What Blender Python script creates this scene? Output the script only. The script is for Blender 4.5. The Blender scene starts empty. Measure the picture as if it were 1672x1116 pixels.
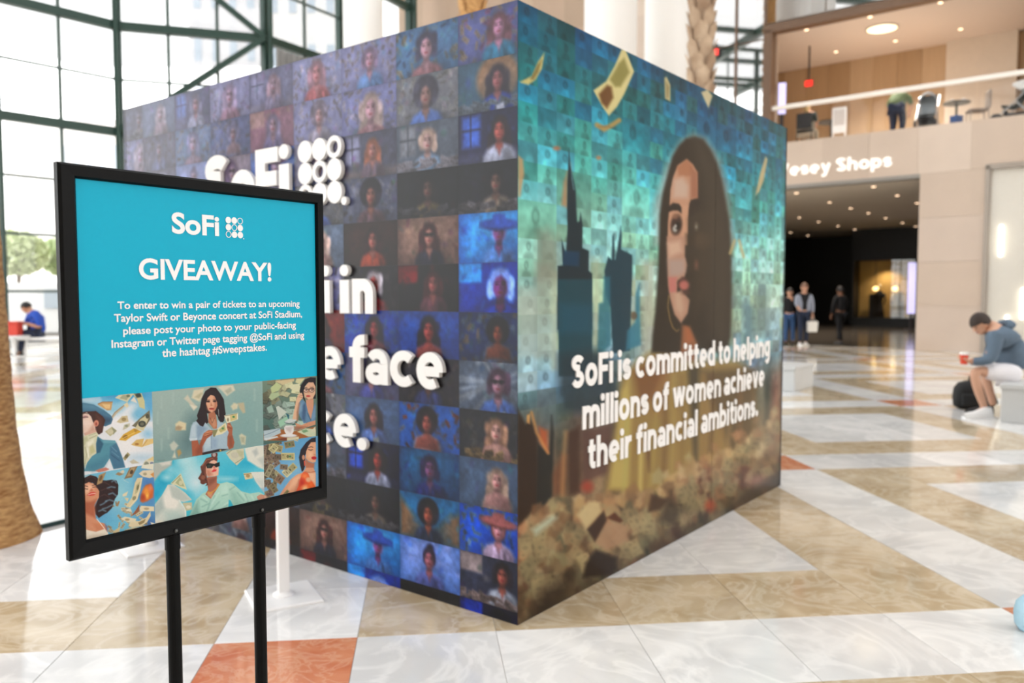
import bpy, bmesh, math, random
import numpy as np
from mathutils import Vector, Matrix

random.seed(11)
RNG = np.random.RandomState(5)
sc = bpy.context.scene
COL = sc.collection
PI = math.pi

# ------------------------------------------------------------------ camera
FPX, CX, CY, CAMH = 1322.0, 836.0, 558.0, 1.45
PITCH = math.atan((558 - 482) / FPX)
cam_data = bpy.data.cameras.new('camera')
cam = bpy.data.objects.new('camera', cam_data)
COL.objects.link(cam)
sc.camera = cam
cam.location = (0, 0, CAMH)
cam.rotation_euler = (PI / 2 - PITCH, 0, 0)
cam_data.sensor_width = 36.0
cam_data.lens = FPX / 1672.0 * 36.0
cam_data.clip_end = 400
cam_data.dof.use_dof = True
cam_data.dof.focus_distance = 1.93
cam_data.dof.aperture_fstop = 2.9

# ------------------------------------------------------------------ sky and exposure
SKY = 3.4
world = bpy.data.worlds.new('overcast_sky')
sc.world = world
world.use_nodes = True
world.node_tree.nodes['Background'].inputs[0].default_value = (1.0, 0.99, 0.975, 1)
world.node_tree.nodes['Background'].inputs[1].default_value = SKY
vs = sc.view_settings
vs.view_transform = 'Standard'
vs.look = 'None'
vs.exposure = 0.55
vs.gamma = 1.0
vs.use_curve_mapping = False

# ------------------------------------------------------------------ photo geometry (1672x1116)
def ray(px, py):
    x = (px - CX) / FPX
    y = (CY - py) / FPX
    return np.array([x, math.cos(PITCH) + y * math.sin(PITCH), -math.sin(PITCH) + y * math.cos(PITCH)])
def on_z(px, py, z=0.0):
    r = ray(px, py)
    t = (z - CAMH) / r[2]
    return Vector((t * r[0], t * r[1], z))
def at(px, py, Y):
    r = ray(px, py) * (Y / ray(px, py)[1])
    return Vector((r[0], r[1], CAMH + r[2]))
def project(P):
    d = np.asarray(P, float) - np.array([0, 0, CAMH])
    f = d[..., 1] * math.cos(PITCH) - d[..., 2] * math.sin(PITCH)
    u = d[..., 1] * math.sin(PITCH) + d[..., 2] * math.cos(PITCH)
    return CX + FPX * d[..., 0] / f, CY - FPX * u / f

# ------------------------------------------------------------------ materials
MATS = {}
def lin(c):
    c = np.asarray(c, float) / 255.0
    return np.where(c <= 0.04045, c / 12.92, ((c + 0.055) / 1.055) ** 2.4)
def mat(name, col, rough=0.5, metal=0.0, vary=0.0, scale=6.0, bump=0.0, bscale=None, spec=0.5, emit=None, estr=0.0, trans=0.0, coat=0.0, stretch=None, dark=None):
    if name in MATS:
        return MATS[name]
    m = bpy.data.materials.new(name)
    m.use_nodes = True
    nt = m.node_tree
    b = nt.nodes['Principled BSDF']
    c = tuple(lin(col)) + (1,)
    b.inputs['Base Color'].default_value = c
    b.inputs['Roughness'].default_value = rough
    b.inputs['Metallic'].default_value = metal
    b.inputs['Specular IOR Level'].default_value = spec
    b.inputs['Coat Weight'].default_value = coat
    b.inputs['Coat Roughness'].default_value = 0.1
    if emit is not None:
        b.inputs['Emission Color'].default_value = tuple(lin(emit)) + (1,)
        b.inputs['Emission Strength'].default_value = estr
    if vary > 0 or bump > 0:
        tc = nt.nodes.new('ShaderNodeTexCoord')
        mp = nt.nodes.new('ShaderNodeMapping')
        nt.links.new(tc.outputs['Object'], mp.inputs[0])
        if stretch:
            mp.inputs['Scale'].default_value = stretch
        nz = nt.nodes.new('ShaderNodeTexNoise')
        nz.inputs['Scale'].default_value = scale
        nz.inputs['Detail'].default_value = 5
        nt.links.new(mp.outputs[0], nz.inputs['Vector'])
        if vary > 0:
            mx = nt.nodes.new('ShaderNodeMix')
            mx.data_type = 'RGBA'
            d = tuple(lin(dark)) if dark else tuple(x * (1 - vary) for x in c[:3])
            l = c[:3] if dark else tuple(min(1, x * (1 + vary)) for x in c[:3])
            mx.inputs[6].default_value = d + (1,)
            mx.inputs[7].default_value = tuple(l) + (1,)
            nt.links.new(nz.outputs[0], mx.inputs[0])
            nt.links.new(mx.outputs[2], b.inputs['Base Color'])
        if bump > 0:
            n2 = nt.nodes.new('ShaderNodeTexNoise')
            n2.inputs['Scale'].default_value = bscale or scale * 4
            n2.inputs['Detail'].default_value = 4
            nt.links.new(mp.outputs[0], n2.inputs['Vector'])
            bp = nt.nodes.new('ShaderNodeBump')
            bp.inputs['Strength'].default_value = bump
            bp.inputs['Distance'].default_value = 0.02
            nt.links.new(n2.outputs[0], bp.inputs['Height'])
            nt.links.new(bp.outputs[0], b.inputs['Normal'])
    MATS[name] = m
    return m
def glass(name, tint, gloss=0.08, rough=0.0):
    if name in MATS:
        return MATS[name]
    m = bpy.data.materials.new(name)
    m.use_nodes = True
    nt = m.node_tree
    nt.nodes.remove(nt.nodes['Principled BSDF'])
    out = nt.nodes['Material Output']
    t = nt.nodes.new('ShaderNodeBsdfTransparent')
    t.inputs[0].default_value = tuple(tint) + (1,)
    g = nt.nodes.new('ShaderNodeBsdfGlossy')
    g.inputs['Roughness'].default_value = rough
    g.inputs[0].default_value = (1, 1, 1, 1)
    x = nt.nodes.new('ShaderNodeMixShader')
    x.inputs[0].default_value = gloss
    nt.links.new(t.outputs[0], x.inputs[1])
    nt.links.new(g.outputs[0], x.inputs[2])
    nt.links.new(x.outputs[0], out.inputs[0])
    MATS[name] = m
    return m
def print_mat(name, rough=0.4, spec=0.5, coat=0.0, coat_rough=0.2):
    """printed sheet: the colour attribute carries the ink"""
    if name in MATS:
        return MATS[name]
    m = bpy.data.materials.new(name)
    m.use_nodes = True
    nt = m.node_tree
    b = nt.nodes['Principled BSDF']
    a = nt.nodes.new('ShaderNodeVertexColor')
    a.layer_name = 'ink'
    nt.links.new(a.outputs[0], b.inputs['Base Color'])
    b.inputs['Roughness'].default_value = rough
    b.inputs['Specular IOR Level'].default_value = spec
    b.inputs['Coat Weight'].default_value = coat
    b.inputs['Coat Roughness'].default_value = coat_rough
    MATS[name] = m
    return m
def marble(name, base, cloud, vein, vein_amt, scale, rough=0.09):
    m = bpy.data.materials.new(name)
    m.use_nodes = True
    nt = m.node_tree
    N = nt.nodes.new
    L = nt.links.new
    b = nt.nodes['Principled BSDF']
    geo = N('ShaderNodeNewGeometry')
    oi = N('ShaderNodeObjectInfo')
    ad = N('ShaderNodeMath'); ad.operation = 'ADD'
    L(oi.outputs['Random'], ad.inputs[0]); L(geo.outputs['Random Per Island'], ad.inputs[1])
    ml = N('ShaderNodeMath'); ml.operation = 'MULTIPLY'; ml.inputs[1].default_value = 37.0
    L(ad.outputs[0], ml.inputs[0])
    cb = N('ShaderNodeCombineXYZ')
    L(ml.outputs[0], cb.inputs[0]); L(ml.outputs[0], cb.inputs[1]); L(ml.outputs[0], cb.inputs[2])
    va = N('ShaderNodeVectorMath'); va.operation = 'ADD'
    L(geo.outputs['Position'], va.inputs[0]); L(cb.outputs[0], va.inputs[1])
    n1 = N('ShaderNodeTexNoise'); n1.inputs['Scale'].default_value = scale; n1.inputs['Detail'].default_value = 7
    n1.inputs['Distortion'].default_value = 1.6
    L(va.outputs[0], n1.inputs['Vector'])
    n2 = N('ShaderNodeTexNoise'); n2.inputs['Scale'].default_value = scale * 1.7; n2.inputs['Detail'].default_value = 8
    n2.inputs['Distortion'].default_value = 2.4
    L(va.outputs[0], n2.inputs['Vector'])
    r1 = N('ShaderNodeValToRGB')
    r1.color_ramp.elements[0].position = 0.36; r1.color_ramp.elements[1].position = 0.66
    r1.color_ramp.elements[0].color = tuple(lin(cloud)) + (1,)
    r1.color_ramp.elements[1].color = tuple(lin(base)) + (1,)
    L(n1.outputs[0], r1.inputs[0])
    sb = N('ShaderNodeMath'); sb.operation = 'SUBTRACT'; sb.inputs[1].default_value = 0.5
    L(n2.outputs[0], sb.inputs[0])
    ab = N('ShaderNodeMath'); ab.operation = 'ABSOLUTE'
    L(sb.outputs[0], ab.inputs[0])
    r2 = N('ShaderNodeMapRange')
    r2.inputs[1].default_value = 0.0; r2.inputs[2].default_value = 0.07
    r2.inputs[3].default_value = vein_amt; r2.inputs[4].default_value = 0.0
    L(ab.outputs[0], r2.inputs[0])
    mx = N('ShaderNodeMix'); mx.data_type = 'RGBA'
    mx.inputs[7].default_value = tuple(lin(vein)) + (1,)
    L(r2.outputs[0], mx.inputs[0]); L(r1.outputs[0], mx.inputs[6])
    hv = N('ShaderNodeHueSaturation')
    mr = N('ShaderNodeMapRange'); mr.inputs[3].default_value = 0.9; mr.inputs[4].default_value = 1.06
    fr = N('ShaderNodeMath'); fr.operation = 'FRACT'
    L(ad.outputs[0], fr.inputs[0]); L(fr.outputs[0], mr.inputs[0]); L(mr.outputs[0], hv.inputs['Value'])
    L(mx.outputs[2], hv.inputs['Color'])
    L(hv.outputs[0], b.inputs['Base Color'])
    b.inputs['Roughness'].default_value = rough
    MATS[name] = m
    return m

# ------------------------------------------------------------------ mesh helpers
class MB:
    def __init__(s):
        s.v, s.f = [], []
    def add(s, vs, fs):
        o = len(s.v)
        s.v += [tuple(v) for v in vs]
        s.f += [tuple(i + o for i in f) for f in fs]
        return s
    def box(s, x0, x1, y0, y1, z0, z1):
        return s.add([(x0, y0, z0), (x1, y0, z0), (x1, y1, z0), (x0, y1, z0), (x0, y0, z1), (x1, y0, z1), (x1, y1, z1), (x0, y1, z1)],
                     [(3, 2, 1, 0), (4, 5, 6, 7), (0, 1, 5, 4), (1, 2, 6, 5), (2, 3, 7, 6), (3, 0, 4, 7)])
    def cham(s, x0, x1, y0, y1, z0, z1, c):
        """box with a chamfered top rim"""
        v = [(x0, y0, z0), (x1, y0, z0), (x1, y1, z0), (x0, y1, z0), (x0, y0, z1 - c), (x1, y0, z1 - c), (x1, y1, z1 - c), (x0, y1, z1 - c),
             (x0 + c, y0 + c, z1), (x1 - c, y0 + c, z1), (x1 - c, y1 - c, z1), (x0 + c, y1 - c, z1)]
        f = [(8, 9, 10, 11)]
        for a in range(4):
            b = (a + 1) % 4
            f += [(a, b, b + 4, a + 4), (a + 4, b + 4, b + 8, a + 8)]
        return s.add(v, f)
    def bar(s, p, q, w, h, up=(0, 0, 1)):
        """rectangular bar from p to q: w across, h along up"""
        p, q = Vector(p), Vector(q)
        d = (q - p).normalized()
        u = Vector(up)
        sd = d.cross(u)
        if sd.length < 1e-4:
            sd = d.cross(Vector((0, 1, 0)))
        sd.normalize()
        u = sd.cross(d)
        a, b = sd * w / 2, u * h / 2
        vs = [p - a - b, p + a - b, p + a + b, p - a + b, q - a - b, q + a - b, q + a + b, q - a + b]
        return s.add(vs, [(0, 1, 2, 3), (7, 6, 5, 4), (0, 4, 5, 1), (1, 5, 6, 2), (2, 6, 7, 3), (3, 7, 4, 0)])
    def sweep(s, pts, rs, n=10, caps=True, flat=1.0):
        pts = [Vector(p) for p in pts]
        if not hasattr(rs, '__len__'):
            rs = [rs] * len(pts)
        o = len(s.v)
        ref = None
        for i, p in enumerate(pts):
            a = pts[max(0, i - 1)]
            b = pts[min(len(pts) - 1, i + 1)]
            d = (b - a).normalized()
            if ref is None:
                ref = d.cross(Vector((0, 0, 1)))
                if ref.length < 1e-3:
                    ref = d.cross(Vector((0, 1, 0)))
            ref = (ref - d * ref.dot(d)).normalized()
            w = d.cross(ref)
            for k in range(n):
                t = 2 * PI * k / n
                s.v.append(tuple(p + (ref * math.cos(t) + w * math.sin(t) * flat) * rs[i]))
        for i in range(len(pts) - 1):
            for k in range(n):
                k2 = (k + 1) % n
                s.f.append((o + i * n + k, o + i * n + k2, o + (i + 1) * n + k2, o + (i + 1) * n + k))
        if caps:
            s.f.append(tuple(o + k for k in range(n))[::-1])
            e = o + (len(pts) - 1) * n
            s.f.append(tuple(e + k for k in range(n)))
        return s
    def lathe(s, prof, c=(0, 0, 0), n=24, sx=1, sy=1):
        o = len(s.v)
        for r, z in prof:
            for k in range(n):
                t = 2 * PI * k / n
                s.v.append((c[0] + r * sx * math.cos(t), c[1] + r * sy * math.sin(t), c[2] + z))
        for i in range(len(prof) - 1):
            for k in range(n):
                k2 = (k + 1) % n
                s.f.append((o + i * n + k, o + i * n + k2, o + (i + 1) * n + k2, o + (i + 1) * n + k))
        s.f.append(tuple(o + k for k in range(n))[::-1])
        e = o + (len(prof) - 1) * n
        s.f.append(tuple(e + k for k in range(n)))
        return s
    def ball(s, c, rx, ry=None, rz=None, n=12, m=8):
        ry = ry or rx
        rz = rz or rx
        o = len(s.v)
        for i in range(m + 1):
            a = PI * i / m
            for k in range(n):
                t = 2 * PI * k / n
                s.v.append((c[0] + rx * math.sin(a) * math.cos(t), c[1] + ry * math.sin(a) * math.sin(t), c[2] - rz * math.cos(a)))
        for i in range(m):
            for k in range(n):
                k2 = (k + 1) % n
                s.f.append((o + i * n + k, o + i * n + k2, o + (i + 1) * n + k2, o + (i + 1) * n + k))
        return s
    def mesh(s, name, smooth=False):
        me = bpy.data.meshes.new(name)
        me.from_pydata(s.v, [], s.f)
        me.validate()
        if smooth:
            me.polygons.foreach_set('use_smooth', [True] * len(me.polygons))
        me.update()
        return me
    def build(s, name, m, parent=None, smooth=False, bevel=0.0, loc=None):
        me = s.mesh(name, smooth)
        me.materials.append(m)
        return link(name, me, parent, bevel, loc)
def link(name, me, parent=None, bevel=0.0, loc=None):
    o = bpy.data.objects.new(name, me)
    COL.objects.link(o)
    if parent is not None:
        o.parent = parent
    if loc is not None:
        o.location = loc
    if bevel:
        b = o.modifiers.new('bevel', 'BEVEL')
        b.width = bevel
        b.segments = 2
        b.limit_method = 'ANGLE'
    return o
def tag(o, label=None, cat=None, group=None, kind=None):
    if label: o['label'] = label
    if cat: o['category'] = cat
    if group: o['group'] = group
    if kind: o['kind'] = kind
    return o
def empty(name, loc=(0, 0, 0), rz=0.0, label=None, cat=None, group=None, kind=None):
    o = bpy.data.objects.new(name, None)
    COL.objects.link(o)
    o.location = loc
    o.rotation_euler = (0, 0, rz)
    o.empty_display_size = 0.2
    return tag(o, label, cat, group, kind)
def copy_tree(o, parent=None):
    c = o.copy()
    COL.objects.link(c)
    c.parent = parent
    for ch in [x for x in bpy.data.objects if x.parent == o]:
        copy_tree(ch, c)
    return c

# ================================================================== THE SETTING
# ---- marble floor: square slabs laid in a repeat of six by six
GA = math.radians(-6.3)          # the grid's away axis, turned left of the view
MOD, U0, V0 = 0.589, -0.872, 2.82
def grid_xy(u, v):
    return (u * math.cos(GA) + v * math.sin(GA), -u * math.sin(GA) + v * math.cos(GA))
M_WHITE = marble('white_marble', (236, 235, 233), (212, 212, 212), (249, 248, 246), 0.5, 1.1)
M_BEIGE = marble('beige_marble', (210, 193, 165), (180, 159, 126), (228, 217, 198), 0.4, 2.0)
M_TERRA = marble('terracotta_marble', (216, 146, 108), (200, 116, 80), (226, 180, 150), 0.45, 3.2)
M_GROUT = mat('grey_grout', (150, 145, 138), 0.8, vary=0.15, scale=20)
def slab_kind(i, j):
    a, b = i % 6, j % 6
    if a == 0 and b == 0: return 2
    if a == 0 or b == 0: return 0
    if a in (1, 5) or b in (1, 5): return 1
    return 0
floor = tag(MB().box(-32, 36, -15, 60, -0.3, -0.003).build('floor', M_GROUT), kind='structure')
slab_me = []
for m_ in (M_WHITE, M_BEIGE, M_TERRA):
    q = MB().cham(0.001, MOD - 0.001, 0.001, MOD - 0.001, -0.02, 0.0, 0.0012).mesh('slab')
    q.materials.append(m_)
    slab_me.append(q)
BOOTH_C = Vector((0.0242, 3.478, 0.0))
BOOTH_L, BOOTH_H = 3.32, 2.69
BOOTH_ANG = math.radians(52.4)
BOOTH_M = Matrix.Translation(BOOTH_C) @ Matrix.Rotation(BOOTH_ANG, 4, 'Z')
BOOTH_I = BOOTH_M.inverted()
FAC0 = Vector((10.619, 21.286, 0.0))      # foot of the stone pier
FAC_ANG = math.radians(-38.7)
FAC_M = Matrix.Translation(FAC0) @ Matrix.Rotation(FAC_ANG, 4, 'Z')
FAC_I = FAC_M.inverted()
cells = []
for i in range(-44, 60):
    for j in range(-16, 56):
        u, v = U0 + i * MOD, V0 + j * MOD
        x, y = grid_xy(u + MOD / 2, v + MOD / 2)
        if not (-30 < x < 34 and -12 < y < 44): continue
        f = FAC_I @ Vector((x, y, 0))
        if f.y > 0.4: continue
        # outside the glass wall on the left
        if x < -13.7 and y > 21.6 + (x + 13.7) * 1.1: continue
        if x < -21.5: continue
        bl = BOOTH_I @ Vector((x, y, 0))
        hid = 0.5 < bl.x < BOOTH_L - 0.5 and 0.5 < bl.y < BOOTH_L - 0.5
        px, py = project([x, y, 0.0]) if y > 1.0 else (-999, 0)
        seen = y > 1.0 and -60 < px < 1735 and py < 1190 and not hid
        if seen and bl.x > 0 and bl.y > 0:      # behind the booth
            c1, _ = project(tuple(BOOTH_M @ Vector((0, BOOTH_L, 0))))
            c2, _ = project(tuple(BOOTH_M @ Vector((BOOTH_L, 0, 0))))
            if c1 + 30 < px < c2 - 30: seen = False
        cells.append((seen, math.hypot(x, y), i, j, u, v))
near = sorted([c for c in cells if c[0]], key=lambda c: c[1])[:300]
near_set = {(c[2], c[3]) for c in near}
for _, _, i, j, u, v in near:
    o = link('marble_slab', slab_me[slab_kind(i, j)], floor)
    x, y = grid_xy(u, v)
    o.location = (x, y, RNG.uniform(-0.0006, 0.0))
    o.rotation_euler = (0, 0, -GA)
for kd, m_ in enumerate((M_WHITE, M_BEIGE, M_TERRA)):
    mb = MB()
    for _, _, i, j, u, v in cells:
        if (i, j) in near_set or slab_kind(i, j) != kd: continue
        P = [grid_xy(u + a, v + b) for a, b in ((.001, .001), (MOD - .001, .001), (MOD - .001, MOD - .001), (.001, MOD - .001))]
        mb.add([(x, y, 0.0) for x, y in P] + [(x, y, -0.003) for x, y in P], [(0, 1, 2, 3), (4, 5, 1, 0), (5, 6, 2, 1), (6, 7, 3, 2), (7, 4, 0, 3)])
    tag(mb.build('far_slabs', m_, floor), kind='stuff')

# ---- glazed steel wall on the left
M_STEEL = mat('dark_green_steel', (38, 66, 58), 0.42, vary=0.18, scale=3)
M_MULL = mat('grey_green_mullion', (86, 102, 98), 0.45, vary=0.1, scale=3)
M_PANE = glass('clear_pane', (0.97, 0.985, 0.985), 0.03)
def ground_at(px, D):
    r = ray(px, 482)
    return Vector((r[0] / r[1] * D, D, 0))
gw = [Vector((-21.8, -14, 0)), Vector((-21.8, -9.6, 0)), Vector((-21.8, -5.2, 0)), Vector((-21.8, -0.8, 0)), Vector((-21.8, 3.6, 0)), Vector((-21.8, 8, 0)), Vector((-21.8, 12.2, 0)), Vector((-18.4, 15.7, 0)),
      ground_at(4, 21.6) + Vector((-2.15, -2.4, 0)), ground_at(4, 21.6), ground_at(203, 24.0), ground_at(440, 25.2), ground_at(560, 28.0), ground_at(672, 31.5)]
LV = [0.0, 1.55, 3.1, 4.65, 6.2, 7.72, 9.25, 10.8, 12.35, 14.0, 16.0, 18.0]
glass_wall = empty('wall_left', gw[9], 0, kind='structure')
OFF = -gw[9]
def gl(p, z):
    return p + OFF + Vector((0, 0, z))
for k, p in enumerate(gw):
    r = 0.2 if k != len(gw) - 1 else 0.24
    mb = MB()
    if k + 1 < len(gw): d = (gw[k + 1] - p).normalized()
    else: d = (p - gw[k - 1]).normalized()
    sd = Vector((-d.y, d.x, 0))
    a = p + OFF
    mb.bar(gl(p, 0), gl(p, 18), r, r * 1.1, d)
    mb.bar(gl(p - sd * 0.24, 0), gl(p - sd * 0.24, 18), r * 0.5, r * 0.5, d)
    mb.build('steel_post', M_STEEL, glass_wall)
for k in range(len(gw) - 1):
    p, q = gw[k], gw[k + 1]
    n = 3 if k == 10 else 2
    d = (q - p).normalized()
    sd = Vector((-d.y, d.x, 0))
    for z in LV:
        thick = z in (6.2, 9.25, 12.35, 16.0, 18.0)
        if z == 0.0: continue
        h = 0.24 if thick else 0.07
        (MB().bar(gl(p, z), gl(q, z), 0.22 if thick else 0.07, h)).build('steel_beam' if thick else 'transom', M_STEEL if thick else M_MULL, glass_wall)
    for t in range(1, n):
        c = p.lerp(q, t / n)
        MB().bar(gl(c, 0), gl(c, 18), 0.06, 0.1, d).build('mullion', M_MULL, glass_wall)
    for t in range(n):
        a, b = p.lerp(q, t / n), p.lerp(q, (t + 1) / n)
        for z0, z1 in zip(LV[:-1], LV[1:]):
            MB().add([gl(a, z0), gl(b, z0), gl(b, z1), gl(a, z1)], [(0, 1, 2, 3)]).build('pane', M_PANE, glass_wall)
for k in (4, 6, 10):
    p, q = gw[k], gw[k + 1]
    d = (q - p).normalized()
    sd = Vector((d.y, -d.x, 0)) * 0.12
    for za, zb in ((9.25, 6.2), (9.25, 12.35)):
        MB().bar(gl(q + sd, za), gl(p + sd, zb), 0.14, 0.17).build('diagonal_brace', M_STEEL, glass_wall)

# grey drapes hung in the corner bay of the steel wall
M_DRAPE = mat('grey_drape', (150, 148, 146), 0.9, vary=0.12, scale=5)
p, q = gw[11], gw[12]
d = (q - p).normalized()
sd = Vector((d.y, -d.x, 0))
mb = MB()
n = 60
vs_ = []
for i in range(n + 1):
    b = p.lerp(q, 0.03 + 0.75 * i / n) + sd * (0.35 + 0.07 * math.sin(i * 1.15))
    vs_ += [b + Vector((0, 0, 4.7)), b + Vector((0, 0, 8.95))]
mb.add(vs_, [(2 * i, 2 * i + 2, 2 * i + 3, 2 * i + 1) for i in range(n)])
o = mb.build('drape', M_DRAPE, smooth=True)
so = o.modifiers.new('thick', 'SOLIDIFY'); so.thickness = 0.02
tag(o, 'grey pleated drape hung below the green beam behind the booth', 'drape')

# ---- unseen glass roof with steel ribs, tint darkened to dim the skylight
M_ROOF = glass('dimming_roof_glass', (0.37, 0.375, 0.38), 0.05)
ceil = tag(MB().add([(-32, -15, 18.05), (36, -15, 18.05), (36, 60, 18.05), (-32, 60, 18.05)], [(0, 1, 2, 3)]).build('ceiling', M_ROOF), kind='structure')
for k in range(9):
    MB().box(-32, 36, -14 + k * 6, -13.6 + k * 6, 17.5, 18.0).build('roof_rib', M_STEEL, ceil)
for k in range(11):
    MB().box(-30 + k * 6, -29.7 + k * 6, -15, 40, 17.7, 18.0).build('roof_rib', M_STEEL, ceil)

# ---- wall behind the viewer
M_STONE = mat('pink_beige_stone', (216, 199, 183), 0.42, vary=0.1, scale=1.2, bump=0.03)
tag(MB().box(-22, 36, -15, -14.4, 0, 18).build('wall_back', M_STONE), kind='structure')

# ---- stone front on the right, with the shops' passage and the gallery above
front = empty('wall_right', FAC0, FAC_ANG, kind='structure')
stone_v = [mat('stone_%d' % k, c, 0.4, vary=0.07, scale=1.5, bump=0.02) for k, c in enumerate(((206, 187, 170), (200, 181, 164), (212, 194, 178), (203, 185, 170)))]
stone_b = [mat('brown_stone_%d' % k, c, 0.45, vary=0.08, scale=1.5) for k, c in enumerate(((180, 154, 132), (170, 146, 124), (188, 164, 142)))]
def stone_run(x0, x1, z0, z1, nx, nz, y0=0.0, y1=0.35, ms=None):
    k = 0
    for a in range(nx):
        for b in range(nz):
            xa, xb = x0 + (x1 - x0) * a / nx, x0 + (x1 - x0) * (a + 1) / nx
            za, zb = z0 + (z1 - z0) * b / nz, z0 + (z1 - z0) * (b + 1) / nz
            dy = random.uniform(-0.004, 0.004)
            MB().box(xa + .002, xb - .002, y0 + dy * .6, y1, za + .002, zb - .002).build('stone_panel', random.choice(ms or stone_v), front)
stone_run(0.0, 1.50, 0, 4.6, 1, 4)                       # pier
stone_run(-8.6, 3.6, 4.6, 5.82, 10, 1)                   # band over the passage
stone_run(-19.5, -8.6, 0, 18, 8, 12, ms=stone_b)                     # far stretch behind the booth
stone_run(3.6, 30, 0, 18, 14, 10)
stone_run(-8.6, -6.0, 5.82, 18, 2, 8)
MB().box(-10.5, -10.3, 0.35, 5.4, 5.8, 9.15).build('gallery_side_wall', M_STONE, front)
stone_run(1.5, 3.6, 4.66, 4.6 + 0.0601, 1, 1)
MB().box(-8.6, 3.6, 0.35, 0.6, 4.6, 5.8).build('band_core', M_STONE, front)
# passage
M_PCEIL = mat('taupe_ceiling_paint', (226, 216, 200), 0.7, vary=0.05)
M_BLACK = mat('black_wall_paint', (24, 25, 26), 0.5, vary=0.2, scale=3)
M_DARKFLOOR = mat('dark_polished_floor', (84, 78, 72), 0.12, vary=0.25, scale=2)
tag(MB().box(-14, 6, 0.3, 21, 4.5, 4.62).build('passage_ceiling', M_PCEIL, front))
tag(MB().box(-14, 6, 20.5, 21, 0, 4.5).build('passage_end_wall', M_BLACK, front))
tag(MB().box(2.0, 2.4, 0.4, 21, 0, 4.5).build('passage_side_wall', M_BLACK, front))
tag(MB().box(-14, -13.6, 0.4, 21, 0, 4.5).build('passage_side_wall', M_BLACK, front))
tag(MB().box(-8.6, 0, 0.0, 0.35, 4.5, 4.6).build('lintel_soffit', mat('grey_lintel', (150, 146, 140), 0.6), front))
for k in range(5):
    MB().box(-13.5, 2.0, 0.35 + k * 4.05, 0.35 + k * 4.05 + 4.04, -0.002, 0.004).build('dark_floor_panel', M_DARKFLOOR, front)
# gallery
M_GCEIL = mat('gallery_ceiling_paint', (222, 208, 196), 0.7)
M_WOODW = [mat('wood_panel_%d' % k, c, 0.5, vary=0.12, scale=2, stretch=(6, 6, 0.4)) for k, c in enumerate(((190, 160, 124), (180, 150, 114), (198, 170, 136)))]
M_CREAM = mat('cream_wall_panel', (222, 208, 190), 0.5, vary=0.05)
MB().box(-10.5, 30, 0.3, 5.4, 9.15, 9.4).build('gallery_ceiling', M_GCEIL, front)
MB().box(-8.6, 30, 0.6, 5.4, 5.6, 5.8).build('gallery_floor', M_STONE, front)
for k in range(12):
    xa = -9.0 + k * 0.72
    if k == 0: MB().box(-10.5, -9.01, 4.85, 5.1, 5.8, 9.15).build('wood_panel', M_WOODW[1], front)
    MB().box(xa, xa + 0.71, 4.85, 5.1, 5.8, 9.15).build('wood_panel', M_WOODW[k % 3], front)
MB().box(-0.36, 1.5, 4.6, 5.1, 5.8, 9.15).build('cream_panel', M_CREAM, front)
for k in range(9):
    MB().box(1.5 + k * 0.72, 2.21 + k * 0.72, 4.85, 5.1, 5.8, 9.15).build('wood_panel', M_WOODW[(k + 1) % 3], front)
MB().box(8, 30, 4.85, 5.1, 5.8, 9.15).build('cream_panel', M_CREAM, front)
M_BRONZE = mat('brown_bronze_trim', (112, 86, 66), 0.4, vary=0.1)
MB().box(-4.22, -4.0, -0.05, 0.3, 5.82, 9.1).build('bronze_post', M_BRONZE, front)
MB().box(-4.22, 30, -0.05, 0.3, 9.0, 9.22).build('bronze_beam', M_BRONZE, front)
MB().box(2.36, 2.5, -0.05, 0.3, 7.9, 9.0).build('bronze_post', M_BRONZE, front)
# mirror glazing beside and above the gallery, it gives back the steel wall opposite
M_MIRROR = glass('reflecting_glazing', (0.6, 0.58, 0.56), 0.5, 0.02)
for k in range(2):
    for z in range(4):
        MB().box(-5.98 + k * 0.88, -5.13 + k * 0.88, 0.05, 0.08, 5.86 + z * 3.04, 8.85 + z * 3.04).build('window_pane', M_MIRROR, front)
for k in range(14):
    for z in range(2):
        MB().box(-4.2 + k * 1.7, -2.54 + k * 1.7, 0.05, 0.08, 9.3 + z * 4.3, 13.5 + z * 4.3).build('window_pane', M_MIRROR, front)
for k in range(3):
    MB().box(-6.02 + k * 0.88, -5.96 + k * 0.88, 0.0, 0.12, 5.82, 18).build('window_mullion', M_BRONZE, front)
MB().box(-6.0, 30, 0.5, 0.7, 9.4, 18).build('upper_back_wall', mat('brown_upper_wall', (206, 190, 174), 0.6), front)
MB().box(-6.0, -4.2, 0.9, 1.0, 5.8, 9.4).build('upper_back_wall', MATS['brown_upper_wall'], front)
# balustrade
M_RAIL = mat('white_handrail', (246, 240, 232), 0.35)
MB().box(-4.0, 30, 0.02, 0.1, 6.78, 6.9).build('handrail', M_RAIL, front, bevel=0.015)
M_BALU = glass('balustrade_glass', (0.98, 0.98, 0.98), 0.006)
for k in range(10):
    MB().box(-4.0 + k * 1.75, -2.28 + k * 1.75, 0.05, 0.062, 5.82, 6.78).build('balustrade_pane', M_BALU, front)

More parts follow.
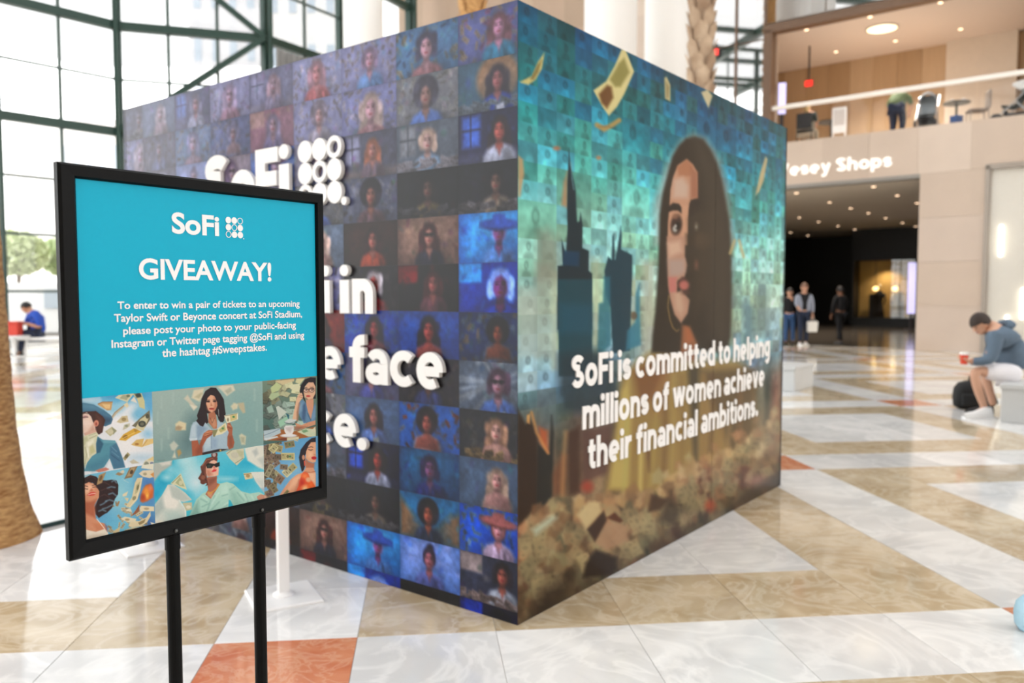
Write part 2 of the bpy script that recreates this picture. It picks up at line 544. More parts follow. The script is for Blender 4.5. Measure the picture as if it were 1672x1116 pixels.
# lift doors right of the pier
door = empty('door_1', FAC_M @ Vector((1.5, 0, 0)), FAC_ANG, kind='structure')
M_DOORFRAME = mat('grey_metal_frame', (150, 140, 130), 0.35, metal=0.4)
M_DOORP = mat('pale_satin_door', (214, 210, 200), 0.22, vary=0.03)
MB().box(0, 0.1, -0.06, 0.3, 0, 4.66).build('frame_jamb', M_DOORFRAME, door)
MB().box(2.0, 2.1, -0.06, 0.3, 0, 4.66).build('frame_jamb', M_DOORFRAME, door)
MB().box(0, 2.1, -0.06, 0.3, 4.56, 4.68).build('frame_head', M_DOORFRAME, door)
MB().box(0.10, 1.04, 0.06, 0.14, 0, 4.56).build('door_leaf', M_DOORP, door)
MB().box(1.06, 2.0, 0.06, 0.14, 0, 4.56).build('door_leaf', M_DOORP, door)
M_STREAK = mat('streak_glow', (255, 250, 238), 0.4, emit=(255, 246, 228), estr=3.0)  # glowing bars that imitate lamp reflections in the door, no fittings there
for (x, z0, z1, lb) in ((0.37, 2.4, 3.18, 'long glowing reflection tube high on the pale lift door'), (0.56, 0.74, 0.95, 'short glowing reflection tube low on the pale door behind the seated man'), (0.87, 0.85, 1.62, 'lit vertical tube imitating a lamp reflection at the right edge above the seated man')):
    r = empty('door_reflection', FAC_M @ Vector((1.5 + x, 0.06, z0)), FAC_ANG, lb, 'reflection', 'lamp reflections on the pale door')
    MB().lathe([(0.0, 0), (0.035, 0.01), (0.04, 0.04), (0.04, z1 - z0 - 0.04), (0.035, z1 - z0 - 0.01), (0.0, z1 - z0)], (0, -0.05, 0), 12).build('streak', M_STREAK, r, smooth=True)
    MB().box(-0.02, 0.02, -0.02, 0.0, 0.03, z1 - z0 - 0.03).build('streak_back', M_DOORFRAME, r)

# ================================================================== PRINT PAINTER (ink colours on a fine vertex grid)
def vnoise(x, y, seed):
    x = np.asarray(x, float); y = np.asarray(y, float)
    xi, yi = np.floor(x).astype(int), np.floor(y).astype(int)
    fx, fy = x - xi, y - yi
    fx, fy = fx * fx * (3 - 2 * fx), fy * fy * (3 - 2 * fy)
    def h(a, b):
        n = (a * 374761393 + b * 668265263 + seed * 974711) & 0x7fffffff
        n = ((n ^ (n >> 13)) * 1274126177) & 0x7fffffff
        return ((n ^ (n >> 16)) & 0xffff) / 65535.0
    return (h(xi, yi) * (1 - fx) + h(xi + 1, yi) * fx) * (1 - fy) + (h(xi, yi + 1) * (1 - fx) + h(xi + 1, yi + 1) * fx) * fy
def hash01(a, b, seed):
    n = (np.asarray(a, int) * 374761393 + np.asarray(b, int) * 668265263 + seed * 974711) & 0x7fffffff
    n = ((n ^ (n >> 13)) * 1274126177) & 0x7fffffff
    return ((n ^ (n >> 16)) & 0xffff) / 65535.0

class Ink:
    """colours for a set of points given in some drawing plane"""
    def __init__(s, X, Y, base=(128, 128, 128)):
        s.X, s.Y = X.ravel().astype(float), Y.ravel().astype(float)
        s.C = np.tile(np.asarray(base, float), (s.X.size, 1))
        s.o = (0.0, 0.0, 1.0)
        s.f = 1.0
    def space(s, ox, oy, k):
        s.o = (ox, oy, k)
    def _p(s, pts):
        p = np.asarray(pts, float)
        return np.stack([s.o[0] + p[:, 0] / s.o[2], s.o[1] + p[:, 1] / s.o[2]], 1)
    def _mix(s, idx, a, col):
        a = a[:, None]
        s.C[idx] = s.C[idx] * (1 - a) + np.asarray(col, float) * a
    def poly(s, col, *pts, f=None, a=1.0):
        p = s._p(pts)
        f = (s.f if f is None else f / s.o[2])
        m = np.nonzero((s.X > p[:, 0].min() - f) & (s.X < p[:, 0].max() + f) & (s.Y > p[:, 1].min() - f) & (s.Y < p[:, 1].max() + f))[0]
        if m.size == 0: return s
        x, y = s.X[m], s.Y[m]
        ins = np.zeros(m.size, bool)
        d2 = np.full(m.size, 1e18)
        n = len(p)
        for i in range(n):
            x0, y0 = p[i]; x1, y1 = p[(i + 1) % n]
            ex, ey = x1 - x0, y1 - y0
            L = ex * ex + ey * ey + 1e-12
            t = np.clip(((x - x0) * ex + (y - y0) * ey) / L, 0, 1)
            d2 = np.minimum(d2, (x - x0 - t * ex) ** 2 + (y - y0 - t * ey) ** 2)
            c = (y0 > y) != (y1 > y)
            if ey != 0:
                ins ^= c & (x < x0 + (y - y0) * ex / ey)
        sd = np.sqrt(d2) * np.where(ins, 1, -1)
        s._mix(m, np.clip(sd / f * 0.5 + 0.5, 0, 1) * a, col)
        return s
    def ell(s, col, cx, cy, rx, ry, rot=0.0, f=None, a=1.0):
        k = s.o[2]
        cx, cy, rx, ry = s.o[0] + cx / k, s.o[1] + cy / k, rx / k, ry / k
        f = (s.f if f is None else f / k)
        R = max(rx, ry) + f
        m = np.nonzero((np.abs(s.X - cx) < R) & (np.abs(s.Y - cy) < R))[0]
        if m.size == 0: return s
        x, y = s.X[m] - cx, s.Y[m] - cy
        c, n = math.cos(rot), math.sin(rot)
        u, v = x * c + y * n, -x * n + y * c
        q = np.sqrt((u / rx) ** 2 + (v / ry) ** 2)
        sd = (1 - q) * min(rx, ry)
        s._mix(m, np.clip(sd / f * 0.5 + 0.5, 0, 1) * a, col)
        return s
    def line(s, col, w, *pts, f=None, a=1.0):
        p = s._p(pts)
        f = (s.f if f is None else f / s.o[2])
        h = w / s.o[2] / 2
        m = np.nonzero((s.X > p[:, 0].min() - h - f) & (s.X < p[:, 0].max() + h + f) & (s.Y > p[:, 1].min() - h - f) & (s.Y < p[:, 1].max() + h + f))[0]
        if m.size == 0: return s
        x, y = s.X[m], s.Y[m]
        d2 = np.full(m.size, 1e18)
        for i in range(len(p) - 1):
            x0, y0 = p[i]; ex, ey = p[i + 1] - p[i]
            t = np.clip(((x - x0) * ex + (y - y0) * ey) / (ex * ex + ey * ey + 1e-12), 0, 1)
            d2 = np.minimum(d2, (x - x0 - t * ex) ** 2 + (y - y0 - t * ey) ** 2)
        s._mix(m, np.clip((h - np.sqrt(d2)) / f * 0.5 + 0.5, 0, 1) * a, col)
        return s
    def bill(s, col, cx, cy, w, h, rot, dark=0.55, a=1.0, bend=0.0):
        """a banknote: pale rim, printed field, oval portrait"""
        c, n = math.cos(rot), math.sin(rot)
        def q(u, v):
            v = v + bend * (u * u - 0.5) * h
            return (cx + u * w / 2 * c - v * h / 2 * n, cy + u * w / 2 * n + v * h / 2 * c)
        top = [q(u, -1) for u in (-1, -.5, 0, .5, 1)] + [q(u, 1) for u in (1, .5, 0, -.5, -1)]
        inn = [q(u, -.72) for u in (-.86, -.4, 0, .4, .86)] + [q(u, .72) for u in (.86, .4, 0, -.4, -.86)]
        col = np.asarray(col, float)
        s.poly(col, *top, a=a)
        s.poly(col * (0.6 + 0.4 * (1 - dark)), *inn, a=a * 0.8)
        s.ell(col * 0.95 + 8, *q(0, 0), w * 0.15, h * 0.33, rot=rot, a=a)
        s.ell(col * 0.5, *q(0, 0), w * 0.1, h * 0.24, rot=rot, a=a * 0.9)
        s.ell(col * 0.55, *q(-.68, -.4), w * 0.05, h * 0.1, rot=rot, a=a)
        s.ell(col * 0.55, *q(.68, .4), w * 0.05, h * 0.1, rot=rot, a=a)
        return s
    def grain(s, amt, scale, seed):
        n = vnoise(s.X * scale, s.Y * scale, seed) - 0.5
        n2 = vnoise(s.X * scale * 2.7, s.Y * scale * 2.7, seed + 9) - 0.5
        s.C *= (1 + (n + n2 * 0.6)[:, None] * amt)
        return s

INK_GAIN = 0.80
def ink_grid(name, P, nu, nv, C, m, parent):
    """P: (nv*nu,3) points row by row; C: ink colours 0-255"""
    idx = np.arange(nu * nv).reshape(nv, nu)
    q = np.stack([idx[:-1, :-1], idx[:-1, 1:], idx[1:, 1:], idx[1:, :-1]], -1).reshape(-1, 4)
    me = bpy.data.meshes.new(name)
    me.vertices.add(nu * nv)
    me.vertices.foreach_set('co', np.ascontiguousarray(P, np.float32).ravel())
    me.loops.add(q.size)
    me.loops.foreach_set('vertex_index', q.astype(np.int32).ravel())
    me.polygons.add(len(q))
    me.polygons.foreach_set('loop_start', np.arange(0, q.size, 4, dtype=np.int32))
    me.update(calc_edges=True)
    at_ = me.color_attributes.new('ink', 'FLOAT_COLOR', 'POINT')
    rgba = np.ones((nu * nv, 4), np.float32)
    rgba[:, :3] = lin(np.clip(C, 0, 255)) * INK_GAIN
    at_.data.foreach_set('color', rgba.ravel())
    me.materials.append(m)
    return link(name, me, parent)

# ================================================================== HEAVY STROKE LETTERING
def arc(cx, cy, rx, ry, a0, a1, n=14):
    return [(cx + rx * math.cos(math.radians(a0 + (a1 - a0) * i / n)), cy + ry * math.sin(math.radians(a0 + (a1 - a0) * i / n))) for i in range(n + 1)]
XH = 0.72
def glyph(ch, w=0.2):
    """strokes (open polylines), discs and advance; cap height 1"""
    h = w / 2
    S, D = [], []
    if ch == 'o': S, W = [arc(.34, XH / 2, .34 - h, XH / 2 - h, 0, 360, 28)], .68
    elif ch == 'n': S, W = [[(h, 0), (h, XH)], arc(.32, .40, .32 - h, .32 - h, 180, 0) + [(.64 - h, 0)]], .64
    elif ch == 'h': S, W = [[(h, 0), (h, 1)], arc(.32, .40, .32 - h, .32 - h, 180, 0) + [(.64 - h, 0)]], .64
    elif ch == 'm': S, W = [[(h, 0), (h, XH)], arc(.30, .42, .30 - h, .30 - h, 180, 0) + [(.60 - h, 0)], arc(.70, .42, .30 - h, .30 - h, 180, 0) + [(1.0 - h, 0)]], 1.0
    elif ch == 'i': S, D, W = [[(h, 0), (h, XH - .02)]], [(h, .9, .118)], w
    elif ch == 'l': S, W = [[(h, 0), (h, 1)]], w
    elif ch == 't': S, W = [[(.21, .92), (.21, .24)] + arc(.21 + .13, .24, .13, .24 - h, 180, 270, 6) + [(.43, h)], [(.02, XH - h * .85), (.43, XH - h * .85)]], .44
    elif ch == 'f': S, W = [[(.2, 0), (.2, .74)] + arc(.2 + .16, .74, .16, .26 - h, 180, 90, 8) + [(.43, 1 - h)], [(.0, XH - h * .85), (.42, XH - h * .85)]], .44
    elif ch == 'r': S, W = [[(h, 0), (h, XH)], arc(.34, .36, .34 - h, .36 - h, 180, 92, 8) + [(.43, XH - h)]], .43
    elif ch == 'a': S, W = [arc(.28, .215, .28 - h, .225 - h, 0, 360, 22), [(.6 - h, 0), (.6 - h, .42)] + arc(.31, .42, .29 - h, .3 - h, 0, 150, 10)], .6
    elif ch == 'c': S, W = [arc(.34, XH / 2, .34 - h, XH / 2 - h, 46, 314, 22)], .62
    elif ch == 'e': S, W = [[(h * 1.2, .345), (.66 - h, .345)] , arc(.33, XH / 2, .33 - h, XH / 2 - h, -4, 303, 24)], .66
    elif ch == 's': S, W = [arc(.27, XH - h - .135, .27 - h, .135, 20, 270, 12) + arc(.27, h + .155, .27 - h, .145, 90, -160, 12)[0:]], .54
    elif ch == 'S': S, W = [arc(.33, .755, .33 - h, .245 - h, 20, 270, 14) + arc(.33, .275 - .01, .33 - h, .265 - h, 90, -160, 14)], .66
    elif ch == 'F': S, W = [[(h, 0), (h, 1)], [(h, 1 - h), (.56, 1 - h)], [(h, .5), (.52, .5)]], .57
    elif ch == 'd': S, W = [arc(.33, XH / 2, .33 - h, XH / 2 - h, 0, 360, 24), [(.66 - h, 0), (.66 - h, 1)]], .66
    elif ch == 'b': S, W = [arc(.33, XH / 2, .33 - h, XH / 2 - h, 0, 360, 24), [(h, 0), (h, 1)]], .66
    elif ch == 'p': S, W = [arc(.33, XH / 2, .33 - h, XH / 2 - h, 0, 360, 24), [(h, -.26), (h, XH)]], .66
    elif ch == 'g': S, W = [arc(.33, XH / 2, .33 - h, XH / 2 - h, 0, 360, 24), [(.66 - h, XH), (.66 - h, 0)] + arc(.36, 0, .30 - h, .28 - h * .6, 0, -140, 10)], .66
    elif ch == 'v': S, W = [[(h, XH), (.33, .02)], [(.66 - h, XH), (.33, .02)]], .66
    elif ch == 'w': S, W = [[(h, XH), (.3, .02)], [(.3, .02), (.5, XH)], [(.5, XH), (.7, .02)], [(.7, .02), (1 - h, XH)]], 1.0
    elif ch == 'y': S, W = [[(h, XH), (.35, .06)], [(.66 - h, XH), (.3, -.14), (.2, -.2), (.08, -.2)]], .66
    elif ch == 'V': S, W = [[(h, 1), (.4, .03)], [(.8 - h, 1), (.4, .03)]], .8
    elif ch == '.': D, W = [(.13, .13, .13)], .26
    else: W = .26
    return S, D, W
def ribbon(pts, w, depth, closed=False):
    """flat band of width w along pts, front at y=0 and back at y=depth"""
    P = [Vector((p[0], p[1])) for p in pts]
    if closed: P = P[:-1]
    n = len(P)
    Lf, Rt = [], []
    for i in range(n):
        if closed: a, b = P[i - 1], P[(i + 1) % n]
        else: a, b = P[max(0, i - 1)], P[min(n - 1, i + 1)]
        d0 = (P[i] - a) if (P[i] - a).length > 1e-9 else (b - P[i])
        d1 = (b - P[i]) if (b - P[i]).length > 1e-9 else d0
        d0.normalize(); d1.normalize()
        t = (d0 + d1)
        t = t.normalized() if t.length > 1e-6 else d1
        nn = Vector((-t.y, t.x))
        k = 1.0 / max(0.55, nn.dot(Vector((-d1.y, d1.x))))
        Lf.append(P[i] + nn * w / 2 * k); Rt.append(P[i] - nn * w / 2 * k)
    v, f = [], []
    for i in range(n):
        for q in (Lf[i], Rt[i]):
            v += [(q.x, 0.0, q.y), (q.x, depth, q.y)]
    m = n if closed else n - 1
    for i in range(m):
        j = (i + 1) % n
        a, b = 4 * i, 4 * j
        f += [(a, a + 2, b + 2, b), (a + 1, b + 1, b + 3, a + 3), (a, b, b + 1, a + 1), (a + 2, a + 3, b + 3, b + 2)]
    if not closed:
        f += [(0, 1, 3, 2), (4 * (n - 1), 4 * (n - 1) + 2, 4 * (n - 1) + 3, 4 * (n - 1) + 1)]
    return v, f
def disc(cx, cy, r, depth, n=24, sx=1.0):
    v, f = [], []
    for i in range(n):
        t = 2 * PI * i / n
        v += [(cx + r * sx * math.cos(t), 0, cy + r * math.sin(t)), (cx + r * sx * math.cos(t), depth, cy + r * math.sin(t))]
    f.append(tuple(2 * i for i in range(n)))
    f.append(tuple(2 * i + 1 for i in range(n))[::-1])
    for i in range(n):
        j = (i + 1) % n
        f.append((2 * i, 2 * i + 1, 2 * j + 1, 2 * j))
    return v, f
def letter_mesh(ch, x0, z0, width, cap, depth, w=0.2):
    S, D, W = glyph(ch, w)
    kx = width / W
    mb = MB()
    nl = 0
    for st in S:
        closed = len(st) > 8 and abs(st[0][0] - st[-1][0]) < 1e-6 and abs(st[0][1] - st[-1][1]) < 1e-6
        v, f = ribbon(st, w, depth, closed)
        mb.add([(x0 + a * kx, b - nl * 0.0005, z0 + c * cap) for a, b, c in v], f)
        nl += 1
    for cx, cy, r in D:
        v, f = disc(cx, cy, r, depth)
        mb.add([(x0 + (cx + (a - cx)) * kx, b, z0 + c * cap) for a, b, c in v], f)
    return mb
def text_layout(txt, x0, x1, gap=0.07, space=0.3, w=0.2):
    pos, x = [], 0.0
    for ch in txt:
        if ch == ' ':
            x += space - gap
            continue
        W = glyph(ch, w)[2]
        pos.append((ch, x, W))
        x += W + gap
    tot = pos[-1][1] + pos[-1][2]
    k = (x1 - x0) / tot
    return [(ch, x0 + a * k, W * k) for ch, a, W in pos]

# ================================================================== PROMOTIONAL BOOTH
booth = empty('exhibition_booth', BOOTH_C, BOOTH_ANG, 'large square booth wrapped in printed portrait mosaics with white lettering', 'booth')
M_CORE = mat('booth_core', (40, 40, 46), 0.6)
M_WALLP = print_mat('mosaic_vinyl', 0.32, 0.27, 0.0)
M_WALLR = print_mat('mural_vinyl', 0.32, 0.2, 0.0)
M_LETTER = mat('white_acrylic_letter', (243, 243, 243), 0.4)
MB().box(0.03, BOOTH_L - 0.03, 0.03, BOOTH_L - 0.03, 0.0, BOOTH_H - 0.02).build('core', M_CORE, booth)
MB().box(0.02, BOOTH_L - 0.02, 0.02, BOOTH_L - 0.02, BOOTH_H - 0.02, BOOTH_H - 0.01).build('top_sheet', M_CORE, booth)
M_EDGE = mat('panel_edge', (30, 34, 48), 0.5)
panels_l = []
cuts_l = [0.0, 1.923, BOOTH_L]
for a, b in zip(cuts_l[:-1], cuts_l[1:]):
    panels_l.append(MB().box(0.0005, 0.03, a + 0.0015, b - 0.0015, 0.0, BOOTH_H).build('wall_panel', M_EDGE, booth))
panels_r = []
cuts_r = [0.0, 2.044, BOOTH_L]
for a, b in zip(cuts_r[:-1], cuts_r[1:]):
    panels_r.append(MB().box(a + 0.0015, b - 0.0015, 0.0005, 0.03, 0.0, BOOTH_H).build('wall_panel', M_EDGE, booth))
MB().box(BOOTH_L - 0.03, BOOTH_L, 0, BOOTH_L, 0, BOOTH_H).build('wall_panel', M_EDGE, booth)
MB().box(0, BOOTH_L, BOOTH_L - 0.03, BOOTH_L, 0, BOOTH_H).build('wall_panel', M_EDGE, booth)

# ---- left side: a mosaic of small portrait pictures, 16 x 9 each
def portrait(k, seed, cw=16.0, hd=1.0):
    """k: spec dict -> function that paints an Ink whose plane is 16 x 9"""
    R = np.random.RandomState(seed)
    def paint(s):
        s.f = 0.22
        bg, b2 = np.array(k['bg'], float), np.array(k.get('b2', k['bg']), float)
        s.C[:] = bg
        t = k.get('t', 'plain')
        cx, hy, sz = k.get('cx', 8.5), k.get('hy', 3.2) + .35, k.get('sz', 1.0) * 1.45
        hair, skin, cl = k['hair'], k['skin'], k['cl']
        if t == 'glow':
            s.ell(b2, cx, hy + 0.5, 6.5, 5.2, f=6.0)
        elif t == 'bills':
            for i in range(46):
                c = b2 if i % 3 else np.array(k.get('b3', b2 * 1.25))
                s.bill(c * R.uniform(.7, 1.1), R.uniform(0, 16), R.uniform(0, 9), R.uniform(.9, 1.9), R.uniform(.5, .9), R.uniform(0, 3.1), a=.75)
        elif t == 'rays':
            for i in range(30):
                a = R.uniform(0, 6.28)
                s.line(b2 * R.uniform(.8, 1.1), .25, (cx + 2.2 * math.cos(a), hy + 2.2 * math.sin(a)), (cx + 11 * math.cos(a), hy + 11 * math.sin(a)), f=.5, a=.8)
        elif t == 'room':
            s.poly(b2, (1, .5), (5.2, .5), (5.2, 6), (1, 6), f=.5)
            s.line(bg * .6, .3, (3, .5), (3, 6)); s.line(bg * .6, .3, (1, 3), (5.2, 3))
            s.poly(np.array(k.get('b3', b2)), (0, 7.6), (16, 7.2), (16, 9), (0, 9), f=.6)
        elif t == 'land':
            s.poly(b2, (0, 9), (0, 1), (4, 4.5), (7, 7), (10, 6), (13, 3.5), (16, 2.5), (16, 9), f=.8)
        elif t == 'split':
            s.poly(b2, (0, 0), (5.5, 0), (5.5, 3.6), (0, 3.6), f=.3)
        for i in range(k.get('specks', 18)):
            c = (bg + R.uniform(-30, 34, 3)) if i % 3 else b2 * R.uniform(.6, 1.2)
            s.ell(c, R.uniform(0, 16), R.uniform(0, 9), R.uniform(.2, .9), R.uniform(.15, .6), R.uniform(0, 3), f=.4, a=.5)
        def P(*p):
            return [(cx + x * sz, hy + y * sz) for x, y in p]
        st = k.get('st', 'long')
        hair = np.array(hair, float); skin = np.array(skin, float); cl = np.array(cl, float)
        s.f = .3
        if 'halo' in k: s.ell(k['halo'], cx, hy, 3.3 * sz, 3.0 * sz, f=.6)
        s.ell(bg * .55, cx + .5 * sz, hy + 2.6 * sz, 3.4 * sz, 3.6 * sz, f=2.4, a=.55)     # darker ground behind the figure
        if st == 'afro':
            s.ell(hair, cx, hy - .25 * sz, 1.7 * sz, 1.65 * sz, f=.5)
            for i in range(16):
                t_ = 6.28 * i / 16
                s.ell(hair * R.uniform(.8, 1.4), cx + 1.5 * sz * math.cos(t_), hy + (-.25 + 1.45 * math.sin(t_)) * sz, .5 * sz, .45 * sz, f=.4)
        elif st == 'bob':
            s.poly(hair, *P((-1.25, 1.1), (-1.4, -.5), (-.9, -1.45), (0, -1.7), (.9, -1.45), (1.4, -.5), (1.3, 1.1)), f=.45)
            for i in range(10): s.ell(hair * R.uniform(.8, 1.5), cx + R.choice((-1.2, 1.25)) * sz, hy + R.uniform(-.8, 1.2) * sz, .35 * sz, .5 * sz, f=.4, a=.8)
        elif st == 'updo':
            s.ell(hair, cx, hy - .3 * sz, 1.15 * sz, 1.35 * sz, f=.35); s.ell(hair, cx + .2 * sz, hy - 1.6 * sz, .6 * sz, .5 * sz, f=.35)
        elif st == 'hat':
            s.ell(hair, cx, hy, 1.2 * sz, 1.45 * sz, f=.35)
        else:
            s.poly(hair, *P((-1.7, 3.4), (-1.5, 1), (-1.3, -.8), (-.75, -1.55), (0, -1.72), (.75, -1.55), (1.3, -.8), (1.5, 1), (1.75, 3.4)), f=.5)
            for i in range(14): s.ell(hair * R.uniform(.8, 1.5), cx + R.choice((-1.45, 1.5)) * sz, hy + R.uniform(-.4, 3.3) * sz, .36 * sz, .6 * sz, f=.4, a=.8)
        sh = k.get('sh', 2.5)
        s.poly(cl, *P((-.5, 1.75), (-sh * .75, 2.25), (-sh, 3.1), (-sh * 1.15, 7), (sh * 1.15, 7), (sh, 3.1), (sh * .75, 2.25), (.5, 1.75)), f=.45)
        s.poly(cl * .58, *P((.35, 2.2), (sh * .9, 2.6), (sh * 1.15, 7), (.8, 7)), f=1.0, a=.8)
        for i in range(9):
            x_ = R.uniform(-sh, sh); s.line(cl * R.choice((.65, 1.35)), .3, *P((x_ * .7, R.uniform(2.4, 3.2)), (x_, R.uniform(3.6, 5.4))), f=.5, a=.6)
        s.poly(skin * .62, *P((-.42, .7), (.42, .7), (.55, 2.2), (-.55, 2.2)), f=.35)
        s.poly(skin * .9, *P((-.55, 1.75), (.5, 1.75), (.05, 3.1)), f=.35)
        if k.get('bare'):
            s.poly(skin * .92, *P((-.5, 1.7), (-1.9, 2.3), (-2.2, 3.8), (-1.1, 3.7), (1.1, 3.7), (2.2, 3.8), (1.9, 2.3), (.5, 1.7)), f=.45)
            s.poly(skin * .6, *P((.3, 1.9), (1.9, 2.4), (2.2, 3.8), (.9, 3.7)), f=.8, a=.7)
        if k.get('arm', True):
            s.line(skin * .85, .62 * sz, *P((-sh * .98, 4.4), (-1.0, 4.9), (.5, 4.3)), f=.4, a=.9)
            s.line(skin * .6, .55 * sz, *P((sh * .98, 4.4), (1.2, 4.9), (.6, 4.5)), f=.4, a=.8)
        s.ell(skin, cx, hy, .84 * sz, 1.14 * sz, f=.3)
        s.poly(skin * .48, *P((.2, -1.2), (.75, -.8), (.9, 0), (.68, .8), (.15, 1.2), (.32, .4), (.2, -.2)), f=.8, a=.85)
        s.ell(np.minimum(skin * 1.22 + 8, 255), cx - .3 * sz, hy + .12 * sz, .3 * sz, .4 * sz, f=.6, a=.55)
        s.ell(np.minimum(skin * 1.2 + 6, 255), cx - .1 * sz, hy - .7 * sz, .4 * sz, .25 * sz, f=.5, a=.45)
        s.ell(skin * .32, cx - .36 * sz, hy - .1 * sz, .2 * sz, .085 * sz, f=.16, a=.85); s.ell(skin * .22, cx + .36 * sz, hy - .1 * sz, .19 * sz, .08 * sz, f=.16, a=.8)
        s.line(skin * .4, .1 * sz, *P((-.6, -.33), (-.15, -.35)), f=.16, a=.7); s.line(skin * .3, .1 * sz, *P((.15, -.35), (.6, -.33)), f=.16, a=.7)
        s.poly(skin * .6, *P((.0, -.05), (.17, .36), (-.08, .38)), f=.25, a=.6)
        s.ell(np.array((150, 52, 60)) * (.4 + skin.mean() / 380), cx, hy + .64 * sz, .25 * sz, .1 * sz, f=.16, a=.9)
        if st in ('long', 'bob', 'afro', 'updo'):
            s.poly(hair, *P((-.98, .5), (-1.05, -.6), (-.5, -1.25), (.2, -1.38), (.85, -1.1), (1.05, -.3), (1.0, .6), (.74, -.4), (.1, -.95), (-.5, -.7), (-.78, -.1)), f=.35)
        s.f = .22
        if st == 'hat':
            hc = np.array(k['hat'], float)
            s.ell(hc * .7, cx, hy - .75 * sz, 3.0 * sz, .62 * sz, .04, f=.25)
            s.ell(hc, cx, hy - 1.0 * sz, 3.0 * sz, .55 * sz, .04, f=.25); s.poly(hc * 1.08, *P((-1.1, -1.0), (-.9, -2.0), (0, -2.25), (.95, -2.0), (1.15, -1.0)), f=.3)
        if k.get('gl'):
            for sx in (-.42, .42): s.ell((20, 20, 26), cx + sx * sz, hy - .12 * sz, .36 * sz, .24 * sz, a=.75)
            s.line((20, 20, 26), .1, *P((-.9, -.2), (.9, -.2)))
        if k.get('pap'):
            for i in range(26):
                c = np.array(k['pap'], float) * R.uniform(.6, 1.1)
                s.bill(c, R.uniform(0, 16), R.uniform(7.3, 9), R.uniform(1.4, 2.6), R.uniform(.6, 1.0), R.uniform(-.5, .5), a=.9)
        if k.get('hold'):
            s.poly(k['hold'], *P((-.2, 3.3), (1.0, 3.0), (1.2, 4.0), (0, 4.3)), f=.2)
        vg = np.clip(np.minimum(np.minimum(s.X, 16 - s.X) / 3.0, np.minimum(s.Y, 9 - s.Y) / 2.5), 0, 1)
        s.C *= (.78 + .22 * vg)[:, None]
        s.grain(.2, 1.1, seed)
    return paint
D_ = dict
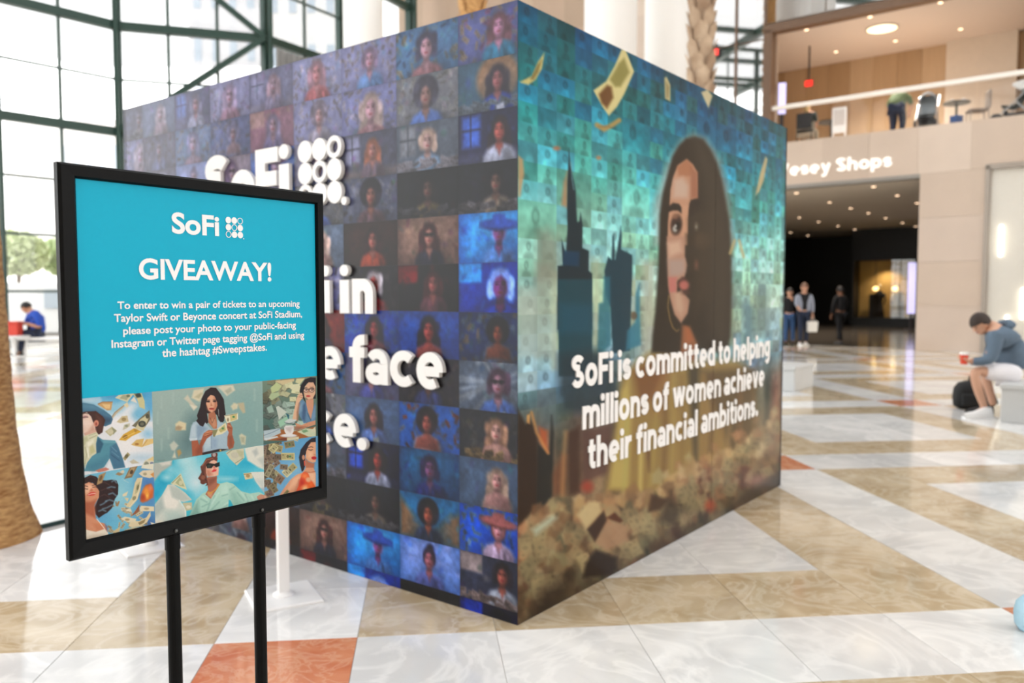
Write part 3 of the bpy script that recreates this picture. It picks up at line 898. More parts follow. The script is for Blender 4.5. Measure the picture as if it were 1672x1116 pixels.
SPEC = {
 (0, 0): D_(bg=(78, 84, 132), b2=(150, 132, 110), b3=(120, 70, 110), t='bills', hair=(84, 52, 60), skin=(168, 116, 140), cl=(36, 110, 140), cx=9.5),
 (0, 1): D_(bg=(52, 84, 104), b2=(80, 112, 104), halo=(150, 112, 78), hair=(34, 28, 40), skin=(140, 84, 84), cl=(34, 62, 150), cx=9.2, hold=(170, 176, 190), pap=(110, 124, 136)),
 (0, 2): D_(bg=(26, 28, 62), b2=(52, 92, 186), b3=(60, 62, 96), t='room', hair=(26, 18, 26), skin=(150, 72, 62), cl=(164, 170, 186), cx=9.6),
 (0, 3): D_(bg=(34, 36, 46), b2=(50, 48, 52), hair=(26, 24, 30), skin=(112, 86, 74), cl=(122, 112, 98), cx=8.8, pap=(108, 104, 106), sz=.95),
 (0, 4): D_(bg=(24, 98, 190), b2=(90, 200, 232), t='glow', st='hat', hat=(44, 84, 160), hair=(120, 140, 190), skin=(120, 70, 120), cl=(86, 134, 190), cx=9.5),
 (0, 5): D_(bg=(18, 66, 160), b2=(60, 160, 226), t='split', hair=(120, 150, 210), st='bob', skin=(110, 50, 110), cl=(24, 74, 180), cx=9.8, sz=1.35, hy=3.8),
 (0, 6): D_(bg=(40, 58, 96), b2=(86, 104, 120), b3=(120, 104, 92), t='bills', st='afro', hair=(22, 20, 30), skin=(120, 70, 50), cl=(86, 104, 130), cx=9.2, bare=1, sz=.9),
 (0, 7): D_(bg=(98, 110, 122), b2=(168, 176, 178), t='rays', st='bob', hair=(70, 52, 66), skin=(150, 118, 126), cl=(92, 124, 180), cx=9.3, hy=3.4, sz=1.15, gl=1, hold=(150, 160, 170)),
 (0, 8): D_(bg=(52, 54, 58), b2=(76, 74, 70), t='bills', hair=(128, 102, 82), skin=(188, 152, 138), cl=(172, 132, 122), cx=8.8, bare=1, pap=(170, 146, 104)),
 (0, 9): D_(bg=(84, 104, 124), b2=(96, 116, 136), hair=(136, 118, 102), skin=(176, 138, 130), cl=(150, 134, 122), cx=9.0, bare=1, specks=10, sz=.95),
 (0, 10): D_(bg=(34, 96, 190), b2=(112, 136, 156), t='bills', st='hat', hat=(150, 96, 92), hair=(130, 80, 70), skin=(184, 136, 140), cl=(178, 160, 178), cx=9.3),
 (0, 11): D_(bg=(58, 64, 82), b2=(150, 138, 134), t='split', st='bob', hair=(34, 28, 34), skin=(150, 92, 78), cl=(150, 156, 162), cx=10.2, hy=2.6, pap=(168, 150, 142)),
 (0, 12): D_(bg=(14, 24, 62), b2=(30, 70, 170), t='split', hair=(16, 18, 34), skin=(50, 40, 70), cl=(24, 60, 150), cx=9.6, st='afro'),
 (1, 0): D_(bg=(70, 112, 150), b2=(140, 132, 112), b3=(60, 100, 150), t='bills', st='bob', hair=(44, 42, 62), skin=(168, 126, 134), cl=(148, 100, 106), cx=8, sz=1.2, hy=3.6),
 (1, 1): D_(bg=(110, 112, 118), b2=(150, 150, 146), t='bills', st='afro', hair=(48, 46, 58), skin=(140, 104, 96), cl=(86, 120, 190), cx=7.8, sz=1.15, hy=3.4),
 (1, 2): D_(bg=(82, 92, 104), b2=(116, 120, 126), b3=(130, 126, 132), t='room', st='bob', hair=(150, 128, 112), skin=(160, 128, 120), cl=(112, 142, 168), cx=8.2, pap=(136, 132, 138)),
 (1, 3): D_(bg=(30, 32, 40), b2=(44, 44, 50), hair=(30, 26, 30), skin=(96, 72, 64), cl=(104, 92, 62), cx=8.2, pap=(84, 82, 86), specks=12),
 (1, 4): D_(bg=(88, 66, 62), b2=(182, 152, 128), t='glow', hair=(58, 26, 30), skin=(160, 118, 104), cl=(46, 46, 62), cx=8.5, gl=1),
 (1, 5): D_(bg=(28, 24, 34), b2=(120, 26, 34), t='split', hair=(58, 24, 28), skin=(140, 86, 80), cl=(98, 62, 70), cx=9.4, sz=.95),
 (1, 6): D_(bg=(28, 62, 136), b2=(62, 112, 180), t='glow', hair=(26, 20, 36), st='long', skin=(150, 76, 70), cl=(104, 96, 134), cx=8.2, sz=1.1, bare=1),
 (1, 7): D_(bg=(48, 44, 54), b2=(90, 80, 76), t='bills', hair=(30, 26, 32), skin=(110, 78, 70), cl=(60, 70, 110), cx=8),
 (1, 8): D_(bg=(52, 104, 168), b2=(126, 132, 150), b3=(150, 80, 60), t='bills', st='afro', hair=(36, 26, 34), skin=(150, 90, 78), cl=(160, 150, 156), cx=7.6, bare=1),
 (1, 9): D_(bg=(34, 54, 96), b2=(50, 140, 170), t='glow', st='bob', hair=(36, 30, 60), skin=(116, 80, 110), cl=(44, 56, 112), cx=8.3, sz=1.05),
 (1, 10): D_(bg=(46, 118, 156), b2=(140, 112, 84), t='land', st='afro', hair=(30, 30, 40), skin=(150, 90, 70), cl=(48, 62, 84), cx=7.8),
 (1, 11): D_(bg=(72, 126, 200), b2=(180, 186, 230), t='glow', st='updo', hair=(44, 34, 56), skin=(160, 104, 110), cl=(110, 122, 180), cx=8.0),
 (1, 12): D_(bg=(36, 36, 38), b2=(50, 48, 48), st='afro', hair=(30, 24, 26), skin=(110, 72, 60), cl=(40, 36, 36), cx=7.6, specks=8),
 (2, 0): D_(bg=(128, 130, 168), b2=(150, 140, 150), t='bills', st='bob', hair=(96, 80, 100), skin=(166, 124, 140), cl=(96, 134, 184), cx=8.4),
 (2, 1): D_(bg=(118, 122, 166), b2=(146, 140, 156), t='bills', st='long', hair=(140, 122, 114), skin=(178, 136, 144), cl=(150, 104, 110), cx=8.6, sz=1.3, hy=3.9),
 (2, 2): D_(bg=(70, 72, 90), b2=(132, 134, 160), b3=(110, 100, 100), t='room', hair=(120, 70, 50), skin=(150, 100, 90), cl=(96, 80, 92), cx=9, sz=.9),
 (2, 3): D_(bg=(96, 100, 118), b2=(120, 122, 130), t='bills', st='afro', hair=(36, 32, 44), skin=(140, 96, 84), cl=(112, 86, 92), cx=8.4, sz=1.1),
 (2, 4): D_(bg=(40, 32, 36), b2=(88, 50, 40), t='glow', hair=(44, 20, 24), skin=(148, 96, 84), cl=(150, 74, 50), cx=8.8),
 (2, 5): D_(bg=(40, 36, 46), b2=(62, 56, 60), t='bills', st='bob', hair=(146, 142, 142), skin=(150, 66, 60), cl=(140, 50, 56), cx=9.0, sz=1.1),
 (2, 6): D_(bg=(34, 76, 156), b2=(80, 120, 176), t='bills', hair=(30, 24, 40), skin=(140, 66, 66), cl=(116, 50, 66), cx=9.0),
 (2, 7): D_(bg=(96, 96, 124), b2=(120, 116, 136), hair=(44, 36, 50), skin=(150, 110, 110), cl=(80, 86, 150), cx=8),
 (2, 8): D_(bg=(88, 112, 142), b2=(112, 130, 150), hair=(34, 28, 38), skin=(156, 106, 96), cl=(104, 130, 178), cx=8.6, hold=(150, 156, 150), specks=14),
 (3, 0): D_(bg=(140, 144, 180), b2=(160, 152, 166), t='bills', hair=(120, 90, 100), skin=(180, 120, 124), cl=(176, 96, 100), cx=8, sz=1.1),
 (3, 1): D_(bg=(128, 130, 166), b2=(150, 146, 160), t='bills', st='afro', hair=(92, 84, 96), skin=(164, 128, 130), cl=(146, 140, 154), cx=8.6),
 (3, 2): D_(bg=(118, 116, 134), b2=(140, 134, 140), hair=(84, 76, 90), skin=(150, 120, 120), cl=(118, 128, 168), cx=8.4),
 (3, 4): D_(bg=(110, 126, 144), b2=(122, 136, 152), hair=(170, 150, 136), skin=(170, 136, 126), cl=(150, 140, 132), cx=9.0, bare=1, specks=8),
 (3, 6): D_(bg=(130, 44, 40), b2=(180, 110, 60), t='split', hair=(40, 24, 30), skin=(150, 84, 70), cl=(70, 50, 90), cx=8.6),
}
KEYS = sorted(SPEC)
def spec_for(c, r):
    if (c, r) in SPEC: return SPEC[(c, r)]
    cc, rr = c, r
    while cc >= 2 and rr >= 7:
        cc, rr = cc - 2, rr - 7
        if (cc, rr) in SPEC: return SPEC[(cc, rr)]
    k = dict(SPEC[KEYS[(c * 7 + r * 11) % len(KEYS)]])
    if r < 3:      # upper far pictures: pale lavender haze of window sheen mixed into the inks
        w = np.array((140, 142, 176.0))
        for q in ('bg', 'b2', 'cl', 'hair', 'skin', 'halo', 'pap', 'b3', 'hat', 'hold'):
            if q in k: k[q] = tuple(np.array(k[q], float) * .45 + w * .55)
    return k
TW, TH, FIRST = 0.391, 0.2195, 0.335
rows = [(BOOTH_H - TH * (r + 1), BOOTH_H - TH * r) for r in range(12)] + [(0.0, BOOTH_H - TH * 12)]
cols = [(0.0, FIRST)]
while cols[-1][1] < BOOTH_L - 1e-6:
    cols.append((cols[-1][1], min(BOOTH_L, cols[-1][1] + TW)))
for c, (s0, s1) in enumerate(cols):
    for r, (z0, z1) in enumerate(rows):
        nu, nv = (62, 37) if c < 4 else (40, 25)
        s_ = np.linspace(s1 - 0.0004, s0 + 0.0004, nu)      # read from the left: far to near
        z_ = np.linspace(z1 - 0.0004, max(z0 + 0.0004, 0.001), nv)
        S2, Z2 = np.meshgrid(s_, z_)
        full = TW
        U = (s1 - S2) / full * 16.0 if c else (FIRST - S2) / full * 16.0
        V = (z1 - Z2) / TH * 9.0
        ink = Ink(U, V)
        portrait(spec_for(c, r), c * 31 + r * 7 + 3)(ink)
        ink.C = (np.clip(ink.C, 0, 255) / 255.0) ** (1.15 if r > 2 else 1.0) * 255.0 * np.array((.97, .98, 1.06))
        ink.C = (ink.C - 80) * 1.28 + 82 if r > 2 else ink.C * 1.1  # upper rows lifted in the ink to add to the hazy sheen
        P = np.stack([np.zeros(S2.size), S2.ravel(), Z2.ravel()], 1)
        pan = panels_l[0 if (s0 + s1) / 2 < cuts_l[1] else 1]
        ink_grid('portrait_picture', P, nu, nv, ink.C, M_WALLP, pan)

# ---- raised lettering on the left side (plane x = -stand-off, reads towards the corner)
def left_letters(mb, name, parent=booth):
    """mb in (x = -s, y depth, z) -> booth frame"""
    m2 = MB()
    m2.v = [(-0.026 + y, -x, z) for x, y, z in mb.v]
    m2.f = mb.f
    return m2.build(name, M_LETTER, parent)
LD = 0.022
for ch, a, b, z0, cap in (('S', 2.317, 2.08, 1.918, 0.35), ('o', 2.065, 1.828, 1.92, 0.335), ('F', 1.818, 1.612, 1.922, 0.333), ('i', 1.607, 1.52, 1.922, 0.333)):
    left_letters(letter_mesh(ch, -a, z0, a - b, cap, LD, 0.225 if ch in 'So' else 0.24), 'letter')
for i in range(3):
    for j in range(3):
        cx, cz = -(1.386 - i * 0.1165), 2.202 - j * 0.114
        ring = i + j == 2
        mb = MB()
        if ring: mb.add(*[(v, f) for v, f in [ribbon(arc(cx, cz, 0.0445, 0.0445, 0, 360, 28), 0.025, LD, True)]][0])
        else: mb.add(*disc(cx, cz, 0.057, LD, 28))
        left_letters(mb, 'logo_ring' if ring else 'logo_dot')
left_letters(MB().add(*disc(-1.081, 1.925, 0.021, LD, 18)), 'logo_point')
def left_word(seq, zb, cap):
    for ch, a, b in seq:
        left_letters(letter_mesh(ch, -a, zb, a - b, cap, LD, 0.245 if ch in 'in' else (0.215 if ch in 'fth' else 0.19)), 'letter')
left_word((('S', 1.76, 1.58), ('o', 1.565, 1.395), ('F', 1.375, 1.283), ('i', 1.268, 1.20), ('i', 1.121, 1.052), ('n', 1.027, 0.874)), 1.357, 0.242)
left_word((('t', 1.60, 1.49), ('h', 1.475, 1.315), ('e', 1.297, 1.121), ('f', 1.053, 0.936), ('a', 0.934, 0.775), ('c', 0.760, 0.594), ('e', 0.580, 0.411)), 1.009, 0.243)
left_word((('f', 2.11, 1.99), ('i', 1.98, 1.91), ('n', 1.885, 1.735), ('a', 1.715, 1.56), ('n', 1.54, 1.385), ('c', 1.365, 1.198), ('e', 1.182, 1.009), ('.', 1.005, 0.933)), 0.666, 0.243)

# ---- right side: the large mural
def mural_xy(S2, Z2):
    P = np.stack([S2.ravel(), np.zeros(S2.size), Z2.ravel()], 1)
    Mw = np.array(BOOTH_M)
    W = P @ Mw[:3, :3].T + Mw[:3, 3]
    return P, project(W)
MURAL_STOPS = [(0.0, (16, 70, 96)), (.07, (20, 92, 114)), (.16, (34, 124, 140)), (.25, (66, 152, 156)), (.33, (116, 184, 180)), (.42, (138, 190, 178)), (.50, (150, 180, 164)),
               (.58, (128, 162, 166)), (.64, (92, 120, 134)), (.70, (104, 98, 88)), (.78, (104, 82, 62)), (.86, (128, 106, 80)), (.94, (96, 76, 56)), (1.0, (66, 52, 40))]
def paint_mural(s, S2, Z2):
    S2, Z2 = S2.ravel(), Z2.ravel()
    v = 1 - Z2 / BOOTH_H
    xs = [a for a, _ in MURAL_STOPS]
    for ch in range(3):
        s.C[:, ch] = np.interp(v + 0.02 * np.sin(S2 * 2.3), xs, [c[ch] for _, c in MURAL_STOPS])
    # mosaic of tiny pictures
    tw, th = 0.147, 0.083
    ti, tj = np.floor(S2 / tw).astype(int), np.floor((BOOTH_H - Z2) / th).astype(int)
    fu, fv = S2 / tw - ti, (BOOTH_H - Z2) / th - tj
    big = hash01(ti // 2, tj // 2, 3) > .82
    fu2 = np.where(big, (S2 / tw / 2) % 1, fu); fv2 = np.where(big, ((BOOTH_H - Z2) / th / 2) % 1, fv)
    ai, aj = np.where(big, ti // 2 + 900, ti), np.where(big, tj // 2 + 900, tj)
    h1, h2, h3 = hash01(ai, aj, 11), hash01(ai, aj, 23), hash01(ai, aj, 37)
    upper = np.clip((0.72 - v) / .1, 0, 1)
    amp = 0.20 * upper + .16
    s.C *= (1 + (h1 - .5) * amp)[:, None]
    s.C[:, 0] += (h2 - .5) * 20 * upper; s.C[:, 2] += (h3 - .5) * 30 * upper
    s.C[:, 1] += (h2 - .5) * 6 * upper
    # blurred little figure in each picture
    cxh = .35 + .3 * h2
    def soft(q): return np.clip((1.25 - q) / .5, 0, 1)
    head = soft(np.sqrt(((fu2 - cxh) / (.10 + .05 * h3)) ** 2 + ((fv2 - .38) / .24) ** 2))
    face_ = soft(np.sqrt(((fu2 - cxh) / .06) ** 2 + ((fv2 - .40) / .13) ** 2))
    body = soft(np.sqrt(((fu2 - cxh) / (.2 + .08 * h1)) ** 2 + ((fv2 - 1.0) / .36) ** 2))
    s.C *= (1 - head * .24 * (h1 > .25) * upper)[:, None]
    s.C *= (1 + face_ * .14 * (h1 > .25) * upper)[:, None]
    s.C *= (1 + body * np.where(h3 > .5, .16, -.2) * upper)[:, None]
    n = vnoise(S2 * 16, Z2 * 26, 4) - .5
    n2 = vnoise(S2 * 40, Z2 * 52, 5) - .5
    s.C *= (1 + n * .2 + n2 * .12)[:, None]
    low = np.clip((v - .60) / .12, 0, 1)
    st = vnoise(S2 * 9, Z2 * 1.6, 14) - .5
    s.C *= (1 + st * .9 * low)[:, None]
    s.C[:, 0] += (vnoise(S2 * 6, Z2 * 3, 17) - .4) * 50 * low
    s.C *= (1 + .14 * upper)[:, None]
    s.f = 1.6
    E = s.ell
    # pale vertical bands and grey buildings at the left
    s.space(840, 440, 4.29)
    for c, x0, x1, y0, y1 in (((176, 190, 182), 25, 160, 130, 600), ((150, 160, 150), 155, 260, -40, 620), ((196, 196, 166), 265, 300, 20, 700), ((184, 190, 160), 545, 600, -80, 620), ((190, 188, 172), 890, 990, -60, 620), ((178, 178, 160), 820, 850, 60, 420)):
        s.poly(c, (x0, y0), (x1, y0), (x1, y1), (x0, y1), f=30, a=.6)
    s.space(840, 200, 4.29)
    s.poly((140, 144, 130), (170, 760), (230, 740), (300, 800), (330, 1116), (150, 1116), f=40, a=.6)
    s.poly((196, 134, 92), (330, 580), (345, 420), (372, 340), (372, 600), f=14, a=.75)
    s.poly((212, 160, 110), (25, 230), (60, 260), (68, 360), (40, 520), (25, 520), f=10, a=.8)
    # towers
    s.poly((24, 46, 56), (368, 610), (372, 400), (382, 175), (392, 300), (410, 380), (430, 480), (434, 620), (440, 700), (455, 690), (463, 630), (478, 720), (476, 880), (500, 890), (522, 900), (520, 1040), (545, 1060), (545, 1450), (300, 1450), (302, 1005), (338, 1000), (330, 820), (360, 920), (372, 740), f=5)
    s.line((110, 160, 170), 5, (396, 280), (404, 400), (416, 470))
    s.poly((14, 62, 96), (345, 900), (455, 905), (452, 1010), (340, 1000), f=8, a=.8)
    s.poly((22, 70, 84), (305, 1100), (545, 1100), (545, 1780), (310, 1780), f=6)
    s.poly((20, 86, 112), (312, 1270), (540, 1280), (540, 1480), (318, 1480), f=30, a=.55)
    s.poly((22, 62, 78), (630, 1040), (655, 940), (680, 960), (686, 800), (698, 780), (704, 960), (720, 890), (745, 725), (752, 800), (748, 890), (825, 930), (826, 1060), (812, 1420), (810, 1600), (690, 1620), (672, 1300), (640, 1200), f=6)
    s.poly((36, 110, 132), (625, 1080), (670, 1080), (676, 1560), (580, 1640), (590, 1270), (620, 1260), f=10, a=.8)
    s.poly((44, 122, 150), (845, 1400), (850, 1200), (876, 1130), (880, 1400), (886, 1560), (780, 1600), (790, 1460), f=10, a=.85)
    s.ell((96, 78, 62), 838, 1355, 22, 28, a=.8)
    s.space(830, 320, 3.1)
    s.poly((96, 136, 150), (1185, 560), (1200, 530), (1215, 545), (1240, 560), (1240, 760), (1190, 740), f=16, a=.8)
    s.poly((110, 138, 140), (1240, 480), (1290, 440), (1320, 480), (1330, 700), (1240, 720), f=24, a=.6)
    # dark base of the towers running into brown
    s.space(840, 440, 4.29)
    s.poly((34, 54, 64), (310, 600), (560, 560), (700, 640), (720, 900), (480, 1010), (330, 1000), (310, 850), f=40, a=.85)
    s.poly((70, 92, 104), (180, 900), (310, 880), (310, 1100), (180, 1100), f=30, a=.5)
    s.space(840, 660, 4.29)
    s.poly((44, 30, 22), (20, 30), (80, 140), (100, 100), (140, 160), (160, 240), (160, 780), (20, 860), f=14, a=.92)
    s.poly((24, 28, 28), (160, 270), (240, 350), (260, 80), (276, 200), (270, 640), (150, 780), f=12, a=.92)
    s.poly((184, 88, 46), (170, 160), (230, 190), (235, 340), (180, 260), f=16, a=.85)
    s.poly((224, 168, 96), (88, 80), (108, 70), (106, 140), (88, 130), f=8)
    s.line((214, 150, 80), 16, (120, 60), (155, 200), (235, 345), f=10, a=.8)
    s.poly((66, 40, 30), (370, 200), (460, 150), (460, 620), (380, 640), f=16, a=.85)
    s.poly((120, 70, 46), (265, 500), (330, 350), (370, 360), (360, 640), (270, 640), f=22, a=.7)
    s.line((196, 148, 96), 22, (360, 200), (345, 380), (335, 640), f=20, a=.7)
    s.poly((92, 62, 56), (470, 190), (680, 140), (660, 480), (480, 560), f=20, a=.8)
    s.ell((168, 58, 42), 510, 580, 40, 40, f=24, a=.8)
    # the jacket
    s.space(900, 500, 3.72)
    s.poly((158, 130, 72), (420, 430), (520, 330), (620, 270), (760, 260), (800, 330), (1130, 330), (1240, 420), (1245, 900), (1000, 960), (880, 960), (700, 1130), (330, 1130), (390, 760), f=26, a=.92)
    s.poly((196, 176, 100), (425, 520), (470, 440), (490, 640), (470, 1110), (350, 1110), (400, 740), f=18, a=.85)
    s.poly((120, 74, 42), (500, 400), (640, 310), (730, 300), (620, 560), (540, 620), f=24, a=.75)
    s.line((206, 186, 108), 22, (545, 900), (540, 1120), f=14, a=.9)
    s.line((96, 62, 40), 20, (590, 860), (600, 1000), f=14, a=.8)
    s.poly((58, 54, 44), (830, 380), (900, 360), (885, 960), (866, 900), f=20, a=.85)
    s.poly((84, 68, 48), (900, 390), (1240, 380), (1230, 900), (1100, 920), f=26, a=.7)
    s.line((160, 126, 76), 20, (1050, 640), (1010, 980), f=18, a=.75)
    s.line((170, 138, 88), 16, (1090, 640), (1060, 1000), f=18, a=.7)
    s.line((150, 96, 60), 60, (700, 380), (640, 640), f=34, a=.5)
    for x0, y0, x1, y1, c, w in ((640, 560, 600, 1100, (172, 150, 82), 26), (690, 520, 680, 1060, (118, 84, 50), 24), (740, 420, 730, 1040, (176, 152, 88), 22), (790, 430, 790, 1000, (140, 112, 62), 26), (930, 420, 920, 960, (150, 118, 70), 22), (980, 420, 960, 960, (104, 76, 50), 24), (1150, 420, 1130, 940, (134, 100, 64), 26), (460, 700, 440, 1120, (180, 170, 96), 24)):
        s.line(c, w, (x0, y0), ((x0 + x1) / 2 + 8, (y0 + y1) / 2), (x1, y1), f=16, a=.7)
    # pile of crumpled notes along the foot
    R = np.random.RandomState(21)
    s.space(0, 0, 1)
    for i in range(620):
        t = R.uniform(0, 1)
        px = 846 + t * 430
        top = np.interp(t, [0, .12, .25, .4, .6, .8, 1], [880, 856, 836, 846, 790, 745, 690])
        bot = 1022 - t * 228
        py = top + (bot - top) * R.uniform(-.1, 1.0) ** .9 if R.uniform() > .1 else top - R.uniform(0, 30)
        k = (py - top) / max(bot - top, 1)
        base = [(178, 150, 108), (156, 128, 86), (198, 176, 134), (134, 104, 72), (158, 150, 110), (116, 84, 58), (166, 122, 86)][R.randint(7)]
        sh_ = 1.05 - .5 * k + R.uniform(-.18, .18)
        a0 = R.uniform(0, 6.28)
        rr = R.uniform(8, 24) * (1 - .4 * t)
        pts = [(px + rr * .75 * math.cos(a0 + q) * R.uniform(.5, 1.1), py + rr * math.sin(a0 + q) * R.uniform(.5, 1.1)) for q in (0, 1.3, 2.4, 3.6, 5.0)]
        s.poly(np.array(base) * sh_, *pts, f=3.0, a=.62)
    for i in range(46):
        t = R.uniform(0, 1); px = 846 + t * 425
        top = np.interp(t, [0, .12, .25, .4, .6, .8, 1], [880, 856, 836, 846, 790, 745, 690]); bot = 1015 - t * 228
        s.bill(np.array((196, 176, 128)) * R.uniform(.6, 1.05), px, top + (bot - top) * R.uniform(0, .8), 34 * (1 - .4 * t), 22 * (1 - .2 * t), R.uniform(0, 3.1), dark=.25, a=.4)
    s.space(840, 660, 4.29)
    s.poly((186, 196, 172), (120, 880), (270, 780), (300, 800), (150, 920), f=20, a=.85)
    s.poly((206, 184, 136), (440, 780), (520, 680), (600, 690), (610, 760), (500, 880), f=14, a=.9)
    s.poly((60, 38, 26), (510, 880), (625, 750), (650, 820), (565, 970), f=10)
    s.poly((92, 50, 32), (640, 800), (700, 762), (760, 820), (740, 835), f=10)
    s.poly((176, 138, 106), (570, 975), (650, 820), (790, 850), (800, 960), (640, 1030), f=16, a=.85)
    s.poly((40, 28, 22), (500, 1116), (570, 1020), (720, 1080), (700, 1200), (480, 1220), f=16)
    s.poly((40, 30, 24), (180, 1300), (420, 1180), (330, 1420), (60, 1600), f=60, a=.7)
    s.space(1040, 640, 4.29)
    s.poly((64, 42, 30), (100, 720), (230, 760), (160, 830), (80, 840), f=16, a=.9)
    s.poly((50, 40, 32), (240, 700), (310, 830), (270, 950), (150, 900), f=30, a=.75)
    s.ell((168, 70, 48), 510, 800, 34, 40, f=20, a=.8)
    s.ell((176, 130, 120), 850, 630, 70, 40, f=30, a=.7)
    s.poly((56, 48, 42), (750, 700), (1010, 560), (1010, 660), (690, 820), (600, 850), f=30, a=.7)
    s.poly((188, 176, 156), (840, 60), (1010, 0), (1010, 420), (860, 480), f=60, a=.35)
    # the woman: hair
    s.space(1060, 220, 6.2)
    halo = (176, 190, 188)
    s.poly(halo, (60, 1116), (50, 700), (130, 420), (220, 200), (330, 40), (460, -10), (590, 40), (720, 260), (790, 520), (860, 1116), f=40, a=.75)
    s.space(1060, 220, 1.0)
    hair = [(16, 180), (17, 130), (22, 96), (31, 62), (38, 35), (48, 18), (60, 6), (75, 3), (88, 8), (100, 24), (110, 46), (118, 72), (124, 104), (130, 138), (133, 180), (134, 230), (134, 290), (132, 330), (126, 352), (100, 356), (80, 352), (50, 358), (4, 356), (5, 330), (10, 290), (13, 240)]
    s.poly((46, 40, 32), *hair, f=3)
    s.poly((62, 56, 46), (70, 6), (88, 10), (110, 50), (124, 110), (132, 180), (133, 330), (112, 350), (96, 300), (96, 160), (80, 60), f=12, a=.9)
    # lit part of the face
    s.space(1060, 220, 6.2)
    s.poly((196, 150, 122), (205, 720), (215, 560), (245, 420), (290, 310), (380, 250), (440, 300), (490, 380), (490, 640), (420, 660), (400, 760), (390, 860), (390, 1116), (185, 1116), (190, 900), f=8)
    s.poly((170, 112, 80), (280, 330), (380, 250), (450, 320), (420, 420), (300, 420), f=16, a=.8)
    s.poly((206, 184, 170), (250, 460), (340, 430), (400, 520), (390, 640), (240, 640), f=30, a=.75)
    s.poly((156, 100, 76), (420, 330), (490, 380), (490, 640), (420, 650), f=20, a=.8)
    s.poly((40, 34, 28), (185, 790), (190, 735), (240, 690), (300, 700), (330, 740), (330, 800), (290, 770), (240, 770), f=8)
    s.poly((44, 36, 30), (400, 760), (410, 690), (460, 660), (520, 670), (500, 780), (400, 860), f=12)
    s.poly((206, 158, 128), (330, 720), (395, 720), (385, 1116), (335, 1116), f=10, a=.8)
    s.ell((60, 42, 36), 275, 915, 58, 105, .1, f=14)
    s.ell((146, 104, 82), 265, 830, 30, 28, f=12, a=.8)
    s.ell((176, 176, 170), 262, 955, 24, 32, f=8); s.ell((24, 20, 18), 288, 925, 24, 36, f=8); s.ell((214, 212, 206), 268, 925, 9, 14, f=5)
    s.poly((66, 58, 46), (395, 860), (470, 760), (660, 800), (700, 1116), (420, 1116), f=40, a=.6)
    s.ell((120, 110, 96), 478, 930, 18, 40, f=12, a=.9); s.ell((150, 146, 136), 476, 935, 9, 14, f=6)
    s.ell((104, 82, 62), 520, 1080, 60, 60, f=50, a=.6)
    s.space(1060, 390, 5.58)
    s.poly((186, 144, 122), (160, -20), (330, -20), (325, 160), (350, 240), (320, 350), (260, 380), (250, 490), (300, 480), (370, 560), (350, 680), (290, 770), (230, 690), (190, 540), (172, 420), (165, 200), f=10)
    s.poly((176, 158, 150), (170, 190), (320, 190), (330, 300), (270, 340), (180, 345), f=26, a=.75)
    s.poly((226, 196, 172), (165, 40), (280, 20), (300, 120), (180, 170), f=26, a=.6)
    s.poly((198, 118, 112), (175, 350), (260, 350), (245, 400), (250, 490), (185, 490), f=10, a=.85)
    s.poly((80, 50, 44), (255, 400), (300, 345), (350, 360), (290, 400), (265, 440), f=12, a=.9)
    s.ell((186, 108, 100), 318, 425, 46, 44, f=16); s.ell((84, 52, 44), 330, 492, 40, 18, f=14, a=.9)
    s.poly((206, 176, 150), (230, 500), (290, 480), (310, 640), (290, 700), (240, 640), f=24, a=.7)
    s.poly((52, 44, 34), (335, -40), (420, -40), (410, 260), (370, 360), (350, 300), (350, 200), f=24, a=.85)
    s.poly((70, 60, 46), (420, -40), (560, -40), (560, 500), (420, 700), (380, 520), (400, 300), f=60, a=.55)
    s.ell((150, 96, 78), 430, 240, 16, 40, f=14, a=.6)
    s.poly((150, 98, 66), (300, 790), (370, 800), (440, 960), (420, 1116), (280, 1116), (295, 900), f=18)
    s.poly((182, 104, 66), (330, 800), (370, 830), (400, 920), (330, 960), f=20, a=.7)
    s.line((150, 124, 72), 9, (178, 520), (170, 620), (190, 740), (215, 810), (250, 845), (270, 830), f=5)
    # flying notes
    s.space(830, 0, 3.3826)
    s.poly((206, 196, 128), (60, 455), (130, 420), (165, 340), (200, 290), (185, 380), (150, 440), (110, 468), f=5)
    s.poly((140, 122, 70), (120, 440), (160, 360), (185, 330), (165, 400), (140, 440), f=5)
    s.poly((220, 210, 150), (470, 500), (540, 450), (590, 360), (625, 275), (645, 270), (695, 395), (640, 520), (600, 590), (555, 640), (520, 590), f=5)
    s.poly((150, 144, 82), (560, 440), (610, 350), (640, 320), (670, 400), (620, 480), (590, 480), f=9)
    s.poly((112, 76, 40), (500, 520), (545, 470), (570, 480), (580, 540), (545, 600), (515, 570), f=9)
    s.poly((196, 186, 140), (862, 430), (875, 425), (895, 470), (895, 560), (865, 545), f=5); s.poly((150, 138, 96), (870, 450), (888, 480), (884, 540), (872, 540), f=6)
    s.poly((206, 196, 158), (1065, 510), (1100, 495), (1128, 530), (1105, 598), f=5)
    s.line((176, 150, 90), 26, (490, 690), (530, 715), (575, 690), (612, 665), f=8); s.line((150, 128, 84), 12, (500, 700), (560, 700))
    s.poly((198, 184, 140), (1365, 1080), (1390, 960), (1420, 865), (1432, 880), (1410, 1000), (1385, 1060), f=6)
    s.line((206, 186, 130), 12, (1225, 1400), (1250, 1330), f=8); s.line((206, 186, 130), 12, (1275, 1330), (1300, 1420), f=8)
    s.space(840, 200, 4.29)
    s.ell((190, 118, 84), 296, 182, 26, 16, f=8, a=.8); s.ell((196, 128, 84), 590, 248, 18, 14, f=8, a=.8)
    s.space(0, 0, 1)
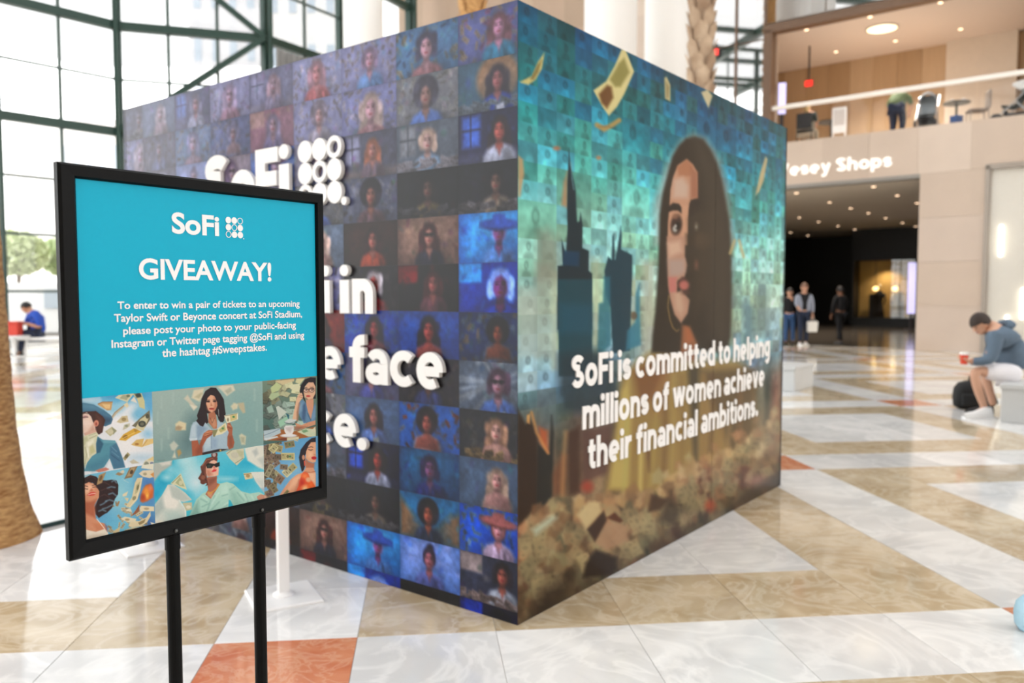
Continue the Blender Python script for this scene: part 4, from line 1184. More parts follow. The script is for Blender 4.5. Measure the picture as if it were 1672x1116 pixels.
for k, (a, b) in enumerate(zip(cuts_r[:-1], cuts_r[1:])):
    nu, nv = (250, 440) if k == 0 else (130, 400)
    S2, Z2 = np.meshgrid(np.linspace(a + 0.0012, b - 0.0012, nu), np.linspace(BOOTH_H, 0.001, nv))
    P, (px, py) = mural_xy(S2, Z2)
    ink = Ink(px, py)
    paint_mural(ink, S2, Z2)
    ink_grid('mural_print', P, nu, nv, ink.C, M_WALLR, panels_r[k])
for txt, s0, s1, zb, cap in (('SoFi is committed to helping', 0.417, 3.02, 1.006, 0.158), ('millions of women achieve', 0.512, 2.92, 0.798, 0.158), ('their financial ambitions.', 0.562, 2.812, 0.594, 0.158)):
    for ch, x, w_ in text_layout(txt, s0, s1, gap=0.085, space=0.34, w=0.2):
        mb = letter_mesh(ch, x, zb, w_, cap, 0.006, 0.2)
        mb.v = [(a_, b_ - 0.0065, c_) for a_, b_, c_ in mb.v]
        mb.build('letter', M_LETTER, booth)

# ================================================================== POSTER STAND
SA, SB = Vector((-0.856, 1.532, 0)), Vector((-0.473, 2.017, 0))
SW = (SB - SA).length
SANG = math.atan2((SB - SA).y, (SB - SA).x)
SZ0, SZ1 = 0.939, 1.699
stand = empty('poster_stand', (SA + SB) / 2, SANG, 'black framed poster on two black posts, turquoise giveaway notice above six painted pictures', 'sign stand')
SM = Matrix.Translation((SA + SB) / 2) @ Matrix.Rotation(SANG, 4, 'Z')
SMI = SM.inverted()
FRONT = -0.004
def sign_xz(px, py):
    """photo pixel -> poster plane"""
    o = SMI @ Vector((0, 0, CAMH))
    d = SMI.to_3x3() @ Vector(ray(px, py))
    t = (FRONT - o.y) / d.y
    q = o + d * t
    return q.x, q.z
M_FRAME = mat('black_satin_frame', (11, 12, 13), 0.45, vary=0.2, scale=8, spec=0.1)
M_SHEET = mat('turquoise_poster_paper', (0, 168, 202), 0.5, vary=0.03, scale=3, spec=0.2)
M_PTEXT = mat('white_poster_ink', (236, 237, 240), 0.45)
hw, bw = SW / 2, 0.034
def frame_bar(a, b, c, d):
    """outer a-b, inner c-d in (x,z); moulded front"""
    mb = MB()
    y0, y1 = 0.006, -0.014
    def mid(p, q, t): return (p[0] + (q[0] - p[0]) * t, p[1] + (q[1] - p[1]) * t)
    a1, b1 = mid(a, c, .16), mid(b, d, .16)
    c1, d1 = mid(a, c, .86), mid(b, d, .86)
    v = [(a[0], y0, a[1]), (b[0], y0, b[1]), (a[0], y1 + .005, a[1]), (b[0], y1 + .005, b[1]), (a1[0], y1, a1[1]), (b1[0], y1, b1[1]), (c1[0], y1 + .002, c1[1]), (d1[0], y1 + .002, d1[1]),
         (c[0], y1 + .008, c[1]), (d[0], y1 + .008, d[1]), (c[0], y0, c[1]), (d[0], y0, d[1])]
    f = [(0, 1, 3, 2), (2, 3, 5, 4), (4, 5, 7, 6), (6, 7, 9, 8), (8, 9, 11, 10), (10, 11, 1, 0), (0, 2, 4, 6, 8, 10), (11, 9, 7, 5, 3, 1)]
    return mb.add(v, f).build('frame_bar', M_FRAME, stand)
O = [(-hw, SZ0), (hw, SZ0), (hw, SZ1), (-hw, SZ1)]
I = [(-hw + bw, SZ0 + bw), (hw - bw * .62, SZ0 + bw), (hw - bw * .62, SZ1 - bw * .8), (-hw + bw, SZ1 - bw * .8)]
for k in range(4):
    frame_bar(O[k], O[(k + 1) % 4], I[k], I[(k + 1) % 4])
MB().box(-hw + .006, hw - .006, 0.0, 0.0058, SZ0 + .006, SZ1 - .006).build('backing_board', M_FRAME, stand)
sheet = MB().box(-hw + .012, hw - .012, FRONT + .0006, 0.0, SZ0 + .012, SZ1 - .012).build('poster', M_SHEET, stand)
for x in (0.213 - hw, 0.425 - hw):
    MB().lathe([(0.0142, 0.012), (0.0142, SZ0 + 0.004), (0.0142, SZ0 + 0.006)], (x, 0.0, 0), 20).build('post', M_FRAME, stand, smooth=False)
    MB().lathe([(0.0158, SZ0 - 0.03), (0.0158, SZ0 + 0.002)], (x, 0.0, 0), 20).build('post_collar', M_FRAME, stand)
    MB().ball((x, -0.0165, SZ0 + 0.012), 0.004, 0.0025, 0.004, 10, 6).build('rivet', mat('dull_steel', (90, 92, 92), 0.35, metal=0.8), stand)
MB().cham(-0.26, 0.26, -0.17, 0.17, 0.0, 0.012, 0.003).build('base_plate', M_FRAME, stand)

# ---- printed words on the poster
def font_mesh(txt, bold):
    c = bpy.data.curves.new('words', 'FONT')
    c.body = txt
    c.size = 1.0
    c.offset = bold
    c.resolution_u = 6
    o = bpy.data.objects.new('words', c)
    COL.objects.link(o)
    me = bpy.data.meshes.new_from_object(o.evaluated_get(bpy.context.evaluated_depsgraph_get()))
    bpy.data.objects.remove(o)
    bpy.data.curves.remove(c)
    return me
bpy.context.view_layer.update()
def poster_text(name, txt, pl, pr_, cap_px, bold):
    """pl, pr_: photo pixels of the left and right ends of the base line; cap_px: (x, y_top, y_base) of a capital"""
    x0, z0 = sign_xz(*pl)
    x1, z1 = sign_xz(*pr_)
    zb = (z0 + z1) / 2
    cap = sign_xz(cap_px[0], cap_px[1])[1] - sign_xz(cap_px[0], cap_px[2])[1]
    me = font_mesh(txt, bold)
    co = np.zeros(len(me.vertices) * 3, np.float32)
    me.vertices.foreach_get('co', co)
    co = co.reshape(-1, 3)
    ref = font_mesh('H', bold)
    rc = np.zeros(len(ref.vertices) * 3, np.float32)
    ref.vertices.foreach_get('co', rc)
    rc = rc.reshape(-1, 3)
    H0, H1 = rc[:, 1].min(), rc[:, 1].max()
    bpy.data.meshes.remove(ref)
    mn, mx_ = co[:, 0].min(), co[:, 0].max()
    out = np.stack([x0 + (co[:, 0] - mn) / (mx_ - mn) * (x1 - x0), np.full(len(co), FRONT - 0.0006), zb + (co[:, 1] - H0) / (H1 - H0) * cap], 1)
    me.vertices.foreach_set('co', out.astype(np.float32).ravel())
    me.update()
    me.materials.clear()
    me.materials.append(M_PTEXT)
    return link(name, me, sheet)
poster_text('headline', 'GIVEAWAY!', (227, 456), (443, 460), (300, 424.3, 457.3), 0.026)
poster_text('logo_word', 'SoFi', (280.6, 382), (358, 385.3), (330, 350, 383.6), 0.03)
for txt, a, b, cap in (('To enter to win a pair of tickets to an upcoming', (191.8, 503.8), (489, 502), (197, 491.5, 503.8)),
                       ('Taylor Swift or Beyonce concert at SoFi Stadium,', (186.1, 525.2), (493, 519), (192, 512, 525)),
                       ('please post your photo to your public-facing', (201, 545), (483, 537.5), (210, 532.5, 545)),
                       ('Instagram or Twitter page tagging @SoFi and using', (182, 565.5), (496.6, 555), (183, 552.5, 565.5)),
                       ('the hashtag #Sweepstakes.', (264.7, 581.5), (435.6, 574.5), (350, 565, 577.5))):
    poster_text('notice_line', txt, a, b, cap, 0.017)
dx0, dz0 = sign_xz(367.6, 353.5)
dx1, dz1 = sign_xz(397.0, 388.3)
st_ = (dx1 - dx0) / 3
sz_ = st_ * 1.06
for i in range(3):
    for j in range(3):
        cx, cz = dx0 + st_ * (i + .5), dz0 - sz_ * (j + .5)
        if i + j == 2: v, f = ribbon(arc(cx, cz, st_ * .42, st_ * .45, 0, 360, 28), st_ * .10, 0.0004, True)
        else: v, f = disc(cx, cz, st_ * .49, 0.0004, 26, .96)
        MB().add([(a, FRONT - .0007 + b, c) for a, b, c in v], f).build('logo_ring' if i + j == 2 else 'logo_dot', M_PTEXT, sheet)
v, f = disc(dx1 + .0012, dz0 - sz_ * 3, .0012, 0.0004, 10)
MB().add([(a, FRONT - .0007 + b, c) for a, b, c in v], f).build('logo_point', M_PTEXT, sheet)

# ---- six painted pictures
M_PRINT = print_mat('poster_print', 0.5, 0.22)
def sky_fill(s, top, bottom, y0, y1):
    t = np.clip((s.Y - y0) / (y1 - y0), 0, 1)[:, None]
    s.C[:] = np.asarray(top, float) * (1 - t) + np.asarray(bottom, float) * t
def pic_hat(s):
    s.space(120, 630, 7.971); s.f = .5
    E, P, L = s.ell, s.poly, s.line
    sky_fill(s, (120, 190, 225), (226, 230, 236), 645, 690)
    E((50, 150, 205), 760, 130, 330, 70, f=80); E((96, 172, 218), 990, 260, 80, 150, f=60); E((122, 188, 222), 860, 370, 90, 90, f=50); E((130, 196, 226), 560, 330, 120, 60, -.5, f=50)
    E((150, 205, 228), 600, 270, 90, 30, -.8, f=30); E((236, 236, 240), 700, 330, 120, 40, -.8, f=50); E((240, 240, 243), 560, 480, 140, 90, f=80); E((150, 200, 230), 970, 630, 70, 60, f=50); E((238, 238, 240), 680, 780, 150, 120, f=90); E((176, 206, 226), 900, 940, 150, 40, f=50); E((190, 214, 230), 200, 190, 140, 26, f=30)
    P((212, 210, 178), (540, 160), (600, 115), (790, 100), (700, 215)); P((168, 172, 142), (600, 165), (640, 125), (740, 118), (690, 190)); E((112, 124, 96), 712, 135, 24, 18)
    P((206, 200, 150), (770, 110), (885, 100), (925, 200), (930, 310), (860, 280), (830, 180)); P((112, 116, 94), (790, 105), (870, 100), (890, 150), (820, 165)); E((60, 70, 64), 845, 125, 34, 26); P((226, 222, 210), (740, 200), (790, 140), (830, 230), (780, 210))
    P((206, 164, 108), (310, 245), (370, 212), (510, 208), (490, 320), (440, 325)); P((232, 196, 140), (370, 240), (480, 245), (470, 300), (420, 300)); L((150, 106, 66), 10, (320, 240), (380, 214), (505, 214))
    P((196, 184, 160), (470, 460), (530, 350), (600, 290), (690, 230), (640, 300), (560, 370), (500, 440)); L((140, 124, 100), 8, (470, 450), (540, 350), (680, 240)); P((226, 214, 176), (650, 250), (700, 215), (720, 270), (690, 290))
    P((206, 192, 154), (560, 475), (630, 400), (700, 390), (718, 470), (610, 490)); E((160, 140, 96), 655, 440, 30, 24)
    P((198, 196, 172), (640, 580), (660, 510), (735, 490), (730, 530), (690, 560)); E((150, 156, 130), 690, 525, 20, 16)
    P((190, 186, 150), (410, 600), (500, 535), (567, 590), (480, 662)); P((150, 152, 122), (500, 540), (560, 585), (520, 640)); E((206, 200, 170), 480, 600, 40, 30)
    P((120, 114, 92), (760, 525), (870, 420), (990, 320), (1000, 440), (930, 545), (850, 560)); P((206, 198, 160), (800, 560), (870, 440), (960, 380), (985, 400), (960, 470), (910, 590)); E((66, 70, 62), 893, 500, 50, 42); E((110, 110, 90), 893, 500, 26, 22); E((80, 80, 66), 962, 400, 24, 30)
    P((216, 170, 62), (590, 710), (650, 635), (790, 555), (890, 600), (760, 660), (680, 720)); P((180, 140, 60), (780, 560), (850, 580), (800, 610)); E((150, 110, 44), 672, 668, 36, 22, -.4); L((240, 206, 120), 8, (640, 690), (800, 610))
    P((216, 182, 110), (750, 770), (820, 705), (920, 690), (890, 800), (810, 790)); P((226, 196, 130), (880, 805), (940, 700), (1045, 690), (1045, 750)); E((170, 120, 60), 825, 762, 26, 14); L((180, 140, 80), 7, (900, 790), (960, 710))
    P((164, 154, 112), (645, 945), (705, 868), (738, 900), (670, 980)); E((110, 104, 74), 690, 920, 22, 28, .5)
    P((196, 190, 168), (730, 990), (780, 960), (860, 1010), (760, 1020)); P((216, 212, 190), (870, 1085), (930, 975), (1050, 920), (1050, 1120)); E((140, 146, 130), 950, 1020, 30, 30); P((226, 200, 140), (960, 970), (1040, 920), (1045, 980)); E((120, 130, 160), 1020, 1010, 24, 16)
    # woman
    P((74, 120, 150), (40, 235), (130, 224), (260, 245), (400, 320), (488, 388), (512, 440), (490, 500), (420, 532), (385, 525), (390, 430), (300, 370), (150, 345), (40, 352)); P((96, 146, 172), (40, 240), (130, 228), (260, 250), (380, 315), (200, 300), (40, 300), f=30, a=.8)
    P((52, 78, 104), (180, 345), (300, 350), (420, 410), (500, 430), (480, 480), (400, 515), (390, 440), f=20, a=.8)
    P((70, 42, 38), (45, 365), (150, 340), (290, 330), (380, 400), (415, 450), (390, 540), (378, 610), (330, 640), (285, 600), (280, 520), (250, 470), (230, 410), (180, 352), (60, 400)); P((110, 66, 54), (300, 380), (370, 430), (370, 560), (340, 600), f=30, a=.6)
    P((236, 206, 190), (48, 420), (80, 380), (170, 350), (225, 400), (255, 480), (285, 560), (270, 600), (200, 620), (130, 615), (70, 598), (66, 570), (82, 556), (60, 520), (66, 490), (48, 470)); P((206, 160, 140), (190, 600), (256, 500), (285, 570), (260, 640), (140, 650), f=24, a=.9); P((244, 222, 210), (90, 450), (200, 430), (240, 500), (180, 540), (110, 520), f=30, a=.7)
    E((214, 140, 116), 296, 492, 32, 42, .2); E((160, 80, 70), 296, 500, 14, 22); E((188, 54, 58), 90, 528, 30, 24); L((120, 40, 46), 6, (66, 522), (122, 520)); E((196, 150, 150), 140, 410, 46, 18, -.2); L((80, 52, 52), 9, (100, 422), (150, 410), (190, 412)); L((90, 60, 54), 8, (90, 385), (150, 360), (190, 368)); E((160, 100, 90), 62, 470, 16, 12)
    P((214, 172, 154), (130, 620), (290, 575), (310, 625), (160, 668))
    P((214, 214, 184), (58, 760), (100, 665), (160, 650), (300, 605), (322, 640), (290, 760), (300, 880), (242, 918), (180, 1000), (140, 1080), (90, 960), (65, 880)); P((186, 188, 150), (90, 700), (170, 660), (200, 720), (110, 800), f=14, a=.8); P((240, 238, 222), (170, 740), (270, 690), (250, 780), (190, 860), f=20, a=.9); P((190, 184, 128), (200, 800), (250, 760), (285, 860), (220, 900), f=14, a=.7); L((170, 168, 130), 9, (150, 800), (170, 900), (150, 1020)); L((246, 244, 230), 10, (180, 820), (200, 940)); L((176, 176, 146), 8, (200, 650), (290, 620)); L((160, 160, 130), 8, (210, 690), (300, 650))
    P((84, 146, 166), (58, 900), (110, 930), (150, 1090), (180, 1000), (242, 918), (300, 880), (292, 760), (312, 660), (380, 705), (540, 716), (585, 800), (640, 950), (672, 1065), (520, 1090), (470, 950), (400, 1060), (300, 1116), (58, 1116)); P((70, 116, 146), (476, 800), (560, 745), (640, 950), (672, 1065), (530, 1085), (470, 930), f=10); P((52, 96, 122), (320, 670), (390, 760), (345, 870), (300, 885), (296, 760), f=8); L((120, 176, 190), 14, (400, 730), (540, 735), f=16); L((110, 158, 182), 8, (500, 800), (560, 860), f=8); L((104, 152, 176), 8, (500, 860), (590, 930), f=8); L((50, 88, 118), 8, (490, 900), (600, 980), f=8); P((66, 122, 148), (160, 1050), (350, 960), (470, 900), (400, 1060), (250, 1116), f=40, a=.6)
    P((196, 124, 108), (280, 1110), (340, 1085), (420, 1066), (470, 1090), (420, 1112), (330, 1130))
def pic_wind(s):
    s.space(120, 760, 7.971); s.f = .5
    E, P, L = s.ell, s.poly, s.line
    sky_fill(s, (112, 186, 214), (86, 156, 204), 765, 890)
    E((150, 208, 222), 600, 380, 130, 200, f=130); E((72, 120, 186), 980, 280, 120, 220, f=110); E((70, 112, 170), 980, 760, 110, 130, f=90); E((180, 214, 222), 130, 160, 80, 40, f=40); E((110, 190, 220), 650, 800, 200, 120, f=100)
    R = np.random.RandomState(3)
    for i in range(34):
        s.bill(np.array((216, 202, 166)) * R.uniform(.75, 1.06), R.uniform(440, 1000), R.uniform(480, 920), R.uniform(40, 95), R.uniform(22, 42), R.uniform(0, 3.1), a=.85)
    P((140, 116, 84), (660, 180), (740, 20), (840, 5), (760, 160)); P((206, 184, 140), (690, 150), (755, 30), (815, 20), (745, 140), a=.5); E((80, 66, 50), 755, 90, 20, 30, .4)
    P((160, 134, 96), (545, 120), (580, 92), (660, 115), (600, 138)); P((216, 204, 176), (600, 90), (650, 60), (665, 90), (640, 110))
    P((222, 210, 182), (850, 110), (900, 70), (1045, 60), (1050, 150), (990, 170), (900, 150)); E((170, 160, 130), 930, 115, 24, 18); P((226, 224, 206), (880, 40), (900, -20), (1045, -20), (1040, 60)); P((214, 150, 84), (1000, 120), (1050, 90), (1050, 170)); P((226, 222, 206), (650, 190), (720, 230), (660, 200), (640, 175))
    P((220, 206, 166), (800, 230), (830, 170), (900, 160), (870, 330), (830, 450), (740, 555), (680, 540), (760, 420)); P((186, 180, 142), (815, 260), (870, 210), (850, 340), (800, 380)); E((120, 116, 84), 838, 290, 14, 36, .25); E((150, 144, 112), 790, 430, 22, 30, .6); L((238, 230, 204), 7, (890, 170), (820, 440), (730, 545))
    P((206, 104, 50), (870, 470), (890, 350), (940, 260), (1010, 240), (1045, 320), (1035, 420), (960, 470), (900, 490), f=14); E((236, 150, 60), 950, 340, 40, 50, f=24); E((250, 190, 80), 960, 400, 18, 34, f=14); E((166, 60, 36), 900, 420, 30, 40, f=20, a=.8); E((226, 130, 90), 1000, 300, 24, 34, f=16)
    P((226, 214, 182), (860, 560), (880, 530), (1050, 540), (1050, 600), (870, 600)); E((180, 164, 130), 950, 568, 34, 16); P((150, 92, 62), (745, 670), (800, 600), (860, 510), (855, 600), (800, 640)); P((226, 214, 180), (640, 380), (710, 340), (690, 400), (640, 410)); P((220, 206, 166), (660, 420), (720, 430), (700, 480)); P((222, 214, 186), (680, 580), (740, 560), (760, 605), (690, 600))
    P((224, 210, 172), (720, 790), (740, 720), (850, 730), (950, 680), (1000, 600), (1005, 660), (960, 740), (880, 800), (760, 810)); P((150, 132, 92), (840, 750), (940, 700), (920, 750), (860, 780)); P((226, 216, 186), (610, 700), (670, 670), (820, 700), (800, 740), (700, 740)); E((170, 150, 110), 700, 710, 30, 16); P((220, 206, 164), (715, 860), (760, 810), (860, 810), (800, 870)); P((212, 194, 150), (500, 940), (520, 860), (610, 800), (600, 860), (540, 940)); E((150, 130, 96), 530, 900, 16, 24); P((160, 130, 94), (550, 530), (580, 470), (605, 470), (580, 540)); P((226, 220, 200), (1000, 740), (1060, 760), (1060, 820), (1020, 790))
    # hair
    P((44, 26, 28), (70, 290), (90, 230), (150, 160), (220, 128), (300, 150), (330, 190), (420, 200), (500, 190), (560, 200), (585, 260), (580, 380), (540, 440), (500, 560), (440, 620), (400, 640), (330, 690), (290, 640), (270, 560), (330, 420), (320, 320), (250, 230), (150, 240), (90, 300), (90, 640), (70, 600)); P((44, 26, 28), (70, 470), (110, 470), (110, 650), (70, 650))
    for a, b in (((350, 520), (430, 470)), ((380, 570), (500, 520)), ((440, 300), (540, 290)), ((460, 380), (560, 400)), ((420, 470), (520, 470)), ((500, 215), (560, 230)), ((330, 600), (420, 600))):
        L((120, 160, 180), 15, a, ((a[0] + b[0]) / 2, a[1] - 18), b, f=10, a=.85)
    for a, b in (((330, 250), (470, 260)), ((360, 330), (500, 330)), ((340, 410), (470, 420)), ((180, 170), (290, 180))): L((88, 52, 48), 10, a, ((a[0] + b[0]) / 2, a[1] - 30), b, f=8, a=.8)
    P((166, 138, 96), (302, 260), (330, 130), (425, 90), (370, 230)); E((110, 86, 60), 355, 170, 18, 40, .4)
    # face looking up
    P((214, 146, 112), (88, 380), (95, 300), (140, 250), (200, 222), (260, 240), (300, 280), (335, 340), (330, 420), (300, 470), (270, 520), (290, 700), (330, 740), (400, 760), (440, 860), (300, 870), (110, 850), (80, 720), (110, 640), (110, 480)); P((240, 190, 160), (130, 280), (200, 240), (270, 280), (250, 340), (150, 380), (110, 400), f=24, a=.9); P((170, 92, 64), (130, 480), (230, 470), (300, 440), (280, 540), (285, 690), (180, 640), (120, 600), f=22, a=.85); P((236, 176, 120), (80, 660), (130, 670), (140, 740), (90, 760), f=18, a=.9); P((196, 120, 84), (250, 760), (400, 770), (420, 840), (300, 850), f=20, a=.7)
    P((206, 60, 50), (175, 392), (215, 355), (260, 345), (298, 362), (270, 392), (215, 400)); L((250, 226, 214), 8, (195, 386), (240, 372), (285, 368)); L((60, 36, 34), 10, (105, 330), (140, 305), (185, 312)); L((60, 36, 34), 9, (250, 290), (290, 282), (318, 300)); L((56, 34, 32), 9, (105, 295), (145, 268), (185, 278)); L((56, 34, 32), 8, (245, 268), (275, 256), (300, 266)); P((196, 116, 88), (205, 340), (235, 300), (260, 330), (235, 345), f=8); E((236, 190, 80), 78, 488, 10, 12)
    # top
    P((232, 222, 206), (85, 1040), (82, 900), (120, 820), (200, 850), (290, 870), (410, 830), (450, 880), (470, 960), (300, 990)); P((206, 190, 168), (120, 960), (250, 900), (400, 900), (330, 960), (150, 1020), f=24, a=.7); L((246, 238, 226), 11, (78, 720), (118, 820)); L((246, 238, 226), 9, (305, 700), (405, 830)); P((250, 244, 232), (110, 850), (170, 860), (120, 960), f=20, a=.8); P((140, 90, 100), (410, 760), (445, 800), (440, 870), (415, 830), f=10, a=.7)
def pic_shirt(s):
    s.space(250, 620, 7.972); s.f = .5
    E, P, L = s.ell, s.poly, s.line
    sky_fill(s, (158, 184, 178), (126, 158, 158), 630, 755)
    P((120, 166, 166), (900, 60), (1440, 20), (1440, 870), (1000, 900), f=300, a=.6); P((86, 118, 124), (300, 800), (480, 480), (620, 420), (640, 900), (400, 1000), f=120, a=.75); P((170, 186, 180), (0, 200), (300, 150), (260, 700), (0, 800), f=200, a=.5)
    for x, y in ((110, 300), (260, 250), (110, 850), (200, 700), (1320, 200), (1350, 600), (60, 500)): L((182, 204, 200), 14, (x, y - 70), (x, y + 70), f=18, a=.45)
    B = lambda c, *p: P(c, *p, f=12)
    B((216, 208, 180), (500, 240), (530, 140), (660, 120), (640, 230), (600, 290)); B((186, 180, 150), (540, 230), (620, 170), (650, 180), (600, 250)); B((206, 202, 182), (400, 250), (450, 200), (500, 280), (575, 360), (530, 400), (460, 300)); B((226, 220, 200), (480, 330), (570, 350), (530, 400))
    B((216, 212, 190), (840, 100), (900, 80), (1040, 75), (1068, 140), (960, 215), (900, 150)); B((176, 180, 160), (930, 150), (1010, 100), (1030, 150), (970, 195)); B((214, 208, 178), (1010, 350), (1050, 305), (1110, 320), (1095, 380), (1040, 400)); B((190, 180, 150), (1105, 310), (1180, 300), (1190, 340), (1200, 430), (1170, 440), (1120, 370))
    B((216, 204, 168), (290, 580), (340, 540), (430, 570), (425, 660), (300, 660)); B((170, 150, 120), (290, 620), (330, 600), (380, 620), (360, 665), (290, 660)); B((206, 204, 176), (1120, 730), (1150, 705), (1210, 740), (1200, 850), (1150, 850)); B((170, 174, 150), (1140, 750), (1190, 750), (1190, 830), (1150, 820)); B((190, 196, 184), (215, 850), (270, 800), (330, 860), (280, 930), (240, 920)); B((180, 150, 96), (310, 930), (350, 910), (370, 960), (330, 1010)); B((216, 212, 190), (250, 1020), (280, 940), (300, 1020)); L((110, 130, 130), 5, (60, 1055), (150, 1050), f=6)
    # hair, body
    P((40, 28, 32), (570, 470), (610, 360), (630, 250), (680, 150), (750, 105), (820, 110), (880, 190), (920, 260), (935, 380), (945, 450), (910, 560), (870, 550), (830, 460), (700, 440), (720, 560), (650, 610), (590, 540))
    P((174, 112, 84), (720, 440), (800, 420), (820, 470), (840, 640), (800, 660), (720, 560)); P((206, 150, 116), (740, 530), (800, 500), (830, 600), (790, 640), f=14, a=.8)
    P((166, 190, 206), (470, 780), (490, 640), (520, 560), (600, 530), (680, 560), (760, 650), (830, 640), (840, 530), (900, 560), (960, 600), (990, 690), (960, 760), (970, 860), (990, 910), (860, 920), (640, 955), (640, 880), (690, 780), (580, 790)); P((128, 156, 182), (560, 600), (640, 590), (700, 640), (650, 700), (580, 790), (560, 700), f=20, a=.8); P((196, 214, 224), (680, 740), (760, 720), (760, 880), (680, 900), f=24, a=.7); P((140, 166, 194), (760, 740), (840, 780), (830, 900), (760, 900), f=24, a=.7); P((200, 216, 226), (500, 600), (560, 570), (560, 740), (490, 760), f=20, a=.6); L((110, 136, 164), 7, (760, 690), (760, 900)); P((196, 212, 222), (470, 770), (575, 760), (570, 800), (480, 800))
    P((44, 36, 40), (635, 955), (860, 905), (990, 905), (860, 940), (640, 985)); E((210, 170, 90), 876, 925, 12, 10)
    P((40, 28, 32), (560, 540), (620, 460), (700, 440), (700, 520), (650, 615), (610, 600)); P((40, 28, 32), (830, 440), (930, 430), (925, 540), (880, 560), (850, 520))
    P((166, 92, 64), (500, 800), (580, 790), (600, 860), (660, 700), (720, 660), (780, 660), (770, 720), (700, 770), (640, 880), (640, 980), (510, 1000)); P((206, 136, 98), (650, 720), (700, 675), (780, 670), (760, 700), (690, 740), f=10); P((132, 66, 46), (560, 920), (640, 800), (650, 960), (560, 990), f=22, a=.7); L((110, 56, 42), 6, (670, 715), (775, 690)); L((110, 56, 42), 6, (680, 740), (765, 712))
    P((170, 98, 70), (965, 570), (1000, 560), (1035, 630), (1030, 720), (1060, 820), (1040, 890), (990, 910), (965, 860), (970, 740), (985, 690), (960, 640)); P((130, 72, 54), (980, 740), (1030, 740), (1040, 880), (990, 900), f=20, a=.7); L((210, 140, 106), 12, (970, 590), (1010, 610)); L((110, 60, 46), 5, (965, 620), (1020, 640))
    # face
    P((226, 172, 140), (690, 320), (700, 240), (740, 200), (790, 205), (830, 270), (835, 340), (810, 400), (765, 435), (720, 405)); P((176, 106, 80), (790, 210), (832, 280), (832, 350), (800, 410), (770, 435), (800, 330), f=16, a=.75); P((196, 130, 100), (690, 300), (720, 390), (765, 432), (740, 430), (700, 390), f=12, a=.6)
    P((40, 28, 32), (690, 300), (690, 220), (740, 160), (800, 180), (850, 290), (830, 290), (800, 215), (750, 200), (710, 240)); E((52, 34, 34), 716, 288, 26, 11); E((52, 34, 34), 800, 285, 22, 11); L((48, 30, 30), 7, (695, 268), (740, 268)); L((48, 30, 30), 7, (780, 266), (822, 268)); E((190, 74, 64), 762, 382, 34, 14); P((196, 128, 98), (752, 300), (775, 345), (745, 348), f=6); E((110, 40, 40), 762, 380, 30, 4)
    L((190, 200, 200), 5, (850, 390), (855, 480)); L((60, 40, 36), 4, (740, 500), (770, 570), (800, 500))
    # notes in hand
    P((226, 218, 180), (780, 740), (840, 640), (945, 560), (970, 660), (900, 710)); P((186, 180, 120), (850, 660), (930, 590), (945, 660), (880, 690)); E((80, 140, 90), 908, 638, 16, 14); P((136, 136, 96), (770, 660), (845, 650), (800, 750), (780, 740)); P((232, 226, 198), (925, 470), (1105, 435), (1105, 520), (960, 570)); P((206, 190, 130), (1000, 470), (1090, 450), (1090, 520), (1005, 545)); E((70, 136, 84), 1048, 488, 16, 14); E((150, 140, 110), 975, 525, 14, 24); L((96, 90, 66), 5, (940, 475), (1095, 445))
